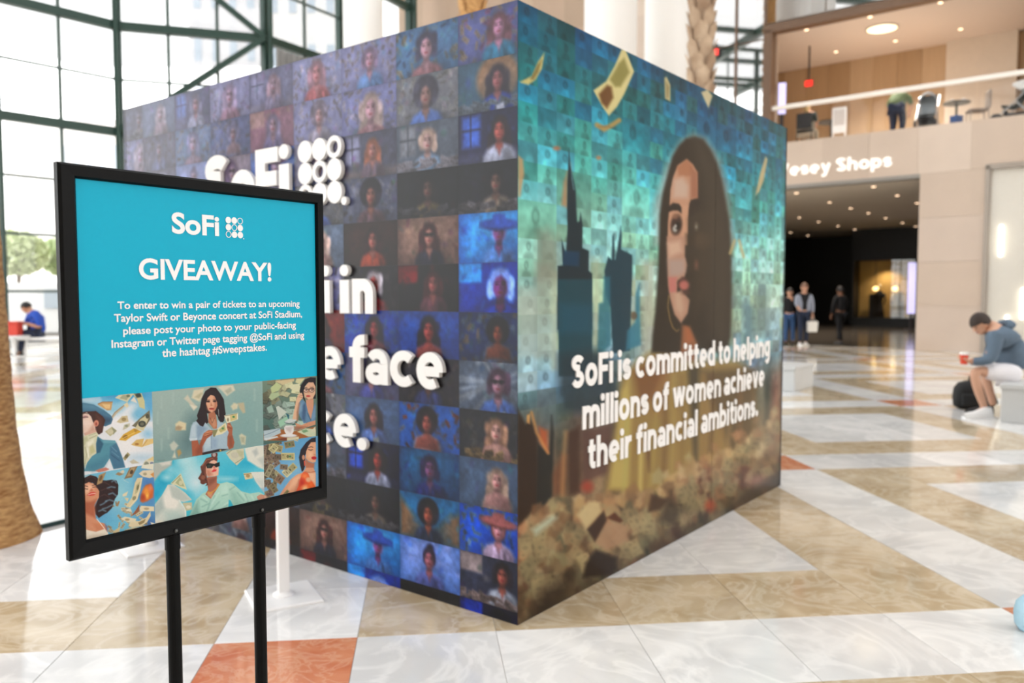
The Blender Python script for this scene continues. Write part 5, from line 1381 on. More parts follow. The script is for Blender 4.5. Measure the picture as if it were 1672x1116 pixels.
def pic_sun(s):
    s.space(250, 730, 7.974); s.f = .5
    E, P, L = s.ell, s.poly, s.line
    s.C[:] = (92, 196, 220)
    for c, x, y, rx, ry in (((26, 168, 206), 250, 210, 120, 70), ((24, 160, 200), 130, 460, 110, 130), ((20, 160, 204), 40, 620, 60, 90), ((176, 222, 230), 480, 280, 150, 130), ((214, 232, 238), 560, 470, 130, 130), ((186, 226, 232), 420, 180, 100, 60), ((60, 186, 216), 1000, 300, 220, 110), ((40, 176, 210), 1130, 460, 180, 90), ((30, 172, 210), 1240, 210, 130, 50), ((150, 214, 228), 950, 420, 140, 30), ((140, 210, 226), 230, 300, 60, 50), ((170, 222, 232), 180, 400, 60, 40), ((30, 176, 206), 1010, 760, 60, 110), ((50, 190, 210), 620, 900, 40, 60), ((60, 190, 210), 450, 880, 60, 80), ((40, 180, 214), 400, 640, 90, 60)):
        E(c, x, y, rx, ry, f=min(rx, ry) * .9, a=.9)
    P((176, 184, 176), (0, 200), (90, 200), (250, 170), (240, 240), (110, 330), (30, 430), (0, 460), f=16); P((214, 214, 206), (80, 210), (240, 180), (220, 230), (120, 250), f=14)
    # big curled sheets on the left
    P((206, 214, 206), (190, 500), (260, 485), (420, 600), (505, 690), (400, 720), (330, 700), (430, 830), (430, 940), (280, 1000), (150, 1030), (0, 1060), (0, 780), (110, 640)); P((232, 230, 222), (130, 660), (200, 500), (250, 660), (340, 700), (300, 830), (140, 790), f=24); P((186, 196, 190), (210, 500), (330, 540), (490, 690), (360, 710), (250, 650), f=20); P((166, 182, 180), (0, 780), (110, 650), (150, 800), (60, 900), (0, 920), f=30, a=.8); P((176, 200, 196), (150, 850), (300, 830), (410, 880), (380, 960), (180, 980), f=50, a=.8); L((240, 240, 232), 14, (340, 700), (420, 810), (425, 930), f=8); P((222, 220, 206), (20, 950), (110, 960), (190, 1030), (20, 1060), f=14)
    P((214, 212, 176), (225, 480), (360, 345), (440, 560), (380, 540), (290, 500)); P((170, 176, 136), (290, 470), (350, 390), (410, 520), (350, 510)); E((206, 206, 170), 360, 470, 26, 30); L((120, 130, 100), 7, (250, 470), (355, 370)); P((196, 192, 160), (380, 730), (505, 725), (510, 820), (430, 835)); E((226, 220, 196), 460, 785, 30, 22)
    # right sheets
    P((222, 224, 214), (1185, 20), (1300, -20), (1450, -20), (1450, 300), (1370, 270), (1230, 180), f=14); P((176, 186, 186), (1290, 60), (1350, 20), (1370, 90), (1330, 130), f=16, a=.8); P((186, 196, 192), (1360, 160), (1450, 120), (1450, 290), f=20, a=.8); P((206, 206, 180), (945, 80), (1080, -20), (1180, 20), (1190, 140), (1090, 245), (1000, 160)); P((180, 182, 146), (1090, 40), (1180, 60), (1170, 150), (1090, 100), f=14, a=.8); E((196, 194, 176), 1065, 110, 50, 40); L((110, 116, 92), 6, (960, 90), (1080, 5)); L((110, 116, 92), 6, (1070, 215), (1170, 150)); P((216, 202, 160), (1175, 345), (1290, 335), (1300, 410), (1200, 430)); E((170, 146, 100), 1235, 380, 26, 22); L((120, 100, 66), 6, (1185, 360), (1280, 350)); P((220, 224, 216), (1270, 330), (1450, 325), (1450, 570), (1400, 540), (1340, 460)); P((196, 206, 204), (1320, 430), (1450, 420), (1450, 580), f=30, a=.8); P((170, 184, 196), (1400, 540), (1520, 520), (1520, 640), (1450, 600), f=14)
    # woman in mint
    P((172, 214, 200), (450, 960), (560, 690), (640, 610), (720, 570), (730, 680), (860, 480), (960, 460), (1040, 480), (1150, 580), (1260, 610), (1380, 590), (1440, 620), (1360, 650), (1350, 740), (1200, 780), (1070, 820), (1010, 700), (985, 690), (975, 850), (640, 920), (615, 880), (590, 950)); P((126, 172, 162), (450, 960), (540, 760), (590, 700), (600, 840), (620, 900), (580, 950), f=26, a=.85); P((196, 230, 218), (880, 520), (960, 480), (1020, 560), (960, 640), (880, 620), f=40, a=.7); P((136, 184, 172), (1000, 560), (1080, 600), (1150, 740), (1080, 820), (1030, 720), f=40, a=.7)
    for a, b in (((750, 690), (700, 850)), ((800, 640), (730, 800)), ((860, 720), (700, 880)), ((620, 680), (700, 720)), ((900, 640), (970, 620)), ((1100, 600), (1180, 700)), ((1200, 620), (1250, 760)), ((1000, 560), (1060, 520)), ((780, 860), (960, 760)), ((640, 780), (730, 740))): L((120, 168, 158), 9, a, b, f=14, a=.75)
    for a, b in (((780, 690), (740, 800)), ((850, 600), (770, 740)), ((1150, 600), (1220, 690)), ((860, 820), (970, 730)), ((650, 650), (700, 690)), ((1280, 640), (1330, 720))): L((206, 236, 226), 11, a, b, f=16, a=.7)
    P((172, 108, 84), (715, 560), (700, 400), (830, 380), (830, 470), (870, 490), (750, 680), (680, 620)); P((216, 158, 128), (700, 600), (780, 580), (760, 670), (720, 640), f=12, a=.8); P((130, 76, 62), (710, 420), (800, 400), (830, 400), (800, 460), (720, 520), f=18, a=.8); L((220, 160, 60), 11, (712, 590), (760, 600), (820, 550), (858, 490), f=5); L((220, 160, 60), 9, (722, 600), (730, 632)); L((220, 160, 60), 9, (752, 600), (756, 620))
    P((104, 58, 46), (680, 510), (700, 480), (620, 450), (585, 410), (610, 370), (630, 330), (615, 260), (650, 220), (690, 150), (760, 130), (840, 140), (835, 190), (760, 180), (720, 220), (690, 290), (700, 400), (720, 500)); E((104, 58, 46), 798, 105, 42, 50); E((176, 160, 160), 795, 105, 22, 26); L((166, 100, 74), 9, (640, 250), (700, 170), (780, 150)); L((60, 32, 30), 9, (640, 300), (660, 390), (690, 440)); E((140, 84, 64), 650, 400, 26, 30); E((104, 58, 46), 650, 460, 36, 30)
    P((232, 184, 160), (690, 260), (730, 200), (790, 170), (830, 190), (855, 280), (850, 370), (800, 385), (710, 390), (690, 340)); P((190, 120, 96), (690, 290), (740, 300), (770, 360), (730, 400), (690, 370), f=24, a=.8); P((26, 28, 26), (690, 230), (720, 212), (800, 222), (865, 198), (868, 250), (820, 270), (790, 245), (760, 280), (700, 280)); P((52, 66, 58), (705, 245), (750, 232), (745, 270), (710, 272), a=.8); P((216, 60, 64), (758, 322), (790, 292), (830, 296), (820, 318), (780, 330)); P((206, 120, 104), (780, 260), (800, 250), (815, 280), (790, 285), f=8); L((90, 54, 44), 8, (700, 215), (740, 198))
    E((216, 160, 136), 1420, 670, 66, 44, .2); E((240, 206, 190), 1450, 690, 34, 26, f=16); P((206, 150, 126), (1350, 650), (1400, 620), (1480, 640), (1500, 700), (1380, 720)); L((160, 100, 84), 6, (1400, 690), (1470, 700))
def pic_desk(s):
    s.space(425, 610, 10.15); s.f = .5
    E, P, L = s.ell, s.poly, s.line
    sky_fill(s, (120, 140, 122), (70, 104, 100), 620, 700)
    R = np.random.RandomState(8)
    for i in range(70):
        x, y = R.uniform(50, 720), R.uniform(90, 930)
        k = np.clip((x - 50) / 500, 0, 1) * .6 + .45
        c = np.array((206, 208, 168)) * k * (1.1 - .3 * y / 930) if y < 500 else np.array((164, 190, 178)) * k
        a0 = R.uniform(-.6, .9)
        w, h = R.uniform(60, 110), R.uniform(45, 80)
        pts = [(x + w * math.cos(a0 + q) * .9, y + h * math.sin(a0 + q)) for q in (.5, 2.2, 3.6, 5.4)]
        P(c * .55, *[(p + 8, q + 12) for p, q in pts], f=10, a=.7)
        P(c, *pts)
        L(c * .78, 5, pts[0], pts[2], f=6, a=.6)
    P((206, 190, 150), (240, 130), (560, 90), (560, 130), (370, 190)); P((206, 204, 160), (580, 150), (600, 90), (740, 80), (660, 180)); P((186, 200, 148), (170, 240), (270, 150), (360, 210), (300, 290), (190, 330)); P((172, 190, 150), (140, 400), (180, 330), (300, 310), (320, 370), (190, 450)); P((216, 216, 180), (500, 190), (660, 170), (640, 300), (500, 260)); P((196, 206, 196), (260, 560), (300, 540), (440, 640), (310, 770)); P((150, 176, 164), (105, 570), (190, 520), (230, 640), (140, 660)); P((150, 196, 170), (290, 800), (480, 690), (480, 790), (330, 900)); P((34, 92, 110), (420, 660), (480, 690), (470, 780), (440, 700))
    P((160, 98, 52), (50, 1000), (340, 930), (560, 960), (920, 880), (920, 1116), (50, 1116), f=10)
    P((176, 196, 206), (55, 950), (330, 910), (340, 990), (230, 1040), (60, 1116)); L((90, 110, 130), 7, (60, 1030), (200, 980), (340, 910)); P((206, 216, 220), (60, 1080), (280, 1040), (300, 1060), (90, 1116)); P((196, 206, 176), (610, 970), (750, 910), (920, 930), (920, 1050), (800, 1050)); P((120, 160, 120), (680, 950), (760, 930), (800, 960), (720, 990)); P((206, 206, 180), (830, 960), (915, 880), (915, 980)); P((206, 200, 170), (440, 1070), (640, 1050), (640, 1116), (440, 1116)); P((120, 60, 40), (240, 1100), (440, 1060), (440, 1116)); P((120, 180, 210), (660, 1080), (900, 1050), (900, 1116), (660, 1116))
    # woman
    P((28, 24, 32), (650, 300), (670, 200), (740, 100), (830, 65), (920, 70), (920, 420), (880, 420), (830, 200), (780, 160), (730, 230), (720, 330), (750, 480), (700, 400))
    P((222, 178, 148), (715, 290), (740, 220), (800, 150), (880, 150), (915, 220), (915, 330), (870, 420), (800, 440), (760, 400), (730, 350)); P((186, 132, 104), (860, 420), (800, 440), (790, 470), (830, 520), (880, 520), (880, 430), f=10); P((190, 134, 108), (715, 300), (740, 380), (790, 430), (770, 440), (730, 380), f=12, a=.7); P((206, 150, 122), (760, 440), (880, 430), (880, 620), (840, 760), (790, 640), (760, 540))
    P((96, 134, 168), (620, 620), (640, 480), (700, 430), (760, 500), (790, 640), (840, 780), (880, 560), (915, 480), (915, 790), (720, 830), (650, 700)); P((60, 88, 124), (700, 540), (750, 480), (760, 620), (740, 800), (690, 760), f=18, a=.8); P((136, 170, 196), (640, 540), (700, 480), (690, 620), (640, 660), f=20, a=.7); P((120, 156, 186), (850, 700), (915, 540), (915, 720), (860, 780), f=18, a=.8); L((50, 76, 110), 7, (780, 660), (835, 780))
    P((222, 180, 148), (530, 780), (560, 620), (600, 420), (640, 340), (690, 320), (710, 390), (640, 490), (610, 640), (600, 790)); P((180, 128, 100), (600, 640), (630, 500), (660, 480), (640, 640), (625, 800), (600, 790), f=12, a=.8); L((160, 100, 80), 6, (650, 360), (700, 370)); L((160, 100, 80), 6, (640, 390), (690, 400)); P((206, 148, 116), (580, 820), (680, 860), (800, 810), (915, 780), (915, 850), (700, 920), (600, 900)); P((150, 92, 70), (560, 880), (680, 880), (780, 880), (600, 950), (560, 930), f=16, a=.8)
    L((24, 22, 28), 12, (715, 245), (760, 270), (800, 262), (850, 250), (890, 255)); E((226, 190, 170), 757, 285, 40, 30); E((226, 190, 170), 852, 285, 34, 30)
    for x in (757, 852): L((24, 22, 28), 7, *[(x + 42 * math.cos(q / 8 * PI * 2), 282 + 33 * math.sin(q / 8 * PI * 2)) for q in range(9)]); E((60, 40, 40), x + 6, 275, 18, 10)
    E((186, 66, 64), 795, 378, 36, 16); P((190, 130, 106), (798, 270), (815, 320), (785, 325), f=8); L((40, 30, 32), 8, (735, 235), (775, 232)); L((40, 30, 32), 8, (830, 232), (880, 228))
    P((226, 224, 224), (395, 900), (420, 870), (550, 865), (555, 960), (520, 1030), (440, 1030), (400, 960)); P((180, 160, 160), (410, 900), (540, 885), (500, 980), (440, 950), f=20, a=.6); E((206, 206, 210), 470, 1035, 140, 28); E((226, 226, 228), 470, 1025, 110, 20); P((196, 206, 206), (400, 800), (480, 750), (600, 770), (560, 830), (430, 830)); L((90, 110, 116), 7, (400, 810), (480, 830), (590, 800))
def pic_red(s):
    s.space(425, 705, 10.15); s.f = .5
    E, P, L = s.ell, s.poly, s.line
    sky_fill(s, (92, 160, 206), (116, 172, 212), 715, 815)
    E((146, 196, 222), 560, 620, 150, 120, f=120, a=.6)
    R = np.random.RandomState(12)
    for i in range(44):
        x = R.uniform(50, 300); y = R.uniform(180, 1060)
        if x > 180 and y > 800 and R.uniform() > .4: continue
        s.bill(np.array([(150, 142, 112), (120, 106, 86), (176, 168, 128), (136, 116, 100)][R.randint(4)]) * R.uniform(.75, 1.1), x, y, R.uniform(120, 190), R.uniform(60, 90), R.uniform(0, 3.1), a=.95)
    for c, x, y, w, h, r in (((176, 166, 120), 255, 270, 230, 120, .25), ((206, 200, 150), 220, 285, 130, 110, -.9), ((150, 140, 104), 485, 215, 170, 110, -.2), ((206, 196, 140), 455, 415, 230, 120, 0), ((120, 104, 88), 290, 425, 120, 100, 0), ((186, 180, 130), 490, 640, 250, 110, -.75), ((216, 212, 170), 440, 680, 110, 130, -.75), ((140, 124, 104), 390, 590, 130, 90, .1), ((150, 120, 96), 320, 790, 130, 140, .6), ((166, 160, 130), 150, 650, 220, 90, -1.1), ((140, 128, 96), 220, 940, 160, 100, 1.0), ((130, 100, 90), 150, 1040, 110, 60, -.3), ((206, 200, 170), 600, 130, 60, 60, .2)):
        s.bill(c, x, y, w, h, r)
    E((70, 130, 80), 493, 415, 20, 18); E((80, 120, 76), 487, 222, 18, 16)
    P((40, 32, 40), (640, 430), (670, 300), (760, 180), (850, 110), (920, 95), (920, 200), (840, 190), (800, 230), (780, 330), (740, 400), (745, 560), (720, 640), (690, 670), (660, 560))
    P((224, 168, 132), (760, 330), (800, 240), (840, 180), (920, 175), (920, 500), (870, 520), (800, 490), (750, 440)); P((180, 112, 84), (745, 440), (800, 500), (870, 525), (900, 520), (890, 620), (800, 660), (750, 600), f=14); P((244, 200, 168), (800, 330), (870, 350), (860, 440), (800, 420), f=30, a=.7); E((196, 36, 44), 890, 440, 42, 28); L((120, 20, 30), 6, (850, 436), (920, 440)); L((50, 34, 36), 12, (800, 300), (840, 312), (865, 300)); L((50, 34, 36), 10, (795, 270), (840, 252), (875, 262)); E((200, 140, 110), 715, 430, 24, 42); P((206, 92, 70), (720, 490), (745, 480), (750, 560), (730, 575)); P((196, 130, 100), (880, 370), (920, 380), (920, 405), (890, 400), f=10, a=.7)
    P((216, 156, 122), (700, 680), (760, 600), (880, 600), (920, 700), (920, 1116), (280, 1116), (380, 960), (500, 800), (600, 720)); P((236, 186, 152), (540, 780), (640, 720), (680, 760), (600, 880), (440, 1000), f=30, a=.7); P((180, 116, 90), (560, 1000), (640, 800), (660, 900), (600, 1060), f=22, a=.7); L((150, 70, 56), 8, (740, 670), (830, 680), (915, 660)); P((236, 190, 158), (790, 690), (910, 690), (910, 880), (870, 840), f=14, a=.8)
    P((222, 84, 46), (680, 720), (720, 670), (790, 690), (830, 790), (915, 920), (915, 1010), (640, 1070), (570, 1060), (640, 880)); E((240, 130, 70), 740, 740, 50, 40, f=30); E((190, 50, 36), 690, 850, 40, 60, f=30); E((246, 170, 110), 750, 940, 60, 50, f=30); E((240, 206, 160), 740, 960, 30, 24, f=16); E((236, 104, 40), 840, 900, 50, 60, f=30); E((226, 190, 150), 800, 800, 44, 40, f=16, a=.8); E((190, 60, 50), 700, 1010, 50, 30, f=24); E((140, 160, 170), 610, 1030, 30, 24, f=20, a=.7); E((246, 150, 90), 880, 960, 24, 30, f=16)
    s.bill((150, 140, 96), 400, 1050, 200, 50, -.85)
    P((224, 176, 150), (-100, 1040), (60, 1040), (120, 1090), (60, 1130), (-100, 1130), f=14)
PX_DIV1 = ((249.5, 640), (252.3, 868)); PX_DIV2 = ((429.7, 623.5), (431, 830))
xl = -hw + bw - .004; xr = hw - bw * .62 + .004
x1_ = sign_xz(250.6, 740)[0]; x2_ = sign_xz(430.2, 720)[0]
zt = sum(sign_xz(*p)[1] for p in ((125.6, 650), (250, 639.1), (430, 623.3), (514, 616))) / 4
zm = sum(sign_xz(*p)[1] for p in ((129, 776), (252, 756), (430, 728), (514, 714))) / 4
zb_ = SZ0 + bw - .004
for fn, xa, xb, za, zc, nu, nv in ((pic_hat, xl, x1_, zm, zt, 190, 190), (pic_wind, xl, x1_, zb_, zm, 190, 180), (pic_shirt, x1_, x2_, zm, zt, 240, 170), (pic_sun, x1_, x2_, zb_, zm, 240, 160), (pic_desk, x2_, xr, zm, zt, 130, 150), (pic_red, x2_, xr, zb_, zm, 130, 140)):
    X2, Z2 = np.meshgrid(np.linspace(xa, xb, nu), np.linspace(zc, za, nv))
    P_ = np.stack([X2.ravel(), np.full(X2.size, FRONT), Z2.ravel()], 1)
    Mw = np.array(SM)
    px, py = project(P_ @ Mw[:3, :3].T + Mw[:3, 3])
    ink = Ink(px, py)
    fn(ink)
    ink.grain(.025, .5, 5)
    ink_grid('painted_picture', P_, nu, nv, ink.C, M_PRINT, sheet)

# ================================================================== THINGS NEAR THE BOOTH
# ---- palm trunks
M_BARK = mat('woven_palm_fibre', (176, 128, 76), 0.85, vary=0.0, bump=0.5, scale=30, stretch=(1, 1, 3))
def fibre_mat(name, a, b, sc_=26.0, zs=3.5):
    m = bpy.data.materials.new(name)
    m.use_nodes = True
    nt = m.node_tree
    bs = nt.nodes['Principled BSDF']
    tc = nt.nodes.new('ShaderNodeTexCoord')
    mp = nt.nodes.new('ShaderNodeMapping')
    mp.inputs['Scale'].default_value = (1, 1, zs)
    nz = nt.nodes.new('ShaderNodeTexNoise')
    nz.inputs['Scale'].default_value = sc_
    nz.inputs['Detail'].default_value = 6
    rp = nt.nodes.new('ShaderNodeValToRGB')
    rp.color_ramp.elements[0].position = .3
    rp.color_ramp.elements[1].position = .72
    rp.color_ramp.elements[0].color = tuple(lin(a)) + (1,)
    rp.color_ramp.elements[1].color = tuple(lin(b)) + (1,)
    bp = nt.nodes.new('ShaderNodeBump')
    bp.inputs['Strength'].default_value = .6
    bp.inputs['Distance'].default_value = .01
    nt.links.new(tc.outputs['Object'], mp.inputs[0]); nt.links.new(mp.outputs[0], nz.inputs['Vector'])
    nt.links.new(nz.outputs[0], rp.inputs[0]); nt.links.new(rp.outputs[0], bs.inputs['Base Color'])
    nt.links.new(nz.outputs[0], bp.inputs['Height']); nt.links.new(bp.outputs[0], bs.inputs['Normal'])
    bs.inputs['Roughness'].default_value = .9
    return m
M_FIBRE = fibre_mat('tan_trunk_fibre', (158, 110, 62), (226, 182, 124), 13, 4.0)
M_FIBRE2 = fibre_mat('pale_trunk_fibre', (150, 122, 98), (216, 194, 168), 3, .6)
base = on_z(-45, 880)
palm = empty('palm_tree', base, 0, 'tan fibrous palm trunk flaring to the floor at the left edge', 'palm')
# trunk profile read off its right edge
mb = MB()
n = 28
prof = []
for i in range(70):
    z = 9.0 * (i / 69.0) ** 1.5
    r = 0.2 + 0.075 * math.exp(-z / 0.25) + 0.085 * math.exp(-z / 1.6)
    r *= 1 + 0.012 * math.sin(z * 26)
    prof.append((r, z))
prof[0] = (0.362, 0.0)
for r, z in prof:
    for k in range(n):
        t = 2 * PI * k / n
        w = 1 + 0.012 * math.sin(5 * t + z * 3)
        mb.v.append((r * w * math.cos(t) - 0.02 * z, r * w * math.sin(t), z))
for i in range(len(prof) - 1):
    for k in range(n):
        k2 = (k + 1) % n
        mb.f.append((i * n + k, i * n + k2, (i + 1) * n + k2, (i + 1) * n + k))
mb.build('trunk', M_FIBRE, palm, smooth=True)
def scaly_trunk(name, loc, h, r, label, m):
    root = empty(name, loc, 0, label, 'palm')
    MB().lathe([(r * .92, 0), (r * .8, h * .3), (r * .78, h)], (0, 0, 0), 18).build('trunk', m, root, smooth=True)
    k = 0
    z = 0.2
    while z < h - .2:
        for q in range(5):
            t = 2 * PI * (q + (k % 2) * .5) / 5 + k * .12
            c, s_ = math.cos(t), math.sin(t)
            rr = r * .80
            v = []
            for (u, w, o_) in ((-.5, 0, 0), (.5, 0, 0), (.34, .75, .3), (0, 1.0, .42), (-.34, .75, .3)):
                rad = rr + r * o_
                tt = t + u * 1.3
                v.append((rad * math.cos(tt), rad * math.sin(tt), z + w * .52))
            v += [(x * .93, y * .93, zz) for x, y, zz in v]
            MB_ = scales.setdefault(name + label, MB())
            MB_.add(v, [(0, 1, 2, 3, 4), (9, 8, 7, 6, 5), (2, 7, 8, 3), (3, 8, 9, 4), (1, 6, 7, 2), (4, 9, 5, 0)])
        k += 1
        z += .3
    tag(scales[name + label].build('bark_scales', m, root), kind='stuff')
    return root
scales = {}
P1 = at(1140, 482, 17.0)
scaly_trunk('palm_tree', (P1.x, P1.y, 0), 16.0, 0.27, 'pale scaly palm trunk beside the white columns behind the booth', M_FIBRE2)
P1 = at(797, 482, 19.0)
root = scaly_trunk('palm_tree', (P1.x - .35, P1.y, 0), 16, 0.3, 'brown palm trunk just showing above the near corner of the booth', M_FIBRE)

# ---- low cover plate round the left palm
M_PLATE = mat('pale_grey_plate', (226, 228, 232), 0.25)
M_PEDGE = mat('dark_green_edge', (40, 72, 72), 0.35)
cover = empty('floor_cover', on_z(52, 868), math.radians(58), 'low pale cover plate with dark green edge around the left palm', 'floor plate')
for k, (x0, x1) in enumerate(((0.0, 1.05), (1.07, 2.1))):
    MB().cham(x0, x1, 0.02, 1.2, 0.0, 0.022, 0.004).build('plate', M_PLATE, cover)
MB().box(0.0, 2.1, 0.0, 0.018, 0.0, 0.026).build('edge_strip', M_PEDGE, cover)

# ---- white sign posts half hidden by the poster
M_WHITE_M = mat('white_powder_coat', (240, 240, 240), 0.3)
def white_stand(px, py, rot, h, label):
    g = on_z(px, py)
    r = empty('display_post', g, rot, label, 'post', 'white posts on square bases')
    MB().cham(-0.155, 0.155, -0.155, 0.155, 0.0, 0.014, 0.005).build('base_plate', M_WHITE_M, r)
    MB().lathe([(0.05, 0.014), (0.05, 0.022), (0.03, 0.034), (0.027, 0.04)], (0, 0, 0), 20).build('collar', M_WHITE_M, r)
    MB().box(-0.026, 0.026, -0.026, 0.026, 0.03, h).build('pole', M_WHITE_M, r, bevel=0.004)
    MB().box(-0.15, 0.15, -0.035, -0.027, h - 0.42, h).build('sign_plate', M_WHITE_M, r, bevel=0.004)
    for dx in (-.1, .1):
        MB().box(dx - .008, dx + .008, -0.03, -0.024, h - .3, h - .12).build('clip', M_WHITE_M, r)
white_stand(463, 976, math.radians(28), 1.32, 'white post on a square base between the poster and the booth')
white_stand(243, 893, math.radians(40), 1.32, 'white square base of a post under the left half of the poster frame')

# ---- pale blue thing cut by the right edge
g = on_z(1690, 1030)
r = empty('tote_bag', g, 0.3, 'pale blue rounded bag on the floor cut off by the right edge', 'bag')
M_PBLUE = mat('pale_blue_cloth', (178, 214, 232), 0.8, vary=0.1, scale=12, bump=.2)
mb = MB()
mb.lathe([(0.0, 0.0), (0.07, 0.004), (0.088, 0.03), (0.094, 0.08), (0.085, 0.12), (0.06, 0.145), (0.0, 0.15)], (0, 0, 0), 20, 1, .8)
mb.build('pouch', M_PBLUE, r, smooth=True)
MB().sweep([(-.05, 0, .13), (-.045, 0, .19), (0, 0, .215), (.045, 0, .19), (.05, 0, .13)], .007, 8).build('strap', M_PBLUE, r, smooth=True)

# ---- white columns
M_COLUMN = mat('white_column_paint', (250, 250, 248), 0.5, vary=.01)
for (xa, xb, D, lb) in ((566, 629, 24.5, 'round white column left of centre, standing against the glass wall'), (952, 1036, 19.0, 'wider round white column just right of the booth corner'), (1049, 1119, 21.0, 'round white column next to the pale palm trunk')):
    a, b = ground_at(xa, D), ground_at(xb, D)
    c = (a + b) / 2
    rad = (b - a).length / 2
    r = empty('round_column', c, 0, lb, 'column')
    MB().lathe([(rad, 0.25), (rad, 17.4)], (0, 0, 0), 40).build('shaft', M_COLUMN, r, smooth=True)
    MB().lathe([(rad * 1.15, 0), (rad * 1.15, .2), (rad * 1.05, .26)], (0, 0, 0), 40).build('base_ring', M_COLUMN, r)
    MB().lathe([(rad * 1.02, 17.35), (rad * 1.2, 17.45), (rad * 1.2, 17.5)], (0, 0, 0), 40).build('capital_ring', M_COLUMN, r)

# ---- stone benches
M_BENCH = mat('grey_stone_bench', (196, 198, 198), 0.4, vary=0.06, scale=4)
def bench(loc, rot, L_, W_, H_, label):
    r = empty('stone_bench', loc, rot, label, 'bench', 'grey stone benches')
    MB().box(0.015, L_ - .015, .015, W_ - .015, 0.0, H_ - .06).build('block', M_BENCH, r, bevel=.008)
    MB().box(0, L_, 0, W_, H_ - .06, H_).build('seat_slab', M_BENCH, r, bevel=.01)
bench((5.544, 9.163, 0), math.radians(-38.7), 1.9, 0.85, 0.44, 'grey stone bench the man in shorts sits on')
c2 = on_z(1298, 641)
bench(c2, math.radians(51.3), .85, 1.9, .385, 'grey stone bench poking out behind the right end of the booth')

# ================================================================== PEOPLE
def skin_mesh(name, joints, edges, m, parent=None, sub=2):
    """joints: name -> ((x,y,z), rx[, ry]); edges: pairs; the first joint is the root"""
    ks = list(joints)
    ix = {k: i for i, k in enumerate(ks)}
    me = bpy.data.meshes.new(name)
    me.from_pydata([tuple(joints[k][0]) for k in ks], [(ix[a], ix[b]) for a, b in edges], [])
    me.materials.append(m)
    o = link(name, me, parent)
    o.modifiers.new('skin', 'SKIN')
    if not me.skin_vertices:
        me.skin_vertices.new()
    sv = me.skin_vertices[0].data
    for k, i in ix.items():
        j = joints[k]
        sv[i].radius = (j[1], j[2] if len(j) > 2 else j[1])
        sv[i].use_root = (i == 0)
    o.modifiers['skin'].use_smooth_shade = True
    s = o.modifiers.new('subdiv', 'SUBSURF')
    s.levels = sub
    s.render_levels = sub
    return o
SKIN_A = mat('skin_light', (206, 160, 134), .55)
SKIN_B = mat('skin_tan', (186, 134, 104), .55)
SKIN_C = mat('skin_brown', (132, 92, 70), .55)
def chain(names):
    return list(zip(names[:-1], names[1:]))
def head_parts(parent, c, fwd, r, skin, hair_m, style='short', up=Vector((0, 0, 1))):
    """head with face, ears and hair; c = centre of the skull"""
    f = Vector(fwd).normalized()
    sd = f.cross(Vector(up)).normalized()
    u = sd.cross(f)
    M = Matrix((sd, f, u)).transposed()
    def tf(mb):
        mb.v = [tuple(Vector(c) + M @ Vector(v)) for v in mb.v]
        return mb
    h = MB()
    h.ball((0, 0, 0.015 * r / .1), r * .78, r * .98, r * 1.02, 16, 12)
    h.ball((0, r * .28, -r * .55), r * .56, r * .62, r * .62, 14, 10)      # jaw
    tf(h).build('head', skin, parent, smooth=True)
    tf(MB().add([(-.12 * r, .95 * r, .02 * r), (.12 * r, .95 * r, .02 * r), (.17 * r, .98 * r, -.33 * r), (-.17 * r, .98 * r, -.33 * r), (0, 1.26 * r, -.28 * r)], [(0, 3, 4), (3, 2, 4), (2, 1, 4), (1, 0, 4), (0, 1, 2, 3)])).build('nose', skin, parent)
    for s in (-1, 1):
        tf(MB().ball((s * r * .76, 0, -r * .12), r * .12, r * .2, r * .26, 8, 6)).build('ear', skin, parent, smooth=True)
        tf(MB().ball((s * r * .3, r * .86, r * .05), r * .13, r * .08, r * .08, 8, 6)).build('eye', mat('eye_dark', (36, 28, 26), .3), parent, smooth=True)
    tf(MB().ball((0, r * .86, -r * .58), r * .24, r * .1, r * .07, 10, 6)).build('mouth', mat('lip_red', (166, 86, 80), .5), parent, smooth=True)
    hm = MB()
    n_, m_ = 18, 10
    grow = 1.09
    for i in range(m_ + 1):
        a = PI * .62 * i / m_
        for k in range(n_):
            t = 2 * PI * k / n_
            z = math.cos(a)
            y = math.sin(a) * math.sin(t)
            x = math.sin(a) * math.cos(t)
            lim = .18 if y > .25 else (-.75 if style == 'short' else -1.0)
            z2 = max(z, lim)
            hm.v.append((x * r * .82 * grow, y * r * 1.0 * grow - .02 * r, z2 * r * 1.04 * grow + .06 * r))
    for i in range(m_):
        for k in range(n_):
            k2 = (k + 1) % n_
            hm.f.append((i * n_ + k, i * n_ + k2, (i + 1) * n_ + k2, (i + 1) * n_ + k))
    if style == 'long':
        hm.sweep([(0, -.35 * r, .5 * r), (0, -.75 * r, -.3 * r), (0, -.8 * r, -1.3 * r), (0, -.7 * r, -2.0 * r)], [.5 * r, .75 * r, .7 * r, .35 * r], 12, flat=.55)
    tf(hm).build('hair', hair_m, parent, smooth=True)
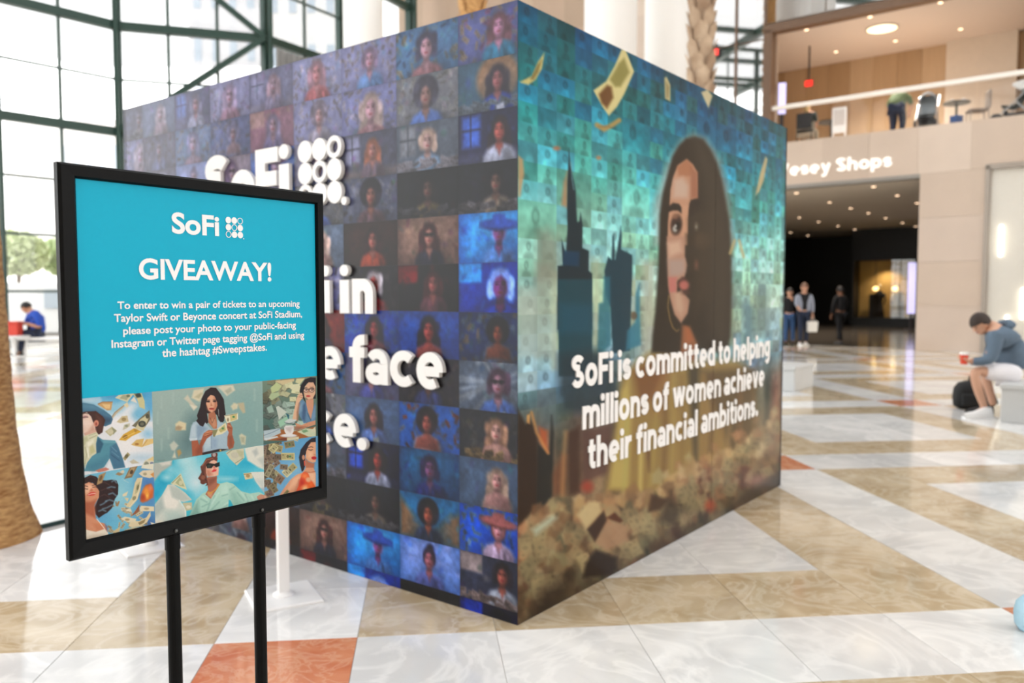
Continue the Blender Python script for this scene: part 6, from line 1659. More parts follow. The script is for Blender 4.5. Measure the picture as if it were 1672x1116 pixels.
def hand(parent, w, d, skin, side=1, curl=.9, palm_n=(0, 0, -1), sc_=1.0):
    """palm with four fingers and a thumb; w = wrist, d = pointing direction, fingers curl towards palm_n"""
    w, d, nrm = Vector(w), Vector(d).normalized(), Vector(palm_n)
    nrm = (nrm - d * nrm.dot(d)).normalized()
    sd = d.cross(nrm) * side
    mb = MB()
    p0 = w
    p1 = w + d * .09 * sc_
    mb.sweep([p0, p0 + d * .03 * sc_, p1], [.026 * sc_, .04 * sc_, .038 * sc_], 10, flat=.45)
    for i, L_ in enumerate((.066, .078, .072, .056)):
        b = p1 - d * .008 + sd * (.028 - i * .0186) * sc_
        pts = [b]
        a = 0
        for seg in (.45, .32, .23):
            a += curl * .75
            pts.append(pts[-1] + (d * math.cos(a) + nrm * math.sin(a)) * L_ * 1.15 * seg * sc_)
        mb.sweep(pts, [.0095 * sc_, .009 * sc_, .0082 * sc_, .0065 * sc_], 8)
    b = p0 + d * .03 * sc_ + sd * .032 * sc_
    t1 = b + (d * .6 + sd * .6 + nrm * .45).normalized() * .036 * sc_
    t2 = t1 + (d * .8 + nrm * .8 - sd * .1).normalized() * .032 * sc_
    mb.sweep([b, t1, t2], [.013 * sc_, .011 * sc_, .008 * sc_], 8)
    mb.build('hand', skin, parent, smooth=True)

def shoe(parent, heel, d, m, L_=.29, W_=.1, H_=.1, sole=None):
    d = Vector((d[0], d[1], 0)).normalized()
    s = Vector((-d.y, d.x, 0))
    heel = Vector(heel)
    mb = MB()
    prof = [(-.02, .40, .75), (.0, .46, 1.0), (.2, .46, 1.0), (.42, .44, .78), (.62, .5, .56), (.85, .48, .44), (1.0, .3, .26)]
    n_ = 10
    for x, w, h in prof:
        for k in range(n_):
            t = PI * k / (n_ - 1)
            mb.v.append(tuple(heel + d * (x * L_) + s * (math.cos(t) * w * W_) + Vector((0, 0, .018 + math.sin(t) * h * H_))))
    for i in range(len(prof) - 1):
        for k in range(n_ - 1):
            mb.f.append((i * n_ + k, i * n_ + k + 1, (i + 1) * n_ + k + 1, (i + 1) * n_ + k))
    mb.f.append(tuple(range(n_)))
    mb.f.append(tuple((len(prof) - 1) * n_ + k for k in range(n_))[::-1])
    up = mb.build('shoe', m, parent, smooth=True)
    sl = MB()
    v = []
    for x, w, h in prof:
        v += [(x, -w), (x, w)]
    top = [heel + d * (x * L_) + s * (w * W_ * 1.05) + Vector((0, 0, .024)) for x, w in v]
    bot = [p - Vector((0, 0, .024)) for p in top]
    q = len(top)
    sl.v = [tuple(p) for p in top + bot]
    for i in range(len(prof) - 1):
        a, b, c, e = 2 * i, 2 * i + 1, 2 * i + 3, 2 * i + 2
        sl.f += [(a, b, c, e), (a + q, e + q, c + q, b + q), (a, e, e + q, a + q), (b, b + q, c + q, c)]
    sl.f += [(0, q, q + 1, 1), (q - 2, q - 1, 2 * q - 1, 2 * q - 2)]
    sl.build('sole', sole or m, up)

# ---- man in shorts on the right-hand bench, leaning on his knees
man = empty('person', (5.9, 9.6, 0), 0, 'man in grey-blue hoodie and white shorts sitting bent forward holding a red cup', 'person')
def mp(px, py, Y):
    return at(px, py, Y) - Vector((5.9, 9.6, 0))
hipn, hipf = mp(1658, 612, 9.5), mp(1658, 611, 9.75)
pel = mp(1660, 604, 9.62)
J = {'pel': (pel, .1, .1), 'chest': (mp(1644, 558, 9.62), .11, .11), 'upper': (mp(1627, 541, 9.62), .13, .13), 'neck': (mp(1616, 531, 9.62), .065), 'skull': (mp(1606, 528, 9.62), .07),
     'hn': (mp(1648, 611, 9.52), .1), 'kn': (mp(1590, 606, 9.5), .066), 'sn': (mp(1597, 636, 9.5), .056), 'an': (mp(1608, 668, 9.52), .042), 'tn': (mp(1588, 679, 9.52), .035),
     'hf': (mp(1650, 612, 9.74), .1), 'kf': (mp(1606, 607, 9.86), .064), 'sf': (mp(1615, 636, 9.84), .054), 'af': (mp(1622, 664, 9.8), .042),
     'shn': (mp(1626, 548, 9.46), .075), 'en': (mp(1619, 586, 9.42), .05), 'wn': (mp(1584, 592, 9.48), .034),
     'shf': (mp(1626, 548, 9.8), .075), 'ef': (mp(1612, 588, 9.84), .05), 'wf': (mp(1582, 590, 9.66), .034)}
EDG = [('pel', 'chest'), ('chest', 'upper'), ('upper', 'neck'), ('neck', 'skull'), ('pel', 'hn'), ('hn', 'kn'), ('kn', 'sn'), ('sn', 'an'), ('an', 'tn'), ('pel', 'hf'), ('hf', 'kf'), ('kf', 'sf'), ('sf', 'af'), ('upper', 'shn'), ('shn', 'en'), ('en', 'wn'), ('upper', 'shf'), ('shf', 'ef'), ('ef', 'wf')]
skin_mesh('body', J, EDG, SKIN_A, man)
M_HOOD = mat('grey_blue_hoodie', (94, 112, 130), .9, vary=.15, scale=14, bump=.15)
M_SHORTS = mat('white_shorts', (236, 235, 240), .85, vary=.04, scale=10)
G = {'hem': (mp(1660, 606, 9.62), .2, .2), 'pel': (mp(1656, 588, 9.62), .215, .21), 'chest': (mp(1643, 562, 9.62), .205, .2), 'upper': (mp(1630, 543, 9.62), .165, .15), 'neck': (mp(1619, 535, 9.62), .085), 'shn': (mp(1627, 551, 9.44), .095), 'en': (mp(1619, 588, 9.4), .07), 'wn': (mp(1586, 592.5, 9.47), .046),
     'shf': (mp(1627, 551, 9.82), .095), 'ef': (mp(1612, 590, 9.85), .068), 'wf': (mp(1585, 591, 9.67), .046)}
skin_mesh('hoodie', G, [('hem', 'pel'), ('pel', 'chest'), ('chest', 'upper'), ('upper', 'neck'), ('upper', 'shn'), ('shn', 'en'), ('en', 'wn'), ('upper', 'shf'), ('shf', 'ef'), ('ef', 'wf')], M_HOOD, man)
hc = mp(1632, 533, 9.62)
MB().sweep([hc + Vector((.02, -.12, -.03)), hc + Vector((.08, -.1, .02)), hc + Vector((.1, 0, .035)), hc + Vector((.08, .1, .02)), hc + Vector((.02, .12, -.03))], [.03, .05, .055, .05, .03], 10).build('hood', M_HOOD, man, smooth=True)
S_ = {'pel': (mp(1662, 612, 9.62), .17, .15), 'hn': (mp(1646, 610, 9.5), .13), 'kn': (mp(1606, 606, 9.49), .105), 'hf': (mp(1648, 611, 9.75), .125), 'kf': (mp(1616, 608, 9.84), .1)}
skin_mesh('shorts', S_, [('pel', 'hn'), ('hn', 'kn'), ('pel', 'hf'), ('hf', 'kf')], M_SHORTS, man)
head_parts(man, mp(1601, 528, 9.62), (-.8, -.1, -.6), .112, SKIN_A, mat('dark_brown_hair', (52, 40, 34), .7), up=Vector((-.6, 0, .8)))
M_SHOE = mat('white_trainer', (240, 240, 240), .6)
M_SHOEB = mat('black_trainer', (30, 30, 32), .6)
ft = on_z(1617, 683) - Vector((5.9, 9.6, 0))
shoe(man, (ft.x, ft.y, 0), (-1, -.06), M_SHOE, .33, .12, .115)
ft2 = on_z(1630, 679) - Vector((5.9, 9.6, 0))
shoe(man, (ft2.x + .03, ft2.y + .18, 0), (-1, .1), M_SHOEB, .3, .11, .1)
hand(man, mp(1583, 592, 9.48), (-.8, .12, .55), SKIN_A, 1, .7, (.3, 1, .2))
hand(man, mp(1581, 591, 9.66), (-.85, -.2, .4), SKIN_A, -1, .7, (.2, -1, .2))
# his cup
cl_ = at(1574, 595, 9.5)
cup = empty('paper_cup', cl_, 0, 'red paper cup with white lid held by the seated man', 'cup')
MB().lathe([(.036, 0), (.046, .115), (.047, .117)], (0, 0, 0), 20).build('cup_body', mat('red_paper_cup', (214, 66, 40), .5), cup, smooth=False)
MB().lathe([(.049, .112), (.049, .124), (.043, .13), (.04, .143), (.0, .143)], (0, 0, 0), 20).build('lid', mat('white_lid', (236, 234, 230), .4), cup)
# his backpack
bg = on_z(1590, 668)
bag = empty('backpack', (5.86, 10.28, 0), -.3, 'black backpack on the floor between the seated man\'s legs', 'backpack')
M_BAG = mat('black_nylon', (20, 21, 22), .7, vary=.2, scale=20, bump=.2)
mb = MB()
nq = 16
for i, (w, d, z) in enumerate(((.14, .08, .0), (.2, .11, .03), (.215, .12, .14), (.2, .115, .26), (.15, .09, .33), (.06, .04, .36))):
    for k in range(nq):
        t = 2 * PI * k / nq
        ct, st2 = math.cos(t), math.sin(t)
        mb.v.append((w * math.copysign(abs(ct) ** .6, ct), d * math.copysign(abs(st2) ** .6, st2), z))
for i in range(5):
    for k in range(nq):
        k2 = (k + 1) % nq
        mb.f.append((i * nq + k, i * nq + k2, (i + 1) * nq + k2, (i + 1) * nq + k))
mb.f.append(tuple(range(nq))[::-1]); mb.f.append(tuple(5 * nq + k for k in range(nq)))
mb.build('pack', M_BAG, bag, smooth=True)
MB().box(-.13, .13, -.16, -.1, .04, .2).build('front_pocket', M_BAG, bag, bevel=.02)
MB().sweep([(-.03, -.02, .35), (-.03, -.02, .41), (.0, -.02, .43), (.04, -.02, .41), (.04, -.02, .35)], .012, 8).build('grab_loop', M_BAG, bag, smooth=True)
MB().sweep([(.12, -.1, .3), (.22, -.16, .22), (.27, -.14, .1), (.2, -.1, .03)], .018, 8, flat=.5).build('strap', M_BAG, bag, smooth=True)

# ---- standing and walking people
def person(loc, rz, h, label, top, legs, skin, hair, hair_style='short', shoes=None, arms=((-.03, .03, 0), (.03, .03, 0)), lean=0.0, stride=.1, jacket=None, bend=None, group=None):
    r = empty('person', loc, rz, label, 'person', group)
    k = h / 1.75
    V = lambda x, y, z: (x * k, (y + lean * max(0, z - .9)) * k, z * k)
    sy = stride
    Jn = {'pel': (V(0, 0, .95), .13 * k, .1 * k), 'waist': (V(0, 0, 1.1), .115 * k, .085 * k), 'chest': (V(0, 0, 1.3), .145 * k, .1 * k), 'sh': (V(0, 0, 1.43), .09 * k, .07 * k), 'neck': (V(0, .01, 1.52), .05 * k), 'skull': (V(0, .02, 1.6), .055 * k)}
    E_ = chain(['pel', 'waist', 'chest', 'sh', 'neck', 'skull'])
    for s, n_ in ((-1, 'l'), (1, 'r')):
        y = sy * s
        Jn['h' + n_] = (V(.09 * s, 0, .9), .085 * k); Jn['k' + n_] = (V(.1 * s, y * .6 + .02, .5), .055 * k); Jn['a' + n_] = (V(.1 * s, y, .09), .038 * k)
        E_ += chain(['pel', 'h' + n_, 'k' + n_, 'a' + n_])
        ar = arms[0 if s < 0 else 1]
        Jn['u' + n_] = (V(.19 * s, 0, 1.41), .058 * k); Jn['e' + n_] = (V(.225 * s + ar[0], ar[1], 1.13 + ar[2] * .3), .042 * k); Jn['w' + n_] = (V(.215 * s + ar[0] * 1.4, ar[1] * 3, .88 + ar[2]), .03 * k)
        E_ += chain(['sh', 'u' + n_, 'e' + n_, 'w' + n_])
    skin_mesh('body', Jn, E_, skin, r, 1)
    T = {q: (Jn[q][0], Jn[q][1] * 1.22, (Jn[q][2] if len(Jn[q]) > 2 else Jn[q][1]) * 1.25) for q in ('pel', 'waist', 'chest', 'sh', 'ul', 'el', 'ur', 'er')}
    for n_ in 'lr':
        a, b = Vector(Jn['e' + n_][0]), Vector(Jn['w' + n_][0])
        T['w' + n_] = (tuple(a.lerp(b, .85)), .042 * k)
    skin_mesh('top', T, chain(['pel', 'waist', 'chest', 'sh']) + chain(['sh', 'ul', 'el', 'wl']) + chain(['sh', 'ur', 'er', 'wr']), top, r, 1)
    if jacket:
        for s in (-1, 1):
            q = {'a': (V(.11 * s, .03, .92), .06 * k, .1 * k), 'b': (V(.11 * s, .02, 1.15), .07 * k, .115 * k), 'c': (V(.12 * s, 0, 1.4), .08 * k, .1 * k), 'd': (V(.25 * s, 0, 1.15), .07 * k), 'e': (Vector(Jn['e' + ('l' if s < 0 else 'r')][0]), .062 * k), 'f': (Vector(T['w' + ('l' if s < 0 else 'r')][0]), .05 * k)}
            q['d'] = (Vector(Jn['u' + ('l' if s < 0 else 'r')][0]), .08 * k)
            skin_mesh('jacket_side', q, [('a', 'b'), ('b', 'c'), ('c', 'd'), ('d', 'e'), ('e', 'f')], jacket, r, 1)
    L2 = {'pel': (V(0, 0, .96), .145 * k, .115 * k)}
    e2 = []
    for n_, s in (('l', -1), ('r', 1)):
        L2['h' + n_] = (Jn['h' + n_][0], .105 * k); L2['k' + n_] = (Jn['k' + n_][0], .075 * k); L2['a' + n_] = (V(.1 * s, sy * s, .1), .06 * k)
        e2 += chain(['pel', 'h' + n_, 'k' + n_, 'a' + n_])
    skin_mesh('trousers', L2, e2, legs, r, 1)
    for s in (-1, 1):
        shoe(r, (.1 * s * k, (sy * s - .07) * k, 0), (0, 1), shoes or M_SHOEB, .26 * k, .09 * k, .08 * k)
        w = Vector(Jn['w' + ('l' if s < 0 else 'r')][0]); e = Vector(Jn['e' + ('l' if s < 0 else 'r')][0])
        hand(r, w, (w - e), skin, s, .5, (-s, .3, 0), k)
    head_parts(r, V(0, .03, 1.635), (0, 1, -.05), .115 * k, skin, hair, hair_style)
    return r
BLK = mat('black_cloth', (22, 22, 26), .9)
NAVY = mat('navy_denim', (34, 44, 66), .9, vary=.15, scale=16)
BLUEJ = mat('blue_jeans', (52, 84, 128), .9, vary=.2, scale=16)
GREYJ = mat('light_grey_jacket', (150, 156, 170), .85, vary=.08, scale=10)
HAIRB = mat('black_hair', (26, 22, 22), .6)
HAIRG = mat('blond_hair', (196, 164, 110), .6)
HAIRR = mat('brown_hair', (110, 78, 60), .6)
p1 = on_z(1311, 565)
person(p1, math.radians(178), 1.78, 'man in open light grey jacket and dark jeans standing in the passage', BLK, NAVY, SKIN_A, HAIRR, arms=((-.01, .02, .0), (.0, .06, .2)), jacket=GREYJ, stride=.06, shoes=M_SHOE)
p2 = on_z(1288.5, 564)
person(p2, math.radians(150), 1.64, 'woman in black top at the booth edge, beside the man in grey jacket', BLK, BLUEJ, SKIN_A, HAIRB, 'long', arms=((.08, .1, .55), (0, .02, 0)), stride=.05)
p3 = on_z(1371, 562)
person(p3, math.radians(20), 1.7, 'dark-clothed walker seen against the black wall of the passage', BLK, BLK, SKIN_C, HAIRB, arms=((-.03, .03, 0), (.06, .06, .1)), stride=.16)
# shopping bag in the man's hand
hb = Vector((p1.x + .225, p1.y - .07, .79))
sb = empty('shopping_bag', hb - Vector((0, 0, .39)), .2, 'white shopping bag hanging from the hand of the man in grey jacket', 'bag')
MB().add([(-.13, -.05, 0), (.13, -.05, 0), (.13, .05, 0), (-.13, .05, 0), (-.15, -.06, .3), (.15, -.06, .3), (.15, .06, .3), (-.15, .06, .3)], [(3, 2, 1, 0), (0, 1, 5, 4), (1, 2, 6, 5), (2, 3, 7, 6), (3, 0, 4, 7)]).build('sack', mat('white_paper_bag', (236, 234, 228), .7), sb)
for y in (-.05, .05):
    MB().sweep([(-.07, y, .29), (-.06, y, .36), (0, 0, .4), (.06, y, .36), (.07, y, .29)], .006, 6).build('handle', MATS['white_paper_bag'], sb)

# ---- man in blue far left, on a low bench
BM = Vector(ground_at(40, 19.3))
bman = empty('person', BM, 0, 'man in blue shirt sitting far left beyond the palm trunk', 'person')
def bp(px, py, dy=0.0):
    return at(px, py, 19.3 + dy) - BM
M_BLUE = mat('royal_blue_shirt', (34, 76, 176), .85)
Jb = {'pel': (bp(64, 546), .15, .13), 'chest': (bp(60, 521), .15, .13), 'sh': (bp(55, 511), .1), 'neck': (bp(48, 507), .06), 'skull': (bp(45, 502), .07), 'h1': (bp(58, 545, -.12), .1), 'k1': (bp(38, 543, -.15), .07), 'a1': (bp(33, 577, -.15), .045), 't1': (bp(28, 582, -.2), .04), 'h2': (bp(60, 546, .12), .1), 'k2': (bp(26, 544, .2), .07), 'a2': (bp(20, 556, .25), .045),
      'u1': (bp(60, 515, -.2), .07), 'e1': (bp(66, 535, -.24), .05), 'w1': (bp(40, 528, -.2), .035), 'u2': (bp(50, 513, .2), .07), 'e2': (bp(42, 530, .24), .05), 'w2': (bp(33, 526, .1), .035)}
skin_mesh('body', Jb, chain(['pel', 'chest', 'sh', 'neck', 'skull']) + chain(['pel', 'h1', 'k1', 'a1', 't1']) + chain(['pel', 'h2', 'k2', 'a2']) + chain(['sh', 'u1', 'e1', 'w1']) + chain(['sh', 'u2', 'e2', 'w2']), SKIN_B, bman, 1)
skin_mesh('shirt', {q: (Jb[q][0], Jb[q][1] * 1.3, (Jb[q][2] if len(Jb[q]) > 2 else Jb[q][1]) * 1.3) for q in ('pel', 'chest', 'sh', 'u1', 'e1', 'u2', 'e2')}, chain(['pel', 'chest', 'sh', 'u1', 'e1']) + chain(['sh', 'u2', 'e2']), M_BLUE, bman, 1)
skin_mesh('trousers', {q: (Jb[q][0], Jb[q][1] * 1.25) for q in ('pel', 'h1', 'k1', 'a1', 'h2', 'k2', 'a2')}, chain(['pel', 'h1', 'k1', 'a1']) + chain(['pel', 'h2', 'k2', 'a2']), NAVY, bman, 1)
head_parts(bman, bp(43, 502), (-.85, -.2, -.5), .115, SKIN_B, HAIRB, up=Vector((-.4, 0, .9)))
shoe(bman, (Jb['a1'][0].x + .06, Jb['a1'][0].y, 0), (-1, -.2), M_SHOEB, .28, .1, .09)
hand(bman, Jb['w1'][0], (-1, .1, .1), SKIN_B, 1, .6)
hand(bman, Jb['w2'][0], (-1, -.1, .1), SKIN_B, -1, .6)
rb = empty('cafe_bench', BM + Vector((.1, 0, 0)), 0, 'low white bench under the man in blue', 'bench')
MB().box(-.35, 1.6, -.25, .25, .38, .45).build('seat', M_WHITE_M, rb, bevel=.02)
for x in (-.25, 1.45):
    MB().box(x - .03, x + .03, -.2, .2, 0, .38).build('leg', M_WHITE_M, rb)
q_ = at(22, 524, 19.0)
rd = empty('carton', (q_.x, q_.y, .5), 0, 'red carton on the small table before the man in blue', 'carton')
MB().box(-.16, .16, -.12, .12, 0.0, .28).build('carton_body', mat('red_carton', (206, 66, 50), .6), rd, bevel=.02)
MB().box(-.17, .17, -.13, .13, .28, .33).build('carton_lid', mat('red_carton', (206, 66, 50), .6), rd, bevel=.01)
tb = empty('cafe_table', (q_.x, q_.y, 0), 0, 'small pale table carrying a red carton at the far left', 'table')
MB().lathe([(.34, .46), (.35, .475), (.34, .5)], (0, 0, 0), 24).build('table_top', M_WHITE_M, tb)
MB().lathe([(.03, .02), (.03, .46)], (0, 0, 0), 12).build('stem', M_WHITE_M, tb)
MB().lathe([(.22, 0), (.2, .02), (.03, .03)], (0, 0, 0), 24).build('foot', M_WHITE_M, tb)

# ================================================================== PASSAGE, GALLERY AND OUTDOORS
def fac(x, y, z):
    return FAC_M @ Vector((x, y, z))
# ---- wall lettering over the passage
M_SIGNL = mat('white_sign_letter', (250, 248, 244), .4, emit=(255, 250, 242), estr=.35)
sg = empty('wall_lettering', fac(-4.1, -0.02, 4.8), FAC_ANG, 'white raised lettering on the stone band over the passage', 'lettering')
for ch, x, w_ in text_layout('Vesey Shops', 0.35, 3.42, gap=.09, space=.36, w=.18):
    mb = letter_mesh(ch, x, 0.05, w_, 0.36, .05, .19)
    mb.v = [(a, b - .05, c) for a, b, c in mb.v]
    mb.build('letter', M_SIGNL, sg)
# ---- downlights
M_LAMP = mat('warm_lamp', (255, 236, 206), .4, emit=(255, 214, 176), estr=2.2)
M_LRING = mat('lamp_ring', (196, 188, 176), .4)
dl = None
def downlight(p, label, group, r=.055):
    global dl
    if dl is None:
        dl = empty('downlight', p, 0)
        MB().lathe([(.075, 0), (.08, -.006), (.07, -.012), (.058, -.012)], (0, 0, 0), 16).build('trim_ring', M_LRING, dl)
        MB().lathe([(.0, -.03), (.05, -.026), (.058, -.012), (.058, 0)], (0, 0, 0), 14).build('lens', M_LAMP, dl)
        o = dl
    else:
        o = copy_tree(dl)
        o.location = p
    return tag(o, label, 'downlight', group)
ORD = ['first', 'second', 'third', 'fourth', 'fifth', 'sixth', 'seventh', 'eighth']
def lamp_light(par, watts, size=.1, col=(1.0, .84, .66)):
    if size < .2:
        ld = bpy.data.lights.new('lamp_light', 'SPOT')
        ld.spot_size = math.radians(115)
        ld.spot_blend = .7
        ld.shadow_soft_size = size / 2
    else:
        ld = bpy.data.lights.new('lamp_light', 'AREA')
        ld.shape = 'DISK'
        ld.size = size
        ld.spread = math.radians(125)
    ld.energy = watts
    ld.color = col
    lo = bpy.data.objects.new('lamp_light', ld)
    COL.objects.link(lo)
    lo.parent = par
    lo.location = (0, 0, -.06)
    return lo
for x, ys in ((-1.4, (1.0, 3.6, 6.2)), (-3.6, (1.1, 4.2, 6.5, 8.7, 11.1, 13.8, 16.1)), (-6.2, (1.1, 3.6, 6.2, 8.8, 11.1, 13.7, 16.2, 18.9)), (-9.2, (13.7, 16.2, 18.7))):
    for y in ys:
        o_ = downlight(fac(x, y, 4.5), 'passage ceiling downlight, %s from the front in the %s from the pier' % (ORD[ys.index(y)], {-1.4: 'row nearest counted', -3.6: 'second row', -6.2: 'third row', -9.2: 'fourth row'}[x]), 'passage downlights')
        if x in (-3.6, -6.2) and y < 12: lamp_light(o_, 260.0)
for x in (-3.3, -1.55, 0.2, 1.95):
    for y in (.8, 3.53):
        downlight(fac(x, y, 9.15), 'gallery ceiling downlight, %s from the bronze post in the %s row' % (ORD[(-3.3, -1.55, 0.2, 1.95).index(x)], 'front' if y < 2 else 'back'), 'gallery downlights')
M_ROUND = mat('warm_round_diffuser', (255, 244, 220), .5, emit=(255, 232, 188), estr=1.6)
rl = empty('ceiling_light', fac(-1.56, 2.05, 9.15), FAC_ANG, 'large glowing round light in the gallery ceiling', 'ceiling light')
MB().lathe([(.44, 0), (.46, -.02), (.42, -.03)], (0, 0, 0), 36).build('rim', M_LRING, rl)
MB().lathe([(0, -.045), (.3, -.04), (.42, -.028), (.42, -.005)], (0, 0, 0), 36).build('diffuser', M_ROUND, rl)
lamp_light(rl, 150.0, .84, (1.0, .93, .85))
# ---- tall lit screens
M_LED = mat('lavender_screen', (220, 214, 246), .4, emit=(206, 202, 255), estr=.62)
M_LED2 = mat('dark_screen_case', (58, 54, 60), .4)
def totem(p, rot, w, z0, z1, label, fl_z):
    r = empty('light_totem', p, rot, label, 'screen')
    MB().box(-w / 2, w / 2, 0, .08, z0, z1).build('case', M_LED2, r, bevel=.01)
    MB().box(-w / 2 + .01, w / 2 - .01, -.006, 0, z0 + .02, z1 - .02).build('lit_face', M_LED, r)
    MB().box(-.05, .05, .02, .08, fl_z, z0).build('stem', M_LED2, r)
    MB().box(-w * .7, w * .7, -.12, .2, fl_z, fl_z + .03).build('foot', M_LED2, r)
totem(fac(-3.0, 13.0, 0), math.radians(-20), .32, .66, 2.8, 'tall lavender-lit screen standing deep in the passage by the stone pier', 0.004)
totem(fac(-4.02, 0.9, 5.8), math.radians(-16), .24, 1.02, 1.98, 'small lavender-lit screen on the gallery next to the bronze post', 0.0)
# ---- red exit lamps
for p, lb in ((fac(-5.75, -.05, 8.75), 'red exit lamp on the front wall beside the palm trunk'), (fac(-3.75, 2.4, 8.0), 'red exit lamp inside the gallery behind the lit screen')):
    r = empty('exit_lamp', p, FAC_ANG, lb, 'exit lamp')
    MB().box(-.13, .13, 0, .06, -.1, .1).build('housing', M_LED2, r, bevel=.01)
    MB().box(-.12, .12, -.01, 0, -.09, .09).build('red_face', mat('red_exit_face', (236, 60, 50), .4, emit=(240, 50, 40), estr=1.0), r)
    MB().box(-.02, .02, .0, .04, .1, .3 if 'front' in lb else 1.14).build('hanger', M_LED2, r)
# ---- shop window at the end of the passage
sw = empty('shop_window', fac(-4.95, 16.4, 0), FAC_ANG, 'warm lit shop window glowing at the end of the dark passage', 'shop window')
M_GOLD = mat('gold_lit_backdrop', (206, 164, 92), .7, vary=.45, scale=1.4)
MB().box(-1.35, 1.35, .9, 1.0, .4, 3.05).build('backdrop', M_GOLD, sw)
for x in (-1.4, 1.3):
    MB().box(x, x + .1, 0, 1.0, 0, 3.3).build('side_frame', M_BLACK, sw)
MB().box(-1.4, 1.4, 0, 1.0, 0, .4).build('plinth', M_BLACK, sw)
MB().box(-1.4, 1.4, 0, 1.0, 3.05, 4.5).build('header', M_BLACK, sw)
MB().box(-1.3, 1.3, .02, .03, .4, 3.05).build('pane', M_PANE, sw)
for x in (-.42, .42):
    MB().ball((x, .35, 1.74), .13, .13, .1, 14, 8).build('globe_lamp', mat('warm_globe', (255, 226, 170), .4, emit=(255, 214, 140), estr=2.2), sw, smooth=True)
    MB().lathe([(.012, 1.84), (.012, 3.05)], (x, .35, 0), 8).build('lamp_cord', M_BLACK, sw)
wl = lamp_light(sw, 90.0)  # unseen spot added at the window head to brighten the backdrop
wl.location = (0, .3, 3.0)
MB().box(-.75, -.2, .55, .7, .4, 1.5).build('display_block', M_BLACK, sw, bevel=.02)
MB().box(.2, .75, .55, .7, .4, 1.2).build('display_block', mat('cream_block', (206, 190, 160), .6), sw, bevel=.02)
def mannequin(x, m):
    r = empty('mannequin', fac(-4.95 + x, 16.9, .4), FAC_ANG + PI, 'dark dressed mannequin in the lit shop window' if x < 0 else 'pale dressed mannequin in the lit shop window', 'mannequin')
    MB().lathe([(.24, 0), (.2, .3), (.15, .62), (.13, .75), (.19, .98), (.2, 1.12), (.1, 1.22), (.05, 1.26)], (0, 0, 0), 16, 1, .6).build('dress', m, r, smooth=True)
    MB().ball((0, 0, 1.44), .085, .1, .12).build('head', mat('mannequin_head', (214, 190, 150), .5), r, smooth=True)
    for s in (-1, 1):
        MB().sweep([(s * .2, 0, 1.12), (s * .26, 0, .85), (s * .22, .06, .6)], [.05, .04, .03], 8).build('arm', m, r, smooth=True)
    MB().lathe([(.16, 0), (.16, .02), (.02, .03)], (0, 0, 0), 14).build('stand', M_LED2, r)
mannequin(-.28, BLK)
mannequin(.5, mat('cream_dress', (214, 200, 170), .8))

# ---- people and things on the gallery, floor at 5.8
GZ = 5.8
def gal(x, y, z=0.0):
    return fac(x, y, GZ + z)
green = empty('person', gal(-.86, 1.1), FAC_ANG, 'person in green shirt and navy trousers bending over at the gallery rail', 'person')
M_GREEN = mat('sage_green_shirt', (112, 128, 92), .85)
Jg = {'pel': ((0, 0, .8), .19, .16), 'waist': ((0, .06, .95), .19, .15), 'chest': ((0, .16, 1.08), .22, .16), 'sh': ((0, .28, 1.14), .12), 'neck': ((0, .4, 1.14), .06), 'skull': ((0, .48, 1.1), .07)}
E_ = chain(['pel', 'waist', 'chest', 'sh', 'neck', 'skull'])
for s, n_ in ((-1, 'l'), (1, 'r')):
    Jg.update({'h' + n_: ((.11 * s, 0, .76), .12), 'k' + n_: ((.12 * s, .12, .44), .08), 'a' + n_: ((.12 * s, 0, .08), .045), 'u' + n_: ((.24 * s, .24, 1.1), .08), 'e' + n_: ((.3 * s, .26, .88), .055), 'w' + n_: ((.2 * s, .45, .72), .035)})
    E_ += chain(['pel', 'h' + n_, 'k' + n_, 'a' + n_]) + chain(['sh', 'u' + n_, 'e' + n_, 'w' + n_])
skin_mesh('body', Jg, E_, SKIN_A, green, 1)
skin_mesh('shirt', {q: (Jg[q][0], Jg[q][1] * 1.22, (Jg[q][2] if len(Jg[q]) > 2 else Jg[q][1]) * 1.22) for q in ('pel', 'waist', 'chest', 'sh', 'ul', 'el', 'ur', 'er')}, chain(['pel', 'waist', 'chest', 'sh']) + chain(['sh', 'ul', 'el']) + chain(['sh', 'ur', 'er']), M_GREEN, green, 1)
skin_mesh('trousers', {**{'pel': ((0, -.01, .74), .2, .17)}, **{q: (Jg[q][0], Jg[q][1] * 1.25) for q in ('hl', 'kl', 'al', 'hr', 'kr', 'ar')}}, chain(['pel', 'hl', 'kl', 'al']) + chain(['pel', 'hr', 'kr', 'ar']), NAVY, green, 1)
head_parts(green, (0, .54, 1.06), (0, .5, -.85), .112, SKIN_A, HAIRR, up=Vector((0, .85, .5)))
for s in (-1, 1):
    shoe(green, (.12 * s, -.07, 0), (0, 1), M_SHOEB)
    hand(green, Jg['w' + ('l' if s < 0 else 'r')][0], (0, .3, -1), SKIN_A, s, .5, (-s, 0, 0))
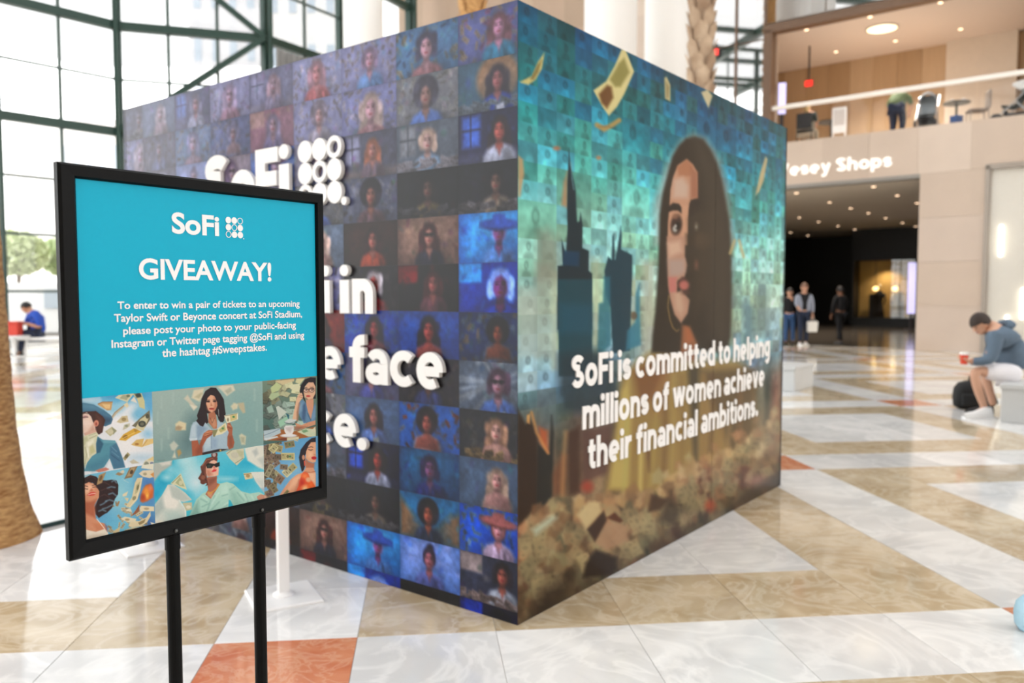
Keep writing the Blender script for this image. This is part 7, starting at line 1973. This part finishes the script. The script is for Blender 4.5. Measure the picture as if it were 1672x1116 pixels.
# seated guest at the left of the gallery
lady = empty('person', gal(-3.3, 1.0), FAC_ANG, 'blond guest in dark jacket sitting at the left end of the gallery', 'person')
Jl = {'pel': ((0, 0, .5), .17, .14), 'chest': ((0, .02, .82), .16, .12), 'sh': ((0, .03, .98), .1), 'neck': ((0, .04, 1.07), .055), 'skull': ((0, .05, 1.15), .06)}
E_ = chain(['pel', 'chest', 'sh', 'neck', 'skull'])
for s, n_ in ((-1, 'l'), (1, 'r')):
    Jl.update({'h' + n_: ((.1 * s, .05, .5), .1), 'k' + n_: ((.12 * s, .48, .5), .07), 'a' + n_: ((.12 * s, .46, .08), .045), 'u' + n_: ((.2 * s, .03, .95), .065), 'e' + n_: ((.24 * s, .12, .7), .05), 'w' + n_: ((.14 * s, .36, .68), .034)})
    E_ += chain(['pel', 'h' + n_, 'k' + n_, 'a' + n_]) + chain(['sh', 'u' + n_, 'e' + n_, 'w' + n_])
skin_mesh('body', Jl, E_, SKIN_A, lady, 1)
skin_mesh('jacket', {q: (Jl[q][0], Jl[q][1] * 1.25, (Jl[q][2] if len(Jl[q]) > 2 else Jl[q][1]) * 1.25) for q in ('pel', 'chest', 'sh', 'ul', 'el', 'ur', 'er')}, chain(['pel', 'chest', 'sh', 'ul', 'el']) + chain(['sh', 'ur', 'er']), mat('dark_slate_jacket', (46, 56, 54), .85), lady, 1)
skin_mesh('trousers', {q: (Jl[q][0], Jl[q][1] * 1.22) for q in ('pel', 'hl', 'kl', 'al', 'hr', 'kr', 'ar')}, chain(['pel', 'hl', 'kl', 'al']) + chain(['pel', 'hr', 'kr', 'ar']), mat('cream_trousers', (206, 196, 176), .85), lady, 1)
head_parts(lady, (0, .05, 1.2), (0, 1, -.1), .115, SKIN_A, HAIRG, 'long')
for s in (-1, 1):
    shoe(lady, (.12 * s, .4, 0), (0, 1), mat('red_shoe', (196, 60, 50), .6))
    hand(lady, Jl['w' + ('l' if s < 0 else 'r')][0], (-.3 * s, 1, -.1), SKIN_A, s, .5)
def chair(p, rot, m, label, legm=None):
    r = empty('cafe_chair', p, rot, label, 'chair')
    MB().box(-.23, .23, -.22, .24, .42, .47).build('seat', m, r, bevel=.02)
    MB().box(-.22, .22, -.27, -.22, .5, .95).build('backrest', m, r, bevel=.03)
    for x in (-.2, .2):
        MB().sweep([(x, -.2, .44), (x * 1.08, -.25, 0)], .014, 8).build('leg', legm or m, r)
        MB().sweep([(x, .2, .44), (x * 1.08, .23, 0)], .014, 8).build('leg', legm or m, r)
        MB().sweep([(x, -.22, .44), (x, -.245, .6)], .012, 8).build('back_post', legm or m, r)
    return r
def table(p, m, label, rad=.4, h=.74):
    r = empty('cafe_table', p, 0, label, 'table')
    MB().lathe([(rad - .01, h - .03), (rad, h - .02), (rad - .01, h)], (0, 0, 0), 28).build('table_top', m, r)
    MB().lathe([(.03, .02), (.03, h - .03)], (0, 0, 0), 12).build('stem', m, r)
    MB().lathe([(.24, 0), (.22, .02), (.03, .035)], (0, 0, 0), 24).build('foot', m, r)
    return r
M_DKG = mat('dark_green_metal', (44, 58, 50), .4)
M_GREYC = mat('taupe_chair', (150, 138, 128), .7)
chair(gal(-3.3, 1.0), FAC_ANG, mat('black_chair', (34, 34, 36), .6), 'dark chair under the blond guest on the gallery')
table(gal(-2.75, 1.45), mat('black_table', (26, 30, 28), .45), 'small black table beside the blond guest on the gallery')
# white notice board
wb = empty('notice_board', gal(-2.35, .9), FAC_ANG, 'white upright notice board standing on the gallery', 'notice board')
MB().box(-.2, .2, 0, .03, .28, 1.0).build('board', M_WHITE_M, wb, bevel=.01)
MB().box(-.16, .16, -.005, 0, .5, .95).build('sheet', mat('pale_grey_sheet', (206, 200, 196), .6), wb)
for s in (-1, 1):
    MB().sweep([(s * .16, .015, .3), (s * .2, -.12, 0)], .014, 8).build('leg', M_WHITE_M, wb)
    MB().sweep([(s * .16, .015, .3), (s * .2, .16, 0)], .014, 8).build('leg', M_WHITE_M, wb)
table(gal(.6, 1.1), M_DKG, 'dark green round table on the gallery between the two strollers', .34)
chair(gal(1.1, 1.05), FAC_ANG + PI / 2 + .4, M_GREYC, 'taupe chair beside the dark green gallery table')
for x, y, lb in ((.5, 1.05, 'small white cup left on the dark green gallery table'), (.76, 1.1, 'small white cup right on the dark green gallery table')):
    r = empty('coffee_cup', gal(x, y, .74), 0, lb, 'cup')
    MB().lathe([(.025, 0), (.036, .09), (.034, .09), (.024, .01), (0, .01)], (0, 0, 0), 14).build('cup_wall', M_WHITE_M, r)
    MB().sweep([(.033, 0, .07), (.06, 0, .06), (.055, 0, .03), (.03, 0, .025)], .006, 6).build('handle', M_WHITE_M, r)
bx = empty('carton', gal(.66, .8), .3, 'blue carton under the dark green gallery table', 'carton')
MB().box(-.12, .12, -.1, .1, 0, .3).build('carton_body', mat('blue_carton', (40, 84, 150), .6), bx, bevel=.01)
MB().box(-.125, .125, -.105, .105, .3, .33).build('carton_lid', mat('blue_carton_lid', (60, 104, 170), .6), bx)
def stroller(p, rot, shell, label, canopy, tilt=0.0):
    r = empty('stroller', p, rot, label, 'stroller')
    fr = mat('silver_tube', (190, 194, 196), .3, metal=.7)
    seat = MB()
    prof = [(.3, .42), (.1, .38), (-.05, .42), (-.18, .7), (-.28, .98)]
    v = []
    for y, z in prof:
        v += [(-.2, y, z), (.2, y, z)]
    seat.add(v, [(2 * i, 2 * i + 1, 2 * i + 3, 2 * i + 2) for i in range(4)])
    o = seat.build('seat', shell, r)
    s = o.modifiers.new('thick', 'SOLIDIFY'); s.thickness = .05
    c = MB()
    for i in range(7):
        a = PI * .5 * i / 6
        for k in range(9):
            t = PI * k / 8
            c.v.append((-.23 * math.cos(t), -.28 + .4 * math.sin(a) * (.4 + .6 * math.sin(t)), .78 + .3 * math.sin(t) * math.cos(a * .55)))
    for i in range(6):
        for k in range(8):
            c.f.append((i * 9 + k, i * 9 + k + 1, (i + 1) * 9 + k + 1, (i + 1) * 9 + k))
    o = c.build('canopy', canopy, r, smooth=True)
    s = o.modifiers.new('thick', 'SOLIDIFY'); s.thickness = .02
    for x in (-.24, .24):
        MB().sweep([(x, .4, .14), (x, 0, .5), (x, -.35, .85), (x, -.55, 1.05)], .016, 8).build('side_tube', fr, r)
        MB().sweep([(x, -.35, .14), (x, -.05, .5)], .016, 8).build('rear_strut', fr, r)
        for y in (.4, -.36):
            w = MB()
            w.v = []
            for q, rr in ((x - .025, .1), (x + .025, .1)):
                for k in range(18):
                    t = 2 * PI * k / 18
                    w.v.append((q, y + .13 * math.cos(t), .13 + .13 * math.sin(t)))
            w.f = [(k, (k + 1) % 18, 18 + (k + 1) % 18, 18 + k) for k in range(18)] + [tuple(range(18))[::-1], tuple(range(18, 36))]
            w.build('wheel', BLK, r)
    MB().sweep([(-.24, -.55, 1.05), (.24, -.55, 1.05)], .02, 8).build('handle_bar', BLK, r)
    b = MB()
    b.box(-.2, .2, -.3, .25, .2, .24)
    b.box(-.2, .2, .22, .25, .24, .36); b.box(-.2, .2, -.3, -.27, .24, .36)
    b.build('basket', BLK, r)
    MB().box(-.18, .18, .34, .5, .24, .27).build('footrest', BLK, r, bevel=.01)
    return r
M_GSH = mat('grey_stroller_cloth', (128, 136, 142), .85)
stroller(gal(-.03, .75), FAC_ANG + PI + .1, M_GSH, 'grey stroller facing the hall behind the gallery rail', mat('pale_grey_canopy', (176, 184, 190), .85))
stroller(gal(1.98, 1.0), FAC_ANG + PI / 2 - .1, mat('dark_green_stroller', (36, 48, 42), .85), 'dark green stroller seen side-on with a white canopy', mat('white_canopy', (226, 226, 224), .85))

# ================================================================== OUTDOORS BEHIND THE GLASS
M_PAVE = mat('pale_paving', (206, 204, 198), .8, vary=.08, scale=.6)
tag(MB().box(-120, 30, 30, 160, -.35, -.31).build('outdoor_paving', M_PAVE), 'pale paving outside the glass wall', 'paving', kind='structure')
tag(MB().box(-120, -22.3, -30, 30, -.35, -.31).build('outdoor_paving', M_PAVE), 'pale paving left of the glass wall', 'paving', kind='structure')
def leafy(p, h, r, label, seed, col):
    R = np.random.RandomState(seed)
    t = empty('street_tree', p, 0, label, 'tree', 'trees outside the glass wall')
    MB().sweep([(0, 0, 0), (.05, 0, h * .35), (.1, .05, h * .6)], [.16, .12, .07], 8).build('trunk', mat('tree_bark', (120, 104, 88), .9), t)
    mb = MB()
    for i in range(1500):
        d = R.normal(size=3)
        d /= np.linalg.norm(d)
        q = d * R.uniform(.35, 1) ** .5 * np.array((r, r, r * .75))
        c = Vector((q[0], q[1], q[2] + h * .72))
        a = Vector(R.normal(size=3)).normalized() * .16
        b = Vector(R.normal(size=3)).normalized() * .12
        mb.add([c - a, c - b, c + a, c + b], [(0, 1, 2, 3)])
    tag(mb.build('foliage', mat('foliage_%d' % (seed % 3), col, .7, vary=.25, scale=2), t), kind='stuff')
for px, D, lb, k in ((-66, 34, 'light green tree outside the glass wall, hidden by the left palm trunk', 0), (28, 34.5, 'light green tree outside the glass wall, left of the poster frame', 1), (114, 38, 'light green tree outside the glass wall, behind the poster frame', 2), (196, 42, 'light green tree outside the glass wall, nearest the booth', 0)):
    g = ground_at(px, D)
    leafy((g.x, g.y, -.3), 4.9, 1.28, lb, 40 + k, ((200, 214, 158), (212, 222, 176), (190, 206, 156))[k])
M_BLDG = [mat('pale_tower_%d' % k, c, .8, vary=.03) for k, c in enumerate(((236, 232, 230), (226, 224, 226), (240, 238, 236)))]
M_BWIN = mat('pale_window_blue', (190, 202, 214), .3)
def tower(px0, px1, D, h, m, label, wins):
    a, b = ground_at(px0, D), ground_at(px1, D)
    W_ = (b - a).length
    r = empty('tower_block', a - Vector((0, 0, .31)), math.atan2((b - a).y, (b - a).x), label, 'building')
    MB().box(0, W_, 0, 12, 0, h).build('wall', m, r)
    nx, nz = wins
    for i in range(nx):
        for j in range(nz):
            x0 = W_ * (i + .3) / nx
            z0 = 3 + (h - 4) * (j + .25) / nz
            MB().box(x0, x0 + W_ * .4 / nx, -.06, .02, z0, z0 + (h - 4) * .5 / nz).build('window', M_BWIN, r)
tower(15, 205, 62, 15, M_BLDG[0], 'pale low building with narrow windows outside, left of the green post', (9, 3))
tower(318, 432, 75, 70, M_BLDG[1], 'pale tower outside, seen through the braced bay', (4, 14))
tower(440, 560, 66, 64, M_BLDG[2], 'pale tower outside behind the drape bay', (4, 12))
van = empty('parked_van', ground_at(62, 30) - Vector((0, 0, .3)), 0.2, 'white van parked outside the glass wall at far left', 'van')
MB().add([(-1.6, 0, .35), (1.6, 0, .35), (1.6, 1.8, .35), (-1.6, 1.8, .35), (-1.6, .1, 2.2), (1.0, .1, 2.2), (1.0, 1.7, 2.2), (-1.6, 1.7, 2.2), (1.6, 0, 1.2), (1.6, 1.8, 1.2)], [(3, 2, 1, 0), (0, 1, 8, 5, 4), (2, 3, 7, 6, 9), (1, 2, 9, 8), (5, 8, 9, 6), (4, 5, 6, 7), (0, 4, 7, 3)]).build('van_body', M_WHITE_M, van)
MB().box(.2, .95, -.01, .05, 1.25, 1.95).build('side_window', M_BWIN, van)
for x in (-1.0, 1.0):
    for y in (.0, 1.6):
        w = MB()
        for yy in (y, y + .2):
            for k in range(16):
                t = 2 * PI * k / 16
                w.v.append((x + .34 * math.cos(t), yy, .34 + .34 * math.sin(t)))
        w.f = [(k, (k + 1) % 16, 16 + (k + 1) % 16, 16 + k) for k in range(16)] + [tuple(range(16))[::-1], tuple(range(16, 32))]
        w.build('wheel', BLK, van)
